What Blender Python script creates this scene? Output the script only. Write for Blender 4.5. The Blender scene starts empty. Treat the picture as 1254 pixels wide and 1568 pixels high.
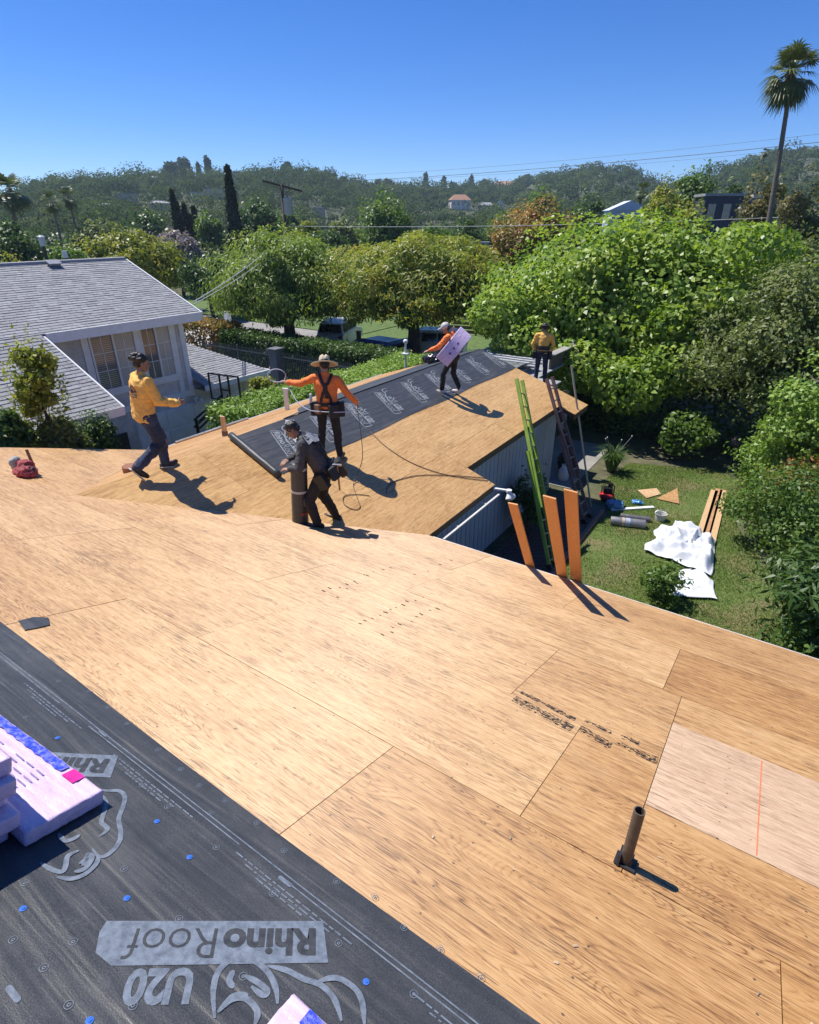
import bpy, bmesh, math, random
import numpy as np
from math import sin, cos, tan, atan, radians, pi, sqrt
from mathutils import Vector, Matrix, noise as mnoise

random.seed(7)
RNG = np.random.default_rng(11)
scene = bpy.context.scene
COL = scene.collection

# ------------------------------------------------------------------ camera
YAW = radians(33.6); FPX = 873.0; PITCH = atan(444 / 873.0); CZ = 7.0
cam_d = bpy.data.cameras.new('camera'); cam = bpy.data.objects.new('camera', cam_d); COL.objects.link(cam)
cam.location = (0, 0, CZ); cam.rotation_euler = (radians(90) - PITCH, 0, YAW)
cam_d.sensor_fit = 'VERTICAL'; cam_d.sensor_height = 36.0; cam_d.sensor_width = 36.0
cam_d.lens = FPX / 1568 * 36.0; cam_d.clip_start = 0.05; cam_d.clip_end = 6000
scene.camera = cam
scene.render.resolution_x = 819; scene.render.resolution_y = 1024

# ------------------------------------------------------------------ light
SUN_EL = radians(61); SUN_AZ = radians(92.0)     # counter-clockwise from +Y
SUN = Vector((-sin(SUN_AZ) * cos(SUN_EL), cos(SUN_AZ) * cos(SUN_EL), sin(SUN_EL)))
world = bpy.data.worlds.new('World'); scene.world = world; world.use_nodes = True
wn = world.node_tree.nodes; wl = world.node_tree.links; wn.clear()
sky = wn.new('ShaderNodeTexSky'); sky.sky_type = 'NISHITA'; sky.sun_disc = False
sky.sun_elevation = SUN_EL; sky.sun_rotation = -SUN_AZ
sky.altitude = 2600; sky.air_density = 1.0; sky.dust_density = 0.0; sky.ozone_density = 6.0
bg = wn.new('ShaderNodeBackground'); bg.inputs['Strength'].default_value = 0.115
wo = wn.new('ShaderNodeOutputWorld'); hs = wn.new('ShaderNodeHueSaturation'); hs.inputs['Saturation'].default_value = 1.27; hs.inputs['Hue'].default_value = 0.512; wl.new(sky.outputs[0], hs.inputs['Color']); wl.new(hs.outputs[0], bg.inputs[0]); wl.new(bg.outputs[0], wo.inputs[0])
sl = bpy.data.lights.new('sun', 'SUN'); sl.energy = 5.0; sl.angle = radians(0.5); sl.color = (1.0, 0.955, 0.88)
so = bpy.data.objects.new('sun', sl); COL.objects.link(so); so.location = (-20, 0, 40)
so.rotation_euler = (-SUN).to_track_quat('-Z', 'Y').to_euler()
vs = scene.view_settings; vs.view_transform = 'Standard'; vs.look = 'None'; vs.exposure = 0.42; vs.gamma = 1.0; vs.use_curve_mapping = False

# ------------------------------------------------------------------ pixel -> place helpers
RV = Vector((cos(YAW), sin(YAW), 0)); FV = Vector((-sin(YAW), cos(YAW), 0)); UP = Vector((0, 0, 1))
cp, sp = cos(PITCH), sin(PITCH); CAM = Vector((0, 0, CZ))
def ray(px, py):
    X = px - 627.0; Y = py - 784.0
    return (RV * X + FV * (FPX * cp - Y * sp) - UP * (FPX * sp + Y * cp)) / FPX
def onz(px, py, z): r = ray(px, py); return CAM + r * ((z - CZ) / r.z)
def onx(px, py, x): r = ray(px, py); return CAM + r * (x / r.x)
def ony(px, py, y): r = ray(px, py); return CAM + r * (y / r.y)
def onD(px, py, D):                      # horizontal distance from the camera
    r = ray(px, py); return CAM + r * (D / sqrt(r.x * r.x + r.y * r.y))
def onpl(px, py, pl, h=0.0): r = ray(px, py); o = pl.o + pl.n * h; return CAM + r * ((o - CAM).dot(pl.n) / r.dot(pl.n))

# ------------------------------------------------------------------ node / material helpers
MATS = {}
def new_mat(name):
    m = bpy.data.materials.new(name); m.use_nodes = True; nt = m.node_tree
    b = nt.nodes['Principled BSDF']; return m, nt, b
def N(nt, t, **kw):
    n = nt.nodes.new(t)
    for k, v in kw.items():
        if k.startswith('i_'):
            key = k[2:]; key = int(key) if key.isdigit() else key.replace('_', ' ')
            n.inputs[key].default_value = v
        else: setattr(n, k, v)
    return n
def lk(nt, a, b): nt.links.new(a, b)
def ramp(nt, fac, stops):
    r = nt.nodes.new('ShaderNodeValToRGB'); e = r.color_ramp.elements
    while len(e) < len(stops): e.new(0.5)
    for i, (p, c) in enumerate(stops):
        e[i].position = p; e[i].color = (c[0], c[1], c[2], 1)
    if fac is not None: lk(nt, fac, r.inputs[0])
    return r.outputs[0]
def mixc(nt, fac, a, b, mode='MIX'):
    m = nt.nodes.new('ShaderNodeMix'); m.data_type = 'RGBA'; m.blend_type = mode
    for sock, v in ((m.inputs[0], fac), (m.inputs[6], a), (m.inputs[7], b)):
        if hasattr(v, 'is_linked'): lk(nt, v, sock)
        elif isinstance(v, (tuple, list)): sock.default_value = (v[0], v[1], v[2], 1)
        else: sock.default_value = v
    return m.outputs[2]
def mth(nt, op, a, b=None, c=None, clamp=False):
    m = nt.nodes.new('ShaderNodeMath'); m.operation = op; m.use_clamp = clamp
    for i, v in enumerate((a, b, c)):
        if v is None: continue
        if hasattr(v, 'is_linked'): lk(nt, v, m.inputs[i])
        else: m.inputs[i].default_value = v
    return m.outputs[0]
def mapr(nt, v, a, b, c=0.0, d=1.0):
    m = nt.nodes.new('ShaderNodeMapRange'); lk(nt, v, m.inputs[0])
    for i, q in enumerate((a, b, c, d)): m.inputs[i + 1].default_value = q
    return m.outputs[0]
def scl(nt, vec, s, off=None):
    m = nt.nodes.new('ShaderNodeMapping'); lk(nt, vec, m.inputs[0]); m.inputs['Scale'].default_value = s
    if off is not None:
        if hasattr(off, 'is_linked'): lk(nt, off, m.inputs['Location'])
        else: m.inputs['Location'].default_value = off
    return m.outputs[0]
def nse(nt, vec, scale=5, detail=3, rough=0.55, dist=0.0):
    n = nt.nodes.new('ShaderNodeTexNoise'); lk(nt, vec, n.inputs['Vector'])
    n.inputs['Scale'].default_value = scale; n.inputs['Detail'].default_value = detail
    n.inputs['Roughness'].default_value = rough; n.inputs['Distortion'].default_value = dist
    return n.outputs['Fac']
def bump(nt, h, strength=0.3, dist=0.01, prev=None):
    b = nt.nodes.new('ShaderNodeBump'); b.inputs['Strength'].default_value = strength; b.inputs['Distance'].default_value = dist
    lk(nt, h, b.inputs['Height'])
    if prev is not None: lk(nt, prev, b.inputs['Normal'])
    return b.outputs[0]
def texco(nt, kind='Object'): return nt.nodes.new('ShaderNodeTexCoord').outputs[kind]
def plain(name, col, rough=0.6, var=0.18, scale=6.0, bmp=0.15, metal=0.0, spec=0.5, stretch=(1, 1, 1), dark=None, island=0.0, coord='Object'):
    """a procedural paint / fabric / metal with mottling, wear and fine relief"""
    if name in MATS: return MATS[name]
    m, nt, b = new_mat(name)
    v = scl(nt, texco(nt, coord), stretch)
    n1 = nse(nt, v, scale, 5, 0.6); n2 = nse(nt, v, scale * 9, 3, 0.6)
    d = dark or tuple(c * (1 - 1.6 * var) for c in col); l = tuple(min(1, c * (1 + var)) for c in col)
    f = mth(nt, 'ADD', mth(nt, 'MULTIPLY', n1, 0.7), mth(nt, 'MULTIPLY', n2, 0.3))
    c = ramp(nt, f, [(0.33, d), (0.55, col), (0.72, l)])
    if island > 0:
        g = nt.nodes.new('ShaderNodeNewGeometry')
        c = mixc(nt, 1.0, c, ramp(nt, g.outputs['Random Per Island'], [(0, (1 - island,) * 3), (1, (1, 1, 1))]), 'MULTIPLY')
    lk(nt, c, b.inputs['Base Color'])
    lk(nt, mapr(nt, n1, 0.3, 0.7, max(0.05, rough - 0.1), min(1, rough + 0.1)), b.inputs['Roughness'])
    b.inputs['Metallic'].default_value = metal; b.inputs['Specular IOR Level'].default_value = spec
    if bmp > 0: lk(nt, bump(nt, f, bmp, 0.01), b.inputs['Normal'])
    MATS[name] = m; return m

# ------------------------------------------------------------------ object helpers
def link(name, me, mat=None, parent=None, M=None, smooth=False):
    o = bpy.data.objects.new(name, me); COL.objects.link(o)
    if mat is not None and len(me.materials) == 0: me.materials.append(mat)
    if parent is not None: o.parent = parent
    if M is not None: o.matrix_local = M
    if smooth: me.polygons.foreach_set('use_smooth', [True] * len(me.polygons))
    return o
def tag(o, label=None, cat=None, group=None, kind=None):
    if label: o['label'] = label
    if cat: o['category'] = cat
    if group: o['group'] = group
    if kind: o['kind'] = kind
    return o
def thing(name, label, cat, loc=(0, 0, 0), rz=0.0, group=None, M=None):
    o = bpy.data.objects.new(name, None); COL.objects.link(o); o.empty_display_size = 0.1
    if M is not None: o.matrix_local = M
    else: o.location = loc; o.rotation_euler = (0, 0, rz)
    return tag(o, label, cat, group)
def fmesh(name, V, F):
    """fast mesh from arrays; F (n,k) all the same size"""
    V = np.asarray(V, np.float32); F = np.asarray(F, np.int32); n, k = F.shape
    me = bpy.data.meshes.new(name); me.vertices.add(len(V)); me.vertices.foreach_set('co', V.ravel())
    me.loops.add(n * k); me.loops.foreach_set('vertex_index', F.ravel())
    me.polygons.add(n); me.polygons.foreach_set('loop_start', np.arange(0, n * k, k, dtype=np.int32))
    me.update(calc_edges=True); me.validate(); return me
def pmesh(name, V, F):
    me = bpy.data.meshes.new(name); me.from_pydata([tuple(v) for v in V], [], [tuple(f) for f in F]); me.update(); return me
class MB:
    """collects simple shapes into one mesh"""
    def __init__(s): s.V = []; s.F = []
    def add(s, V, F):
        k = len(s.V); s.V += [tuple(v) for v in V]; s.F += [tuple(i + k for i in f) for f in F]; return s
    def box(s, c, size, M=None, ch=0.0):
        hx, hy, hz = size[0] / 2, size[1] / 2, size[2] / 2
        if ch > 0:
            V = []; F = []
            a = [(hx - ch, hy - ch), (hx, hy)]
            for z, e in ((-hz, 0), (-hz + ch, 1), (hz - ch, 1), (hz, 0)):
                X, Y = (hx, hy) if e else (hx - ch, hy - ch)
                V += [(-X, -Y, z), (X, -Y, z), (X, Y, z), (-X, Y, z)]
            F.append((3, 2, 1, 0)); F.append((12, 13, 14, 15))
            for l in range(3):
                for i in range(4): F.append((l * 4 + i, l * 4 + (i + 1) % 4, l * 4 + 4 + (i + 1) % 4, l * 4 + 4 + i))
        else:
            V = [(-hx, -hy, -hz), (hx, -hy, -hz), (hx, hy, -hz), (-hx, hy, -hz), (-hx, -hy, hz), (hx, -hy, hz), (hx, hy, hz), (-hx, hy, hz)]
            F = [(3, 2, 1, 0), (4, 5, 6, 7), (0, 1, 5, 4), (1, 2, 6, 5), (2, 3, 7, 6), (3, 0, 4, 7)]
        V = [Vector(v) for v in V]
        if M is not None: V = [M @ v for v in V]
        return s.add([v + Vector(c) for v in V], F)
    def bar(s, p, q, w, h, up=UP, ch=0.0):
        """box along p->q, w across, h along 'up'"""
        p = Vector(p); q = Vector(q); d = (q - p); L = d.length; d.normalize()
        sd = d.cross(Vector(up)); 
        if sd.length < 1e-5: sd = d.cross(Vector((1, 0, 0)))
        sd.normalize(); u2 = sd.cross(d)
        M = Matrix((d, sd, u2)).transposed()
        return s.box((p + q) / 2, (L, w, h), M, ch)
    def tube(s, pts, rad, seg=8, cap=True):
        pts = [Vector(p) for p in pts]; n = len(pts)
        if not hasattr(rad, '__len__'): rad = [rad] * n
        V = []; F = []; ref = None
        for i, p in enumerate(pts):
            t = (pts[min(i + 1, n - 1)] - pts[max(i - 1, 0)]).normalized()
            if ref is None: ref = t.orthogonal().normalized()
            ref = (ref - t * ref.dot(t)).normalized(); b = t.cross(ref)
            for k in range(seg):
                a = 2 * pi * k / seg; V.append(p + (ref * cos(a) + b * sin(a)) * rad[i])
        for i in range(n - 1):
            for k in range(seg):
                k2 = (k + 1) % seg; F.append((i * seg + k, i * seg + k2, (i + 1) * seg + k2, (i + 1) * seg + k))
        if cap: F.append(tuple(range(seg - 1, -1, -1))); F.append(tuple((n - 1) * seg + k for k in range(seg)))
        return s.add(V, F)
    def lathe(s, prof, seg=16, c=(0, 0, 0), M=None):
        V = []; F = []; n = len(prof)
        for r, z in prof:
            for k in range(seg):
                a = 2 * pi * k / seg; V.append(Vector((r * cos(a), r * sin(a), z)))
        for i in range(n - 1):
            for k in range(seg):
                k2 = (k + 1) % seg; F.append((i * seg + k, i * seg + k2, (i + 1) * seg + k2, (i + 1) * seg + k))
        if M is not None: V = [M @ v for v in V]
        return s.add([v + Vector(c) for v in V], F)
    def ell(s, c, r, M=None, seg=14, rings=9):
        V = []; F = []
        for i in range(rings + 1):
            t = pi * i / rings
            for k in range(seg):
                a = 2 * pi * k / seg; V.append(Vector((r[0] * sin(t) * cos(a), r[1] * sin(t) * sin(a), r[2] * cos(t))))
        for i in range(rings):
            for k in range(seg):
                k2 = (k + 1) % seg; F.append((i * seg + k, (i + 1) * seg + k, (i + 1) * seg + k2, i * seg + k2))
        if M is not None: V = [M @ v for v in V]
        return s.add([v + Vector(c) for v in V], F)
    def cap(s, p, q, r0, r1, seg=10):
        """tapered capsule"""
        p = Vector(p); q = Vector(q); d = (q - p); L = max(d.length, 1e-4); d.normalize(); o = d.orthogonal().normalized(); b = d.cross(o)
        prof = [(-r0 * cos(t), r0 * sin(t)) for t in (0.15, 0.6, 1.1, pi / 2)] + [(L + r1 * cos(t), r1 * sin(t)) for t in (pi / 2, 1.1, 0.6, 0.15)]
        V = []; F = []
        for x, r in prof:
            for k in range(seg):
                a = 2 * pi * k / seg; V.append(p + d * x + (o * cos(a) + b * sin(a)) * r)
        n = len(prof)
        for i in range(n - 1):
            for k in range(seg):
                k2 = (k + 1) % seg; F.append((i * seg + k, i * seg + k2, (i + 1) * seg + k2, (i + 1) * seg + k))
        F.append(tuple(range(seg - 1, -1, -1))); F.append(tuple((n - 1) * seg + k for k in range(seg)))
        return s.add(V, F)
    def prism(s, poly, z0, z1, M=None):
        n = len(poly); V = [Vector((x, y, z0)) for x, y in poly] + [Vector((x, y, z1)) for x, y in poly]
        F = [tuple(range(n - 1, -1, -1)), tuple(range(n, 2 * n))] + [(i, (i + 1) % n, n + (i + 1) % n, n + i) for i in range(n)]
        if M is not None: V = [M @ v for v in V]
        return s.add(V, F)
    def mesh(s, name='mesh'): return pmesh(name, s.V, s.F)
    def build(s, name, mat, parent=None, M=None, smooth=False, bevel=0.0):
        me = s.mesh(name); o = link(name, me, mat, parent, M, smooth)
        if bevel > 0:
            bm = bmesh.new(); bm.from_mesh(me); bmesh.ops.remove_doubles(bm, verts=bm.verts, dist=1e-5)
            bmesh.ops.bevel(bm, geom=list(bm.edges), offset=bevel, segments=1, affect='EDGES'); bm.to_mesh(me); bm.free()
        return o
class Plane:
    def __init__(s, o, ex, ey): s.o = Vector(o); s.ex = Vector(ex); s.ey = Vector(ey); s.n = s.ex.cross(s.ey).normalized()
    def p(s, a, b, h=0.0): return s.o + s.ex * a + s.ey * b + s.n * h
    def ab(s, P): q = P - s.o; return q.dot(s.ex), q.dot(s.ey)
    def px(s, x, y, h=0.0): return s.ab(onpl(x, y, s, h))
    def M(s, a=0, b=0, h=0, rot=0.0):
        R = Matrix((s.ex, s.ey, s.n)).transposed().to_4x4(); return Matrix.Translation(s.p(a, b, h)) @ R @ Matrix.Rotation(rot, 4, 'Z')
def clip(poly, A, B):
    """keep the part of a convex polygon left of A->B"""
    out = []; n = len(poly)
    def sd(p): return (B[0] - A[0]) * (p[1] - A[1]) - (B[1] - A[1]) * (p[0] - A[0])
    for i in range(n):
        p, q = poly[i], poly[(i + 1) % n]; a, b = sd(p), sd(q)
        if a >= 0: out.append(p)
        if (a >= 0) != (b >= 0):
            t = a / (a - b); out.append((p[0] + (q[0] - p[0]) * t, p[1] + (q[1] - p[1]) * t))
    return out
def area(poly): return abs(sum(poly[i][0] * poly[(i + 1) % len(poly)][1] - poly[(i + 1) % len(poly)][0] * poly[i][1] for i in range(len(poly)))) / 2 if len(poly) > 2 else 0
def sstep(t): t = min(1, max(0, t)); return t * t * (3 - 2 * t)
def tomesh(o):
    dg = bpy.context.evaluated_depsgraph_get(); return bpy.data.meshes.new_from_object(o.evaluated_get(dg))
def voxel(mb, name, vox, smooth=4, wrinkle=0.0, wscale=9.0, wst=(1, 1, 1)):
    """join overlapping shapes to one continuous skin"""
    me = mb.mesh(name); o = bpy.data.objects.new(name, me); COL.objects.link(o)
    r = o.modifiers.new('r', 'REMESH'); r.mode = 'VOXEL'; r.voxel_size = vox
    sm = o.modifiers.new('s', 'SMOOTH'); sm.iterations = smooth; sm.factor = 0.5
    m2 = tomesh(o); bpy.data.objects.remove(o); bpy.data.meshes.remove(me)
    m2.polygons.foreach_set('use_smooth', [True] * len(m2.polygons))
    if wrinkle > 0:
        n = len(m2.vertices); co = np.empty(n * 3, np.float32); m2.vertices.foreach_get('co', co); co = co.reshape(-1, 3)
        no = np.array([v.normal[:] for v in m2.vertices], np.float32)
        dd = np.array([mnoise.noise(Vector((c[0] * wst[0], c[1] * wst[1], c[2] * wst[2])) * wscale) + 0.5 * mnoise.noise(Vector((c[0] * wst[0], c[1] * wst[1], c[2] * wst[2])) * wscale * 2.3) - 1.1 * abs(mnoise.noise(Vector((c[0] + c[2] * 0.7, c[1] - c[2] * 0.5, c[2] * 1.1)) * wscale * 1.5)) + 0.35 for c in co], np.float32)
        co += no * (dd * wrinkle)[:, None]; m2.vertices.foreach_set('co', co.ravel()); m2.update()
    m2.name = name; return m2

# ================================================================== materials
def plywood(name, osb=False):
    m, nt, b = new_mat(name)
    oi = nt.nodes.new('ShaderNodeObjectInfo')
    sepc = nt.nodes.new('ShaderNodeSeparateColor'); lk(nt, oi.outputs['Color'], sepc.inputs[0])
    tone, gm, pink = sepc.outputs[0], sepc.outputs[1], sepc.outputs[2]
    off = nt.nodes.new('ShaderNodeCombineXYZ')
    lk(nt, mth(nt, 'MULTIPLY', oi.outputs['Random'], 61.0), off.inputs[0]); lk(nt, mth(nt, 'MULTIPLY', oi.outputs['Random'], 37.0), off.inputs[1])
    va = nt.nodes.new('ShaderNodeVectorMath'); va.operation = 'ADD'; lk(nt, texco(nt), va.inputs[0]); lk(nt, off.outputs[0], va.inputs[1]); v = va.outputs[0]
    sx = nt.nodes.new('ShaderNodeSeparateXYZ'); lk(nt, v, sx.inputs[0])
    vo = nt.nodes.new('ShaderNodeTexVoronoi'); vo.inputs['Scale'].default_value = 1.0; lk(nt, scl(nt, v, (1.1, 2.3, 0.01)), vo.inputs['Vector'])
    kd = vo.outputs['Distance']
    bul = mth(nt, 'POWER', 2.718, mth(nt, 'MULTIPLY', kd, -7.0))
    n1 = nse(nt, scl(nt, v, (0.45, 3.6, 0.3)), 1.0, 2.0, 0.5, 0.35)
    n1b = nse(nt, scl(nt, v, (2.6, 14, 0.3)), 1.0, 2, 0.5)
    t = mth(nt, 'ADD', mth(nt, 'MULTIPLY', n1, 64.0), mth(nt, 'MULTIPLY', sx.outputs[1], 3.0))
    t = mth(nt, 'ADD', t, mth(nt, 'MULTIPLY', bul, 5.0)); t = mth(nt, 'ADD', t, mth(nt, 'MULTIPLY', n1b, 1.3))
    ring = mth(nt, 'PINGPONG', t, 0.5); ring = mth(nt, 'MULTIPLY', ring, 2.0)
    ring = mth(nt, 'POWER', ring, 3.0); ring = mth(nt, 'MULTIPLY', ring, mapr(nt, nse(nt, scl(nt, v, (0.7, 3.2, 1), (4, 2, 0)), 1.0, 3, 0.6), 0.36, 0.62, 0.12, 1.15))
    fine = nse(nt, scl(nt, v, (5.0, 110, 1)), 1.0, 4, 0.7)
    mid = mth(nt, 'ADD', mth(nt, 'MULTIPLY', nse(nt, scl(nt, v, (1.6, 26, 1)), 1.0, 4, 0.65), 0.55), mth(nt, 'MULTIPLY', nse(nt, scl(nt, v, (9, 34, 1)), 1.0, 3, 0.65), 0.45))
    blot = nse(nt, scl(nt, v, (0.9, 1.6, 1)), 1.0, 4, 0.6)
    g = mth(nt, 'ADD', mth(nt, 'MULTIPLY', ring, gm), mth(nt, 'MULTIPLY', mapr(nt, mid, 0.37, 0.63), mth(nt, 'SUBTRACT', 0.78, mth(nt, 'MULTIPLY', gm, 0.55))))
    g = mth(nt, 'ADD', g, mth(nt, 'MULTIPLY', mth(nt, 'SUBTRACT', fine, 0.5), 1.9)); g = mth(nt, 'ADD', g, mth(nt, 'MULTIPLY', mth(nt, 'SUBTRACT', blot, 0.5), 1.0))
    if osb:
        lightc = ramp(nt, g, [(0.0, (0.66, 0.43, 0.205)), (0.45, (0.53, 0.325, 0.14)), (0.9, (0.33, 0.18, 0.065))])
        darkc = ramp(nt, g, [(0.0, (0.56, 0.345, 0.15)), (0.45, (0.44, 0.245, 0.095)), (0.9, (0.27, 0.135, 0.045))])
    else:
        lightc = ramp(nt, g, [(0.0, (0.67, 0.44, 0.218)), (0.42, (0.535, 0.318, 0.136)), (0.8, (0.31, 0.158, 0.058)), (1.0, (0.20, 0.10, 0.04))])
        darkc = ramp(nt, g, [(0.0, (0.52, 0.29, 0.108)), (0.42, (0.385, 0.187, 0.058)), (0.85, (0.16, 0.067, 0.021))])
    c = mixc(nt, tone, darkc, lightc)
    c = mixc(nt, pink, c, ramp(nt, g, [(0.0, (0.65, 0.475, 0.325)), (0.5, (0.55, 0.375, 0.242)), (1.0, (0.33, 0.21, 0.125))]))
    # grey weathering in patches
    w = mapr(nt, nse(nt, scl(nt, v, (1.4, 5, 1)), 1.0, 4, 0.6), 0.56, 0.74, 0, 0.28)
    c = mixc(nt, w, c, (0.38, 0.24, 0.12))
    # knots
    kn = nt.nodes.new('ShaderNodeSeparateColor'); lk(nt, vo.outputs['Color'], kn.inputs[0])
    ksz = mapr(nt, kn.outputs[0], 0.0, 1.0, 0.015, 0.075)
    kmask = mth(nt, 'LESS_THAN', kd, ksz); kmask = mth(nt, 'MULTIPLY', kmask, mth(nt, 'GREATER_THAN', kn.outputs[1], 0.55))
    khalo = mapr(nt, kd, 0.03, 0.2, 0.55, 0.0)
    khalo = mth(nt, 'MULTIPLY', khalo, mth(nt, 'GREATER_THAN', kn.outputs[1], 0.55))
    c = mixc(nt, khalo, c, (0.28, 0.135, 0.05)); c = mixc(nt, kmask, c, (0.11, 0.05, 0.022))
    # checks: short dark splits along the grain
    ck = nse(nt, scl(nt, v, (5.5, 120, 1)), 1.0, 2, 0.5); cm = nse(nt, scl(nt, v, (1.2, 3.5, 1)), 1.0, 2, 0.5)
    chk = mth(nt, 'GREATER_THAN', mth(nt, 'ADD', ck, mth(nt, 'MULTIPLY', cm, 0.45)), 0.89 if not osb else 0.93)
    c = mixc(nt, mth(nt, 'MULTIPLY', chk, 0.68), c, (0.10, 0.05, 0.022))
    # old nail holes and scuffs
    v3 = nt.nodes.new('ShaderNodeTexVoronoi'); v3.inputs['Scale'].default_value = 1.0; lk(nt, scl(nt, v, (4.0, 7.0, 0.01)), v3.inputs['Vector'])
    nh = mth(nt, 'LESS_THAN', v3.outputs['Distance'], 0.035); s3 = nt.nodes.new('ShaderNodeSeparateColor'); lk(nt, v3.outputs['Color'], s3.inputs[0])
    nh = mth(nt, 'MULTIPLY', nh, mth(nt, 'GREATER_THAN', s3.outputs[0], 0.4)); c = mixc(nt, mth(nt, 'MULTIPLY', nh, 0.85), c, (0.055, 0.03, 0.016))
    # nail heads in lines over the rafters
    so_ = nt.nodes.new('ShaderNodeSeparateXYZ'); lk(nt, texco(nt), so_.inputs[0])
    wob = mth(nt, 'MULTIPLY', mth(nt, 'SUBTRACT', nse(nt, scl(nt, v, (2.2, 7, 1)), 1.0, 1, 0.5), 0.5), 0.09)
    dx_ = mth(nt, 'MULTIPLY', mth(nt, 'SUBTRACT', mth(nt, 'FRACT', mth(nt, 'DIVIDE', mth(nt, 'ADD', so_.outputs[0], wob), 0.61)), 0.5), 0.61)
    dy_ = mth(nt, 'MULTIPLY', mth(nt, 'SUBTRACT', mth(nt, 'FRACT', mth(nt, 'DIVIDE', mth(nt, 'ADD', so_.outputs[1], mth(nt, 'MULTIPLY', wob, 0.6)), 0.17)), 0.5), 0.17)
    nd = mth(nt, 'SQRT', mth(nt, 'ADD', mth(nt, 'MULTIPLY', dx_, dx_), mth(nt, 'MULTIPLY', dy_, dy_)))
    c = mixc(nt, mapr(nt, nd, 0.004, 0.0075, 0.85, 0.0), c, (0.05, 0.035, 0.026))
    sc = nse(nt, scl(nt, v, (0.8, 26, 1), (3, 9, 0)), 1.0, 3, 0.6)
    c = mixc(nt, mapr(nt, sc, 0.66, 0.74, 0, 0.4), c, (0.86, 0.66, 0.42))
    lk(nt, c, b.inputs['Base Color'])
    # fibres run along x, so the sheen spreads across them
    b.inputs['Specular IOR Level'].default_value = 0.5 if osb else 0.85; b.inputs['Anisotropic'].default_value = 0.87
    tv = nt.nodes.new('ShaderNodeCombineXYZ'); tv.inputs[1].default_value = 1.0; vt = nt.nodes.new('ShaderNodeVectorTransform'); vt.vector_type = 'VECTOR'; vt.convert_from = 'OBJECT'; vt.convert_to = 'WORLD'; lk(nt, tv.outputs[0], vt.inputs[0]); lk(nt, vt.outputs[0], b.inputs['Tangent'])
    lk(nt, mapr(nt, fine, 0.3, 0.7, 0.5, 0.64), b.inputs['Roughness'])
    hh = mth(nt, 'ADD', mth(nt, 'MULTIPLY', fine, 0.6), mth(nt, 'MULTIPLY', mid, 0.4)); hh = mth(nt, 'SUBTRACT', hh, mth(nt, 'MULTIPLY', chk, 0.6))
    lk(nt, bump(nt, hh, 0.55, 0.004), b.inputs['Normal'])
    MATS[name] = m; return m
M_PLY = plywood('plywood'); M_OSB = plywood('wing_plywood', True)

def felt():
    m, nt, b = new_mat('roof_felt'); v = texco(nt)
    weave = nse(nt, scl(nt, v, (60, 60, 60)), 3.0, 2, 0.6)
    st = nse(nt, scl(nt, v, (0.7, 9, 1)), 1.0, 2.5, 0.5, 0.5); st2 = nse(nt, scl(nt, v, (2.5, 45, 1)), 1.0, 3, 0.6, 0.3)
    diag = nse(nt, scl(nt, v, (5, 5, 5)), 1.0, 4, 0.65)
    h = mth(nt, 'ADD', mth(nt, 'MULTIPLY', st, 1.0), mth(nt, 'MULTIPLY', st2, 0.06))
    c = ramp(nt, mth(nt, 'ADD', mth(nt, 'MULTIPLY', diag, 0.4), mth(nt, 'MULTIPLY', weave, 0.6)), [(0.3, (0.028, 0.030, 0.033)), (0.55, (0.046, 0.049, 0.053)), (0.75, (0.085, 0.088, 0.092))])
    dust = mapr(nt, nse(nt, scl(nt, v, (1.2, 3, 1)), 1.0, 5, 0.7), 0.5, 0.75, 0, 0.35)
    c = mixc(nt, dust, c, (0.16, 0.155, 0.145))
    lk(nt, c, b.inputs['Base Color']); lk(nt, mapr(nt, weave, 0.3, 0.7, 0.38, 0.58), b.inputs['Roughness'])
    n = bump(nt, h, 0.42, 0.05); n = bump(nt, weave, 0.35, 0.003, n); lk(nt, n, b.inputs['Normal'])
    MATS['felt'] = m; return m
M_FELT = felt()
M_PRINT = plain('print_grey', (0.165, 0.195, 0.24), 0.5, 0.3, 30, 0.0)
M_PRINTD = plain('print_dark', (0.047, 0.05, 0.054), 0.5, 0.25, 30, 0.1)
M_WHITE = plain('white_paint', (0.74, 0.74, 0.72), 0.5, 0.08, 4, 0.08)
M_STUCCO = plain('grey_stucco', (0.64, 0.62, 0.59), 0.9, 0.22, 2.5, 0.5)
M_TRIM = plain('white_trim', (0.80, 0.80, 0.80), 0.6, 0.07, 5, 0.08)
M_GREYWALL = plain('blue_grey_siding', (0.44, 0.46, 0.50), 0.65, 0.15, 5, 0.3, stretch=(8, 8, 0.7), island=0.12)
M_DARK = plain('dark_paint', (0.03, 0.03, 0.033), 0.55, 0.3, 6, 0.1)
M_METAL = plain('galvanised', (0.50, 0.51, 0.53), 0.38, 0.12, 12, 0.05, metal=0.85)
M_GUTTER = plain('grey_gutter', (0.36, 0.34, 0.32), 0.5, 0.15, 5, 0.1)
M_RUST = plain('brown_pipe', (0.15, 0.115, 0.085), 0.6, 0.4, 14, 0.3)
M_BLACKIRON = plain('black_iron', (0.012, 0.012, 0.014), 0.4, 0.3, 9, 0.05)
M_IRON = plain('fence_iron', (0.13, 0.14, 0.16), 0.4, 0.2, 9, 0.05)
M_CONC = plain('concrete', (0.27, 0.255, 0.235), 0.9, 0.18, 1.2, 0.3)
M_ASPH = plain('asphalt', (0.07, 0.07, 0.073), 0.9, 0.25, 2.0, 0.4)
M_BRICK = plain('path_brick', (0.17, 0.085, 0.065), 0.85, 0.35, 9, 0.4)
M_MORTAR = plain('mortar', (0.14, 0.12, 0.10), 0.95, 0.25, 12, 0.4)
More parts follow.
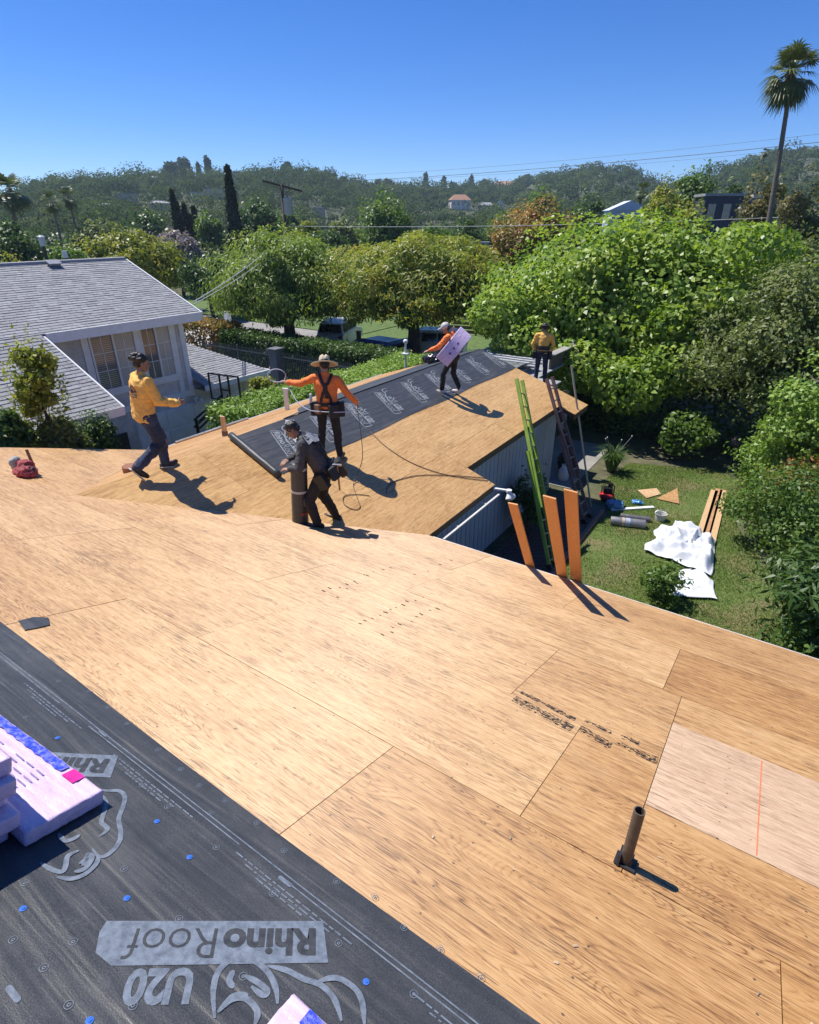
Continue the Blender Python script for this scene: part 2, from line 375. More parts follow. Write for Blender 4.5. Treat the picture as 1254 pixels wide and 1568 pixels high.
M_CEDAR = plain('orange_board', (0.62, 0.27, 0.085), 0.6, 0.12, 3.0, 0.1, stretch=(12, 12, 0.6))
M_PINE = plain('pine_board', (0.58, 0.38, 0.205), 0.65, 0.22, 2.0, 0.2, stretch=(12, 12, 1.2))
M_GLASS = None
def glassm(name, tint, rough=0.06):
    m, nt, b = new_mat(name); v = texco(nt)
    c = ramp(nt, nse(nt, v, 1.4, 3), [(0.35, tuple(q * 0.6 for q in tint)), (0.65, tint)])
    lk(nt, c, b.inputs['Base Color']); b.inputs['Roughness'].default_value = rough; b.inputs['Specular IOR Level'].default_value = 0.8
    MATS[name] = m; return m
M_WIN = glassm('window_glass', (0.20, 0.19, 0.175)); M_WINL = glassm('window_blind_glass', (0.62, 0.60, 0.57), 0.15)
M_CARGLASS = glassm('car_glass', (0.03, 0.035, 0.04))

def leafmat(name, c1, c2, c3=None, trans=0.35, rough=0.45, spec=0.4, scale=0.6, isl=0.4):
    m, nt, b = new_mat(name); g = nt.nodes.new('ShaderNodeNewGeometry')
    nz = nse(nt, texco(nt), scale, 3, 0.6)
    f = mth(nt, 'ADD', mth(nt, 'MULTIPLY', g.outputs['Random Per Island'], isl), mth(nt, 'MULTIPLY', mapr(nt, nz, 0.3, 0.7), 1.0 - isl))
    stops = [(0.1, c1), (0.85, c2)] if c3 is None else [(0.08, c1), (0.5, c2), (0.92, c3)]
    c = ramp(nt, f, stops)
    lk(nt, c, b.inputs['Base Color']); b.inputs['Roughness'].default_value = rough; b.inputs['Specular IOR Level'].default_value = spec
    tr = nt.nodes.new('ShaderNodeBsdfTranslucent'); lk(nt, mixc(nt, 1.0, c, (1.25, 1.3, 0.6), 'MULTIPLY'), tr.inputs[0])
    mx = nt.nodes.new('ShaderNodeMixShader'); mx.inputs[0].default_value = trans
    lk(nt, b.outputs[0], mx.inputs[1]); lk(nt, tr.outputs[0], mx.inputs[2]); lk(nt, mx.outputs[0], nt.nodes['Material Output'].inputs[0])
    MATS[name] = m; return m
L_SYC = leafmat('broad_leaf', (0.115, 0.205, 0.03), (0.25, 0.37, 0.058), (0.46, 0.53, 0.12), 0.42, 0.42, 0.45, scale=0.7, isl=0.35)
L_PEP = leafmat('pepper_leaf', (0.085, 0.155, 0.03), (0.22, 0.31, 0.065), (0.38, 0.43, 0.10), 0.42, isl=0.35)
L_PEP2 = leafmat('gold_leaf', (0.10, 0.165, 0.03), (0.28, 0.33, 0.06), (0.52, 0.40, 0.08), 0.42, isl=0.35)
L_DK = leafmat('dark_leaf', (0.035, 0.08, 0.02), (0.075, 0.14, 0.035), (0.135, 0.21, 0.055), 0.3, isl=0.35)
L_MID = leafmat('mid_leaf', (0.06, 0.125, 0.025), (0.13, 0.22, 0.045), (0.23, 0.31, 0.07), 0.38, isl=0.35)
L_YEL = leafmat('yellow_leaf', (0.119, 0.168, 0.025), (0.252, 0.287, 0.046), (0.430, 0.378, 0.057), 0.4)
L_ORG = leafmat('rust_leaf', (0.12, 0.15, 0.04), (0.33, 0.23, 0.075), (0.56, 0.27, 0.10), 0.35, isl=0.35)
L_JAC = leafmat('purple_bloom', (0.140, 0.143, 0.090), (0.292, 0.242, 0.298), (0.420, 0.352, 0.451), 0.3)
L_OLI = leafmat('olive_leaf', (0.085, 0.125, 0.035), (0.17, 0.215, 0.07), (0.29, 0.32, 0.13), 0.35, 0.5, isl=0.35)
L_BRN = leafmat('bronze_leaf', (0.085, 0.10, 0.03), (0.17, 0.165, 0.06), (0.25, 0.18, 0.075), 0.35, isl=0.35)
L_CYP = leafmat('cypress_leaf', (0.013, 0.025, 0.010), (0.027, 0.045, 0.016), (0.048, 0.070, 0.025), 0.15)
L_HED = leafmat('hedge_leaf', (0.104, 0.196, 0.034), (0.223, 0.350, 0.069), (0.356, 0.476, 0.115), 0.35)
L_HIL = leafmat('hill_leaf', (0.026, 0.052, 0.018), (0.062, 0.10, 0.033), (0.135, 0.165, 0.06), 0.3, 0.85, 0.1, scale=0.10, isl=0.12)
L_PALM = leafmat('palm_leaf', (0.052, 0.084, 0.029), (0.111, 0.147, 0.052), (0.193, 0.210, 0.086), 0.2)
L_RED = leafmat('russet_hedge_leaf', (0.148, 0.154, 0.034), (0.326, 0.210, 0.069), (0.490, 0.224, 0.092), 0.35)
L_GRASS = leafmat('grass_blade', (0.085, 0.155, 0.025), (0.16, 0.25, 0.05), (0.27, 0.30, 0.09), 0.3, scale=0.9)
M_BARK = plain('bark', (0.085, 0.062, 0.045), 0.9, 0.35, 5, 0.8, stretch=(4, 4, 1))
M_PBARK = plain('palm_bark', (0.20, 0.165, 0.13), 0.9, 0.35, 6, 0.8, stretch=(1, 1, 3))

# ================================================================== terrain
def gz(x, y):
    return -0.5 * sstep((-x - 11.2) / 2.0)
def ground():
    xs = sorted(set([-1600, -700, -300, -120, -60, -40] + [round(-30 + i * 2.0, 2) for i in range(8)] + [round(-14 + i * 0.5, 2) for i in range(10)] + [-8, -4, 0, 4, 8, 14, 25, 60, 150, 400, 900, 1600]))
    ys = sorted([-1600, -800, -200, -60, -20, 0, 4, 8, 12, 16, 20, 25, 30, 36, 45, 60, 90, 140, 220, 400, 800, 1600])
    V = [(x, y, gz(x, y)) for y in ys for x in xs]; nx = len(xs)
    F = [(j * nx + i, j * nx + i + 1, (j + 1) * nx + i + 1, (j + 1) * nx + i) for j in range(len(ys) - 1) for i in range(nx - 1)]
    m, nt, b = new_mat('ground_earth'); v = texco(nt)
    n1 = nse(nt, v, 0.12, 5, 0.6); n2 = nse(nt, v, 1.6, 5, 0.65); n3 = nse(nt, v, 14, 3)
    c = ramp(nt, n2, [(0.3, (0.055, 0.06, 0.028)), (0.5, (0.10, 0.095, 0.05)), (0.7, (0.17, 0.145, 0.09))])
    c = mixc(nt, mapr(nt, n1, 0.42, 0.6), c, ramp(nt, n3, [(0.3, (0.045, 0.065, 0.02)), (0.7, (0.10, 0.12, 0.045))]))
    lk(nt, c, b.inputs['Base Color']); b.inputs['Roughness'].default_value = 0.95; lk(nt, bump(nt, n3, 0.5, 0.03), b.inputs['Normal'])
    return tag(link('ground', pmesh('ground', V, F), m, smooth=True), kind='structure')
ground()

# ------------------------------------------------------------------ lawn (right of the wing) and path
def lawn():
    poly = [(-3.35, 8.2), (-3.25, 13.2), (-3.05, 14.2), (-3.9, 16.2), (-3.6, 18.3), (-1.2, 19.2), (-0.2, 18.6), (-0.15, 15.4), (0.9, 13.2), (2.6, 11.2), (4.4, 8.0), (4.6, 6.0), (-1.0, 6.0)]
    m, nt, b = new_mat('lawn_turf'); v = texco(nt)
    n1 = nse(nt, v, 0.7, 4, 0.6); n3 = nse(nt, v, 26, 3)
    c = ramp(nt, n3, [(0.3, (0.06, 0.095, 0.02)), (0.7, (0.14, 0.185, 0.045))])
    c = mixc(nt, mapr(nt, n1, 0.48, 0.62, 0, 0.8), c, ramp(nt, n3, [(0.3, (0.13, 0.10, 0.05)), (0.7, (0.24, 0.19, 0.10))]))
    lk(nt, c, b.inputs['Base Color']); b.inputs['Roughness'].default_value = 0.95; lk(nt, bump(nt, n3, 0.6, 0.03), b.inputs['Normal'])
    o = link('lawn', pmesh('lawn', [(x, y, 0.012) for x, y in poly], [tuple(range(len(poly)))]), m); tag(o, kind='structure')
    # blades
    P = np.array(poly); n = 210000
    X = RNG.uniform(-4, 4.7, n); Y = RNG.uniform(7.6, 19.2, n); ins = np.zeros(n, bool); j = len(P) - 1
    for i in range(len(P)):
        cnd = ((P[i, 1] > Y) != (P[j, 1] > Y)) & (X < (P[j, 0] - P[i, 0]) * (Y - P[i, 1]) / (P[j, 1] - P[i, 1] + 1e-9) + P[i, 0]); ins ^= cnd; j = i
    X = X[ins]; Y = Y[ins]; dry = np.array([mnoise.noise(Vector((a * 0.55, c_ * 0.55, 3.3))) for a, c_ in zip(X, Y)]); keep = RNG.random(len(X)) > np.clip(dry * 2.0 - 0.25, 0, 0.8)
    X = X[keep]; Y = Y[keep]; n = len(X); a = RNG.uniform(0, 2 * pi, n); h = RNG.uniform(0.025, 0.06, n); w = RNG.uniform(0.005, 0.010, n); le = RNG.uniform(-0.035, 0.035, (n, 2))
    z0 = np.full(n, 0.012)
    A = np.stack([X - np.cos(a) * w, Y - np.sin(a) * w, z0], 1); B = np.stack([X + np.cos(a) * w, Y + np.sin(a) * w, z0], 1); T = np.stack([X + le[:, 0], Y + le[:, 1], z0 + h], 1)
    V = np.stack([A, B, T], 1).reshape(-1, 3); F = np.arange(n * 3).reshape(-1, 3)
    tag(link('grass', fmesh('grass', V, F), L_GRASS), 'short patchy green grass of the back lawn', 'grass', kind='stuff')
lawn()
def path():
    base = MB().box((-4.0, 11.2, 0.0), (1.5, 7.0, 0.03)).build('path', M_MORTAR); tag(base, kind='structure')
    me = MB().box((0, 0, 0), (0.21, 0.1, 0.05), ch=0.008).mesh('brick'); me.materials.append(M_BRICK)
    k = 0
    for j in range(52):
        for i in range(6):
            if k >= 300: break
            x = -4.68 + i * 0.222 + (0.11 if j % 2 else 0); y = 8.4 + j * 0.112
            o = link('brick', me, None, base); o.location = (x, y, 0.0 + random.uniform(-0.004, 0.004)); o.rotation_euler = (random.uniform(-.02, .02), random.uniform(-.02, .02), random.uniform(-.03, .03)); k += 1
    me2 = MB().box((0, 0, 0), (0.11, 0.22, 0.09), ch=0.01).mesh('edging_brick'); me2.materials.append(plain('edging_brick', (0.33, 0.17, 0.12), 0.85, 0.3, 9, 0.4))
    edge = MB().box((-3.28, 11.5, 0.01), (0.08, 6.0, 0.03)).build('path_edging', M_MORTAR); tag(edge, kind='structure')
    for j in range(25):
        o = link('edging_brick', me2, None, edge); o.location = (-3.26, 8.6 + j * 0.235, 0.035); o.rotation_euler = (0, 0, random.uniform(-.04, .04))
    pt = MB().box((-5.5, 17.4, 0.005), (2.0, 4.2, 0.03)).build('patio', M_CONC); tag(pt, kind='structure')
path()

# ------------------------------------------------------------------ road, pavement, far lawn
def strip(name, poly, z, mat, t=0.03):
    return tag(MB().prism(poly, z - t, z).build(name, mat), kind='structure')
strip('road', [(-95, 24.8), (-9, 24.8), (2, 26.0), (2, 30.4), (-9, 29.6), (-95, 31.5)], -0.47, M_ASPH)
strip('pavement', [(-95, 31.5), (-27, 30.6), (-27, 33.4), (-95, 35.2)], -0.36, M_CONC, 0.12)
strip('driveway', [(-60, 24.9), (-31, 24.9), (-31, 35), (-60, 35)], -0.455, plain('pale_concrete', (0.5, 0.48, 0.45), 0.9, 0.12, 0.6, 0.2), 0.02)
L_TURF = plain('street_turf', (0.10, 0.16, 0.035), 0.95, 0.35, 3.0, 0.5)
strip('far_lawn', [(-26.8, 30.6), (-9, 29.9), (2, 31), (2, 60), (-26.8, 60)], -0.37, L_TURF, 0.11)
strip('far_verge', [(-60, 35.3), (-27, 33.6), (-27, 52), (-60, 52)], -0.37, L_TURF, 0.11)
strip('drive_court', [(-15.6, 5.0), (-12.8, 5.0), (-12.8, 20.0), (-20, 20), (-20, 13.5), (-15.6, 13.5)], -0.48, M_CONC, 0.03)

# ------------------------------------------------------------------ hills
RIDGE = [(-900, 300), (-500, 290), (-150, 330), (-40, 335), (0, 318), (30, 296), (100, 284), (200, 277), (270, 274), (330, 272), (400, 272), (440, 268), (480, 272), (520, 282), (560, 288), (620, 290), (700, 292), (770, 291), (820, 281), (870, 272), (915, 266), (955, 268), (990, 285), (1040, 287), (1100, 272), (1150, 257), (1200, 246), (1254, 242), (1500, 236), (2200, 260)]
RAZ = []
for px_, py_ in RIDGE:
    r = ray(px_, py_ + (7 if -60 < px_ < 800 else 4)); RAZ.append((math.atan2(r.dot(RV), r.dot(FV)), r.z / sqrt(r.x ** 2 + r.y ** 2)))
RAZ.sort(); RA = np.array([a for a, _ in RAZ]); RE = np.array([e for _, e in RAZ])
def hill_R(a): return 640 + 120 * sin(a * 3.1 + 0.6) + 40 * sin(a * 9)
def hill_h(a, r):
    """a: bearing from the view axis, r: distance"""
    e = float(np.interp(a, RA, RE)); R = hill_R(a); H = CZ + e * R
    t = (r - 170) / (R - 170); s = sstep(t) ** 0.9 if t < 1 else max(0.0, 1 - 0.5 * (r - R) / R)
    bumpy = 0.09 * mnoise.noise(Vector((a * 9, r * 0.012, 0))) + 0.05 * mnoise.noise(Vector((a * 30, r * 0.03, 4)))
    return H * s * (1 + bumpy * (1 if t < 0.9 else max(0, (1 - t) * 10) if t < 1 else 0)) - 0.6
def hill_pt(a, r): d = FV * cos(a) + RV * sin(a); return Vector((d.x * r, d.y * r, hill_h(a, r)))
def hills():
    A = np.radians(np.linspace(-66, 66, 170)); Rs = [165, 185, 210, 240, 275, 310, 350, 390, 430, 470, 510, 550, 590, 630, 670, 710, 760, 830, 950, 1150, 1400]
    V = [hill_pt(a, r) for a in A for r in Rs]; n = len(Rs)
    F = [(i * n + j, (i + 1) * n + j, (i + 1) * n + j + 1, i * n + j + 1) for i in range(len(A) - 1) for j in range(n - 1)]
    m, nt, b = new_mat('hill_scrub'); v = texco(nt)
    n1 = nse(nt, v, 0.02, 5, 0.6); n2 = nse(nt, v, 0.22, 4, 0.65)
    c = ramp(nt, n2, [(0.32, (0.03, 0.045, 0.02)), (0.5, (0.055, 0.07, 0.033)), (0.66, (0.12, 0.105, 0.06))])
    c = mixc(nt, mapr(nt, n1, 0.56, 0.70, 0, 0.7), c, ramp(nt, n2, [(0.3, (0.14, 0.105, 0.065)), (0.7, (0.29, 0.215, 0.14))]))
    lk(nt, c, b.inputs['Base Color']); b.inputs['Roughness'].default_value = 0.95
    tag(link('hills', pmesh('hills', V, F), m, smooth=True), kind='structure')
hills()

# ================================================================== the house we stand on
TH = atan(1 / 3.0); CT, ST = cos(TH), sin(TH)
XR, YR, ZR = -7.53, 3.27, 3.75                       # wing ridge start
PM = Plane((0, 0, 4.84), (1, 0, 0), (0, CT, -ST))    # main slope: a = x, b = down the slope
PW = Plane((XR, 0, ZR), (0, -1, 0), (CT, 0, -ST))    # wing slope towards the lawn: a = -y, b = down
PL = Plane((XR, 0, ZR), (0, 1, 0), (-CT, 0, -ST))    # wing slope towards the neighbour: a = y, b = down
RIDGE_S = -4.4; EAVE_S = 7.04; XL, XRT = -10.85, 6.2
house = thing('house', 'low house with bare plywood roof deck and grey board siding', 'house')
def sheet(poly, pl, mat, color, parent, name='plywood_sheet', h=None, t=0.012, gap=0.0022):
    if area(poly) < 0.02: return None
    cx = sum(p[0] for p in poly) / len(poly); cy = sum(p[1] for p in poly) / len(poly)
    q = []
    for x, y in poly:
        dx, dy = cx - x, cy - y; q.append((x - cx + (gap if dx > 0 else -gap), y - cy + (gap if dy > 0 else -gap)))
    if sum(q[i][0] * q[(i + 1) % len(q)][1] - q[(i + 1) % len(q)][0] * q[i][1] for i in range(len(q))) < 0: q.reverse()
    mb = MB().prism(q, -t, 0)
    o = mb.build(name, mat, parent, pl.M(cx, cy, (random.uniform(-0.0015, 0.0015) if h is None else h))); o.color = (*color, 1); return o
VAL_R = ((-7.53, YR / CT), (-4.085, EAVE_S)); VAL_L = ((-10.95, EAVE_S), (-7.53, YR / CT))
def roof_deck():
    # solid boards under the sheets (dark in the joints)
    mb = MB()
    def slab(pl, poly, h0=-0.16, h1=-0.0165):
        n = len(poly); V = [pl.p(a, b, h1) for a, b in poly] + [pl.p(a, b, h0) for a, b in poly]
        mb.add(V, [tuple(range(n)), tuple(range(2 * n - 1, n - 1, -1))] + [(i, n + i, n + (i + 1) % n, (i + 1) % n) for i in range(n)])
    slab(PM, [(XL, RIDGE_S), (XRT, RIDGE_S), (XRT, EAVE_S), (-4.07, EAVE_S), (-7.53, YR / CT + 0.02), (XL, EAVE_S - 0.12)])
    slab(PW, [(-YR, 0), (-15.0, 0), (-15.0, 3.44), (-13.97, 3.44), (-13.97, 2.98), (-9.05, 2.98), (-9.05, 3.60), (-6.66, 3.60)], -0.10)
    slab(PL, [(YR, 0), (6.7, 3.58), (15.0, 3.58), (15.0, 0)], -0.10)
    # far side of the main ridge
    PB = Plane(PM.p(0, RIDGE_S), (-1, 0, 0), (0, -CT, -ST)); slab(PB, [(-XRT, 0), (-XL, 0), (-XL, 7), (-XRT, 7)])
    deck = mb.build('roof_deck', plain('deck_board', (0.06, 0.035, 0.02), 0.9, 0.3, 6, 0.2), house)
    # ---- main slope, rows up the slope with their butt joints as measured
    rows = [(-4.4, -2.9, [-8.3, -5.7, -3.0, -0.3, 2.4, 5.0]), (-2.9, -1.6, [-9.6, -6.9, -4.2, -1.5, 1.2, 3.9]), (-1.6, -0.37, [-8.3, -5.7, -3.0, -0.3, 2.4, 5.0]),
            (-0.37, 0.85, [-8.3, -5.6, -2.9, -0.2, 2.5, 5.2]), (0.85, 2.07, [-9.6, -6.9, -4.15, -1.42, 0.60, 3.3, 6.0]),
            (2.07, 3.29, [-8.7, -5.95, -3.25, -0.6, 2.1, 4.8]), (3.29, 4.51, [-9.0, -6.2, -3.9, -1.15, 1.6, 4.3]),
            (4.51, 5.73, [-8.3, -5.6, -2.9, -0.22, 2.5, 5.2]), (5.73, EAVE_S, [-9.3, -6.9, -4.3, -2.97, -1.5, 1.2, 3.9])]
    PINK = (-0.07, 2.55, 2.72, 3.93)
    for ri, (s0, s1, js) in enumerate(rows):
        xs = [XL] + [j for j in js if XL < j < XRT] + [XRT]
        for x0, x1 in zip(xs[:-1], xs[1:]):
            xm, sm = (x0 + x1) / 2, (s0 + s1) / 2
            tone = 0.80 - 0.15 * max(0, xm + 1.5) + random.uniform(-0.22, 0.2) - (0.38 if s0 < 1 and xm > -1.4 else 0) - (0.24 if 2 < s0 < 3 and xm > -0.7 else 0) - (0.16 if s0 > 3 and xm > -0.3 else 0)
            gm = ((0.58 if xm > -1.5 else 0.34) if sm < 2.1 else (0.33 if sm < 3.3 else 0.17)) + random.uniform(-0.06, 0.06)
            rects = [[(x0, s0), (x1, s0), (x1, s1), (x0, s1)]]
            # the pale replacement panel is let in across two rows
            out = []
            for (a, b_, c_, d_) in [(x0, x1, s0, s1)]:
                px0, px1, ps0, ps1 = PINK
                if b_ <= px0 or a >= px1 or d_ <= ps0 or c_ >= ps1: out.append((a, b_, c_, d_)); continue
                if a < px0: out.append((a, px0, c_, d_))
                if b_ > px1: out.append((px1, b_, c_, d_))
                l, r_ = max(a, px0), min(b_, px1)
                if c_ < ps0: out.append((l, r_, c_, ps0))
                if d_ > ps1: out.append((l, r_, ps1, d_))
            for a, b_, c_, d_ in out:
                base = [(a, c_), (b_, c_), (b_, d_), (a, d_)]
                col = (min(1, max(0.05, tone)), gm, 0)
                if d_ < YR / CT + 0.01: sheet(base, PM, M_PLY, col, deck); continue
                # right of the wing valley
                right = clip(base, (XR, 99), (XR, -99)); left = clip(base, (XR, -99), (XR, 99))
                halves = []
                for hp in (right, left):
                    if hp and len(hp) > 2: halves.append(hp)
                for hp in halves:
                    cxm = sum(p[0] for p in hp) / len(hp)
                    if cxm > XR: k = clip(hp, VAL_R[0], VAL_R[1]); k2 = clip(hp, VAL_R[1], VAL_R[0])
                    else: k = clip(hp, VAL_L[0], VAL_L[1]); k2 = clip(hp, VAL_L[1], VAL_L[0])
                    # keep the uphill half
                    best = None
                    for kk in (k, k2):
                        if len(kk) < 3 or area(kk) < 0.02: continue
                        mx = sum(p[0] for p in kk) / len(kk); my = sum(p[1] for p in kk) / len(kk)
                        lim = YR / CT + (EAVE_S - YR / CT) * (abs(mx - XR) / 3.43)
                        if my < lim: best = kk
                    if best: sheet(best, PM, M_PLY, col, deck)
    px0, px1, ps0, ps1 = PINK
    o = sheet([(px0, ps0), (px1, ps0), (px1, ps1), (px0, ps1)], PM, M_PLY, (0.95, 0.12, 0.85), deck, h=0.003)
    o['label'] = 'paler pinkish new plywood sheet'
    # orange chalk line on it
    mc = chalk()
    MB().add([PM.p(a, b_, 0.0048) for a, b_ in ((0.50, 2.74), (0.506, 2.74), (0.53, 3.90), (0.522, 3.90))], [(0, 1, 2, 3)]).build('chalk_line', mc, deck)
    # ---- wing slope towards the lawn
    bw = 1.157 / CT
    def wrow(b0, b1, ends, y0, y1):
        ys = [y0] + [e for e in ends if y0 < e < y1] + [y1]
        for ya, yb in zip(ys[:-1], ys[1:]):
            poly = [(-yb, b0), (-ya, b0), (-ya, b1), (-yb, b1)]
            # valley: y >= YR + (x - XR) * k
            A = (-YR, 0.0); B = (-6.67, 3.637)
            k1 = clip(poly, A, B); k2 = clip(poly, B, A); best = None
            for kk in (k1, k2):
                if len(kk) < 3 or area(kk) < 0.02: continue
                mx = sum(p[0] for p in kk) / len(kk); my = sum(p[1] for p in kk) / len(kk)
                if -mx > YR + my * 3.40 / 3.637: best = kk
            if best: sheet(best, PW, M_OSB, (random.uniform(0.35, 0.85), random.uniform(0.08, 0.2), 0), deck)
    wrow(0.0, 1.22, [5.2, 7.7, 10.2, 12.7], YR, 15.0)
    wrow(1.22, 2.44, [6.4, 8.9, 11.4, 13.8], YR, 15.0)
    wrow(2.44, 3.637, [7.6], YR, 9.05); wrow(2.44, 3.0, [11.3], 9.05, 13.97); wrow(2.44, 3.46, [], 13.97, 15.0)
    # ---- wing slope towards the neighbour
    for b0, b1, ends in ((0, 1.2, [6, 8.6, 11.2, 13.6]), (1.2, 2.4, [7.3, 9.9, 12.4]), (2.4, 3.6, [8.6, 11.2, 13.6])):
        ys = [YR] + ends + [15.0]
        for ya, yb in zip(ys[:-1], ys[1:]):
            poly = [(ya, b0), (yb, b0), (yb, b1), (ya, b1)]; A = (YR, 0); B = (6.67, 3.58)
            best = None
            for kk in (clip(poly, A, B), clip(poly, B, A)):
                if len(kk) < 3 or area(kk) < 0.02: continue
                mx = sum(p[0] for p in kk) / len(kk); my = sum(p[1] for p in kk) / len(kk)
                if mx > YR + my * 3.40 / 3.58: best = kk
            if best: sheet(best, PL, M_PLY, (random.uniform(0.45, 0.8), 0.2, 0), deck)
    return deck
def chalk():
    return plain('orange_chalk', (0.75, 0.20, 0.09), 0.9, 0.2, 40, 0.0)
deck = roof_deck()

def house_body():
    W = plain('inner_wall', (0.30, 0.30, 0.31), 0.8, 0.15, 2, 0.2)
    # wing wall to the lawn with its boards
    wall = MB().box((-5.08, 11.0, 1.3), (0.1, 7.6, 2.62)).box((-5.8, 14.85, 1.25), (1.4, 0.1, 2.5)).build('wall', plain('wall_gap', (0.03, 0.032, 0.037), 0.8, 0.2, 5, 0), house)
    bm_ = MB().box((0, 0, 0), (0.022, 0.186, 2.62), ch=0.004).mesh('siding_board'); bm_.materials.append(M_GREYWALL)
    y = 7.3
    while y < 14.8:
        o = link('siding_board', bm_, None, wall); o.location = (-5.02 + random.uniform(-.002, .002), y + 0.1, 1.32); y += 0.205
    bm2 = MB().box((0, 0, 0), (0.186, 0.022, 2.5), ch=0.004).mesh('siding_board'); bm2.materials.append(M_GREYWALL)
    for i in range(7):
        o = link('siding_board', bm2, None, wall); o.location = (-6.4 + i * 0.205, 14.912, 1.26)
    # main wall under the main eave (a body to stand on) and the wing's other side
    MB().box((-2.0, 6.1, 1.15), (6.4, 0.12, 2.3)).box((XL + 0.6, 1.0, 1.2), (0.12, 10, 2.4)).box((XRT - 0.6, 1.0, 1.2), (0.12, 10, 2.4)).box((-2, -9.5, 1.1), (16, 0.12, 2.2)).build('wall', W, house)
    MB().box((-10.3, 11.0, 1.2), (0.12, 8.2, 2.5)).box((-7.9, 15.0 - 0.5, 1.25), (4.8, 0.1, 2.5)).build('wall', W, house)
    # fascia, drip edge and gutters
    white = plain('drip_edge', (0.62, 0.61, 0.58), 0.45, 0.1, 6, 0.05)
    MB().bar(PM.p(-4.0, EAVE_S + 0.012, -0.012), PM.p(XRT, EAVE_S + 0.012, -0.012), 0.022, 0.022).build('drip_edge', white, house)
    MB().bar(PM.p(-4.0, EAVE_S - 0.02, -0.14), PM.p(XRT, EAVE_S - 0.02, -0.14), 0.03, 0.2).build('fascia', M_DARK, house)
    f = MB(); F_ = plain('brown_fascia', (0.10, 0.06, 0.035), 0.7, 0.3, 5, 0.1)
    f.bar(PW.p(-6.75, 3.62, -0.09), PW.p(-9.04, 3.62, -0.09), 0.03, 0.14); f.bar(PW.p(-9.06, 3.0, -0.09), PW.p(-13.96, 3.0, -0.09), 0.03, 0.14); f.bar(PW.p(-13.98, 3.46, -0.09), PW.p(-15.0, 3.46, -0.09), 0.03, 0.14)
    f.build('fascia', F_, house)
    # white rail left from the gutter on the near part of the wing eave
    g = MB(); a = PW.p(-6.95, 3.80, -0.11); b_ = PW.p(-9.0, 3.80, -0.11); g.bar(a, b_, 0.035, 0.025)
    for t in (0.25, 0.75):
        p = a.lerp(b_, t); g.bar(p, p + Vector((-0.18, 0, 0.02)), 0.02, 0.015)
    g.build('gutter_rail', white, house)
    # neighbour-side gutter
    q = MB(); e0 = PL.p(6.9, 3.62, -0.05); e1 = PL.p(15.0, 3.62, -0.05)
    q.bar(e0 + Vector((-0.05, 0, -0.03)), e1 + Vector((-0.05, 0, -0.03)), 0.012, 0.1); q.bar(e0 + Vector((-0.07, 0, 0.02)), e1 + Vector((-0.07, 0, 0.02)), 0.1, 0.012)
    q.build('gutter', M_GUTTER, house)
    s0 = PL.p(7.1, 3.6, 0.02); MB().bar(s0, s0 + (PL.p(9.2, 3.6, 0.02) - s0), 0.05, 0.06).build('gutter_screen', M_METAL, house)
    # vent pipes
    base = onpl(957, 1322, PM); ax = Vector((0.0, 0.02, 1)).normalized()
    p = MB(); n = 20
    p.lathe([(0.026, 0.0), (0.026, 0.40), (0.021, 0.40), (0.021, 0.05)], n)
    vp = p.build('vent_pipe', plain('dark_pipe', (0.10, 0.078, 0.06), 0.55, 0.4, 14, 0.3), house, Matrix.Translation(base), smooth=False)
    R = PM.M().to_3x3().to_4x4()
    MB().box((0, 0, 0.012), (0.10, 0.10, 0.006)).box((-0.03, -0.01, 0.035), (0.012, 0.09, 0.06)).box((0.0, 0.0, 0.03), (0.062, 0.062, 0.04)).build('flashing', M_DARK, vp, R)
    b2 = onpl(205, 738, PM); v2 = MB().lathe([(0.0, 0.0), (0.065, 0), (0.065, 0.24), (0.0, 0.24)], 16).build('vent_pipe', plain('pale_pipe', (0.52, 0.40, 0.31), 0.7, 0.2, 9, 0.1), house, Matrix.Translation(b2))
    MB().lathe([(0.0, 0.16), (0.115, 0.16), (0.12, 0.18), (0.12, 0.27), (0.1, 0.285), (0.0, 0.285)], 16).build('vent_cap', plain('rust_cap', (0.26, 0.10, 0.05), 0.6, 0.3, 12, 0.2), v2)
    b3 = onpl(57, 726, PM); MB().tube([b3, b3 + Vector((-0.10, 0.0, 0.36))], 0.022, 8).build('vent_pipe', plain('copper_pipe', (0.28, 0.14, 0.07), 0.6, 0.3, 12, 0.2), house)
    # twin floodlight at the eave corner
    c = PW.p(-9.0, 3.66, -0.06)
    fl = MB(); fl.bar(c, c + Vector((0.26, 0.06, 0.0)), 0.05, 0.03); fl.lathe([(0.0, 0), (0.055, 0), (0.055, 0.04), (0, 0.04)], 12, c + Vector((0.28, 0.06, -0.02)))
    lamp = fl.build('floodlight', M_WHITE, house)
    for s, d in ((0, Vector((0.35, -0.5, -0.9))), (1, Vector((0.5, 0.5, -0.9)))):
        d.normalize(); q_ = d.to_track_quat('Z', 'Y').to_matrix().to_4x4()
        MB().lathe([(0.0, 0), (0.035, 0.0), (0.04, 0.05), (0.065, 0.12), (0.065, 0.15), (0.0, 0.14)], 12).build('lamp_head', M_WHITE, lamp, Matrix.Translation(c + Vector((0.28, 0.06, -0.03))) @ q_, smooth=True)
house_body()

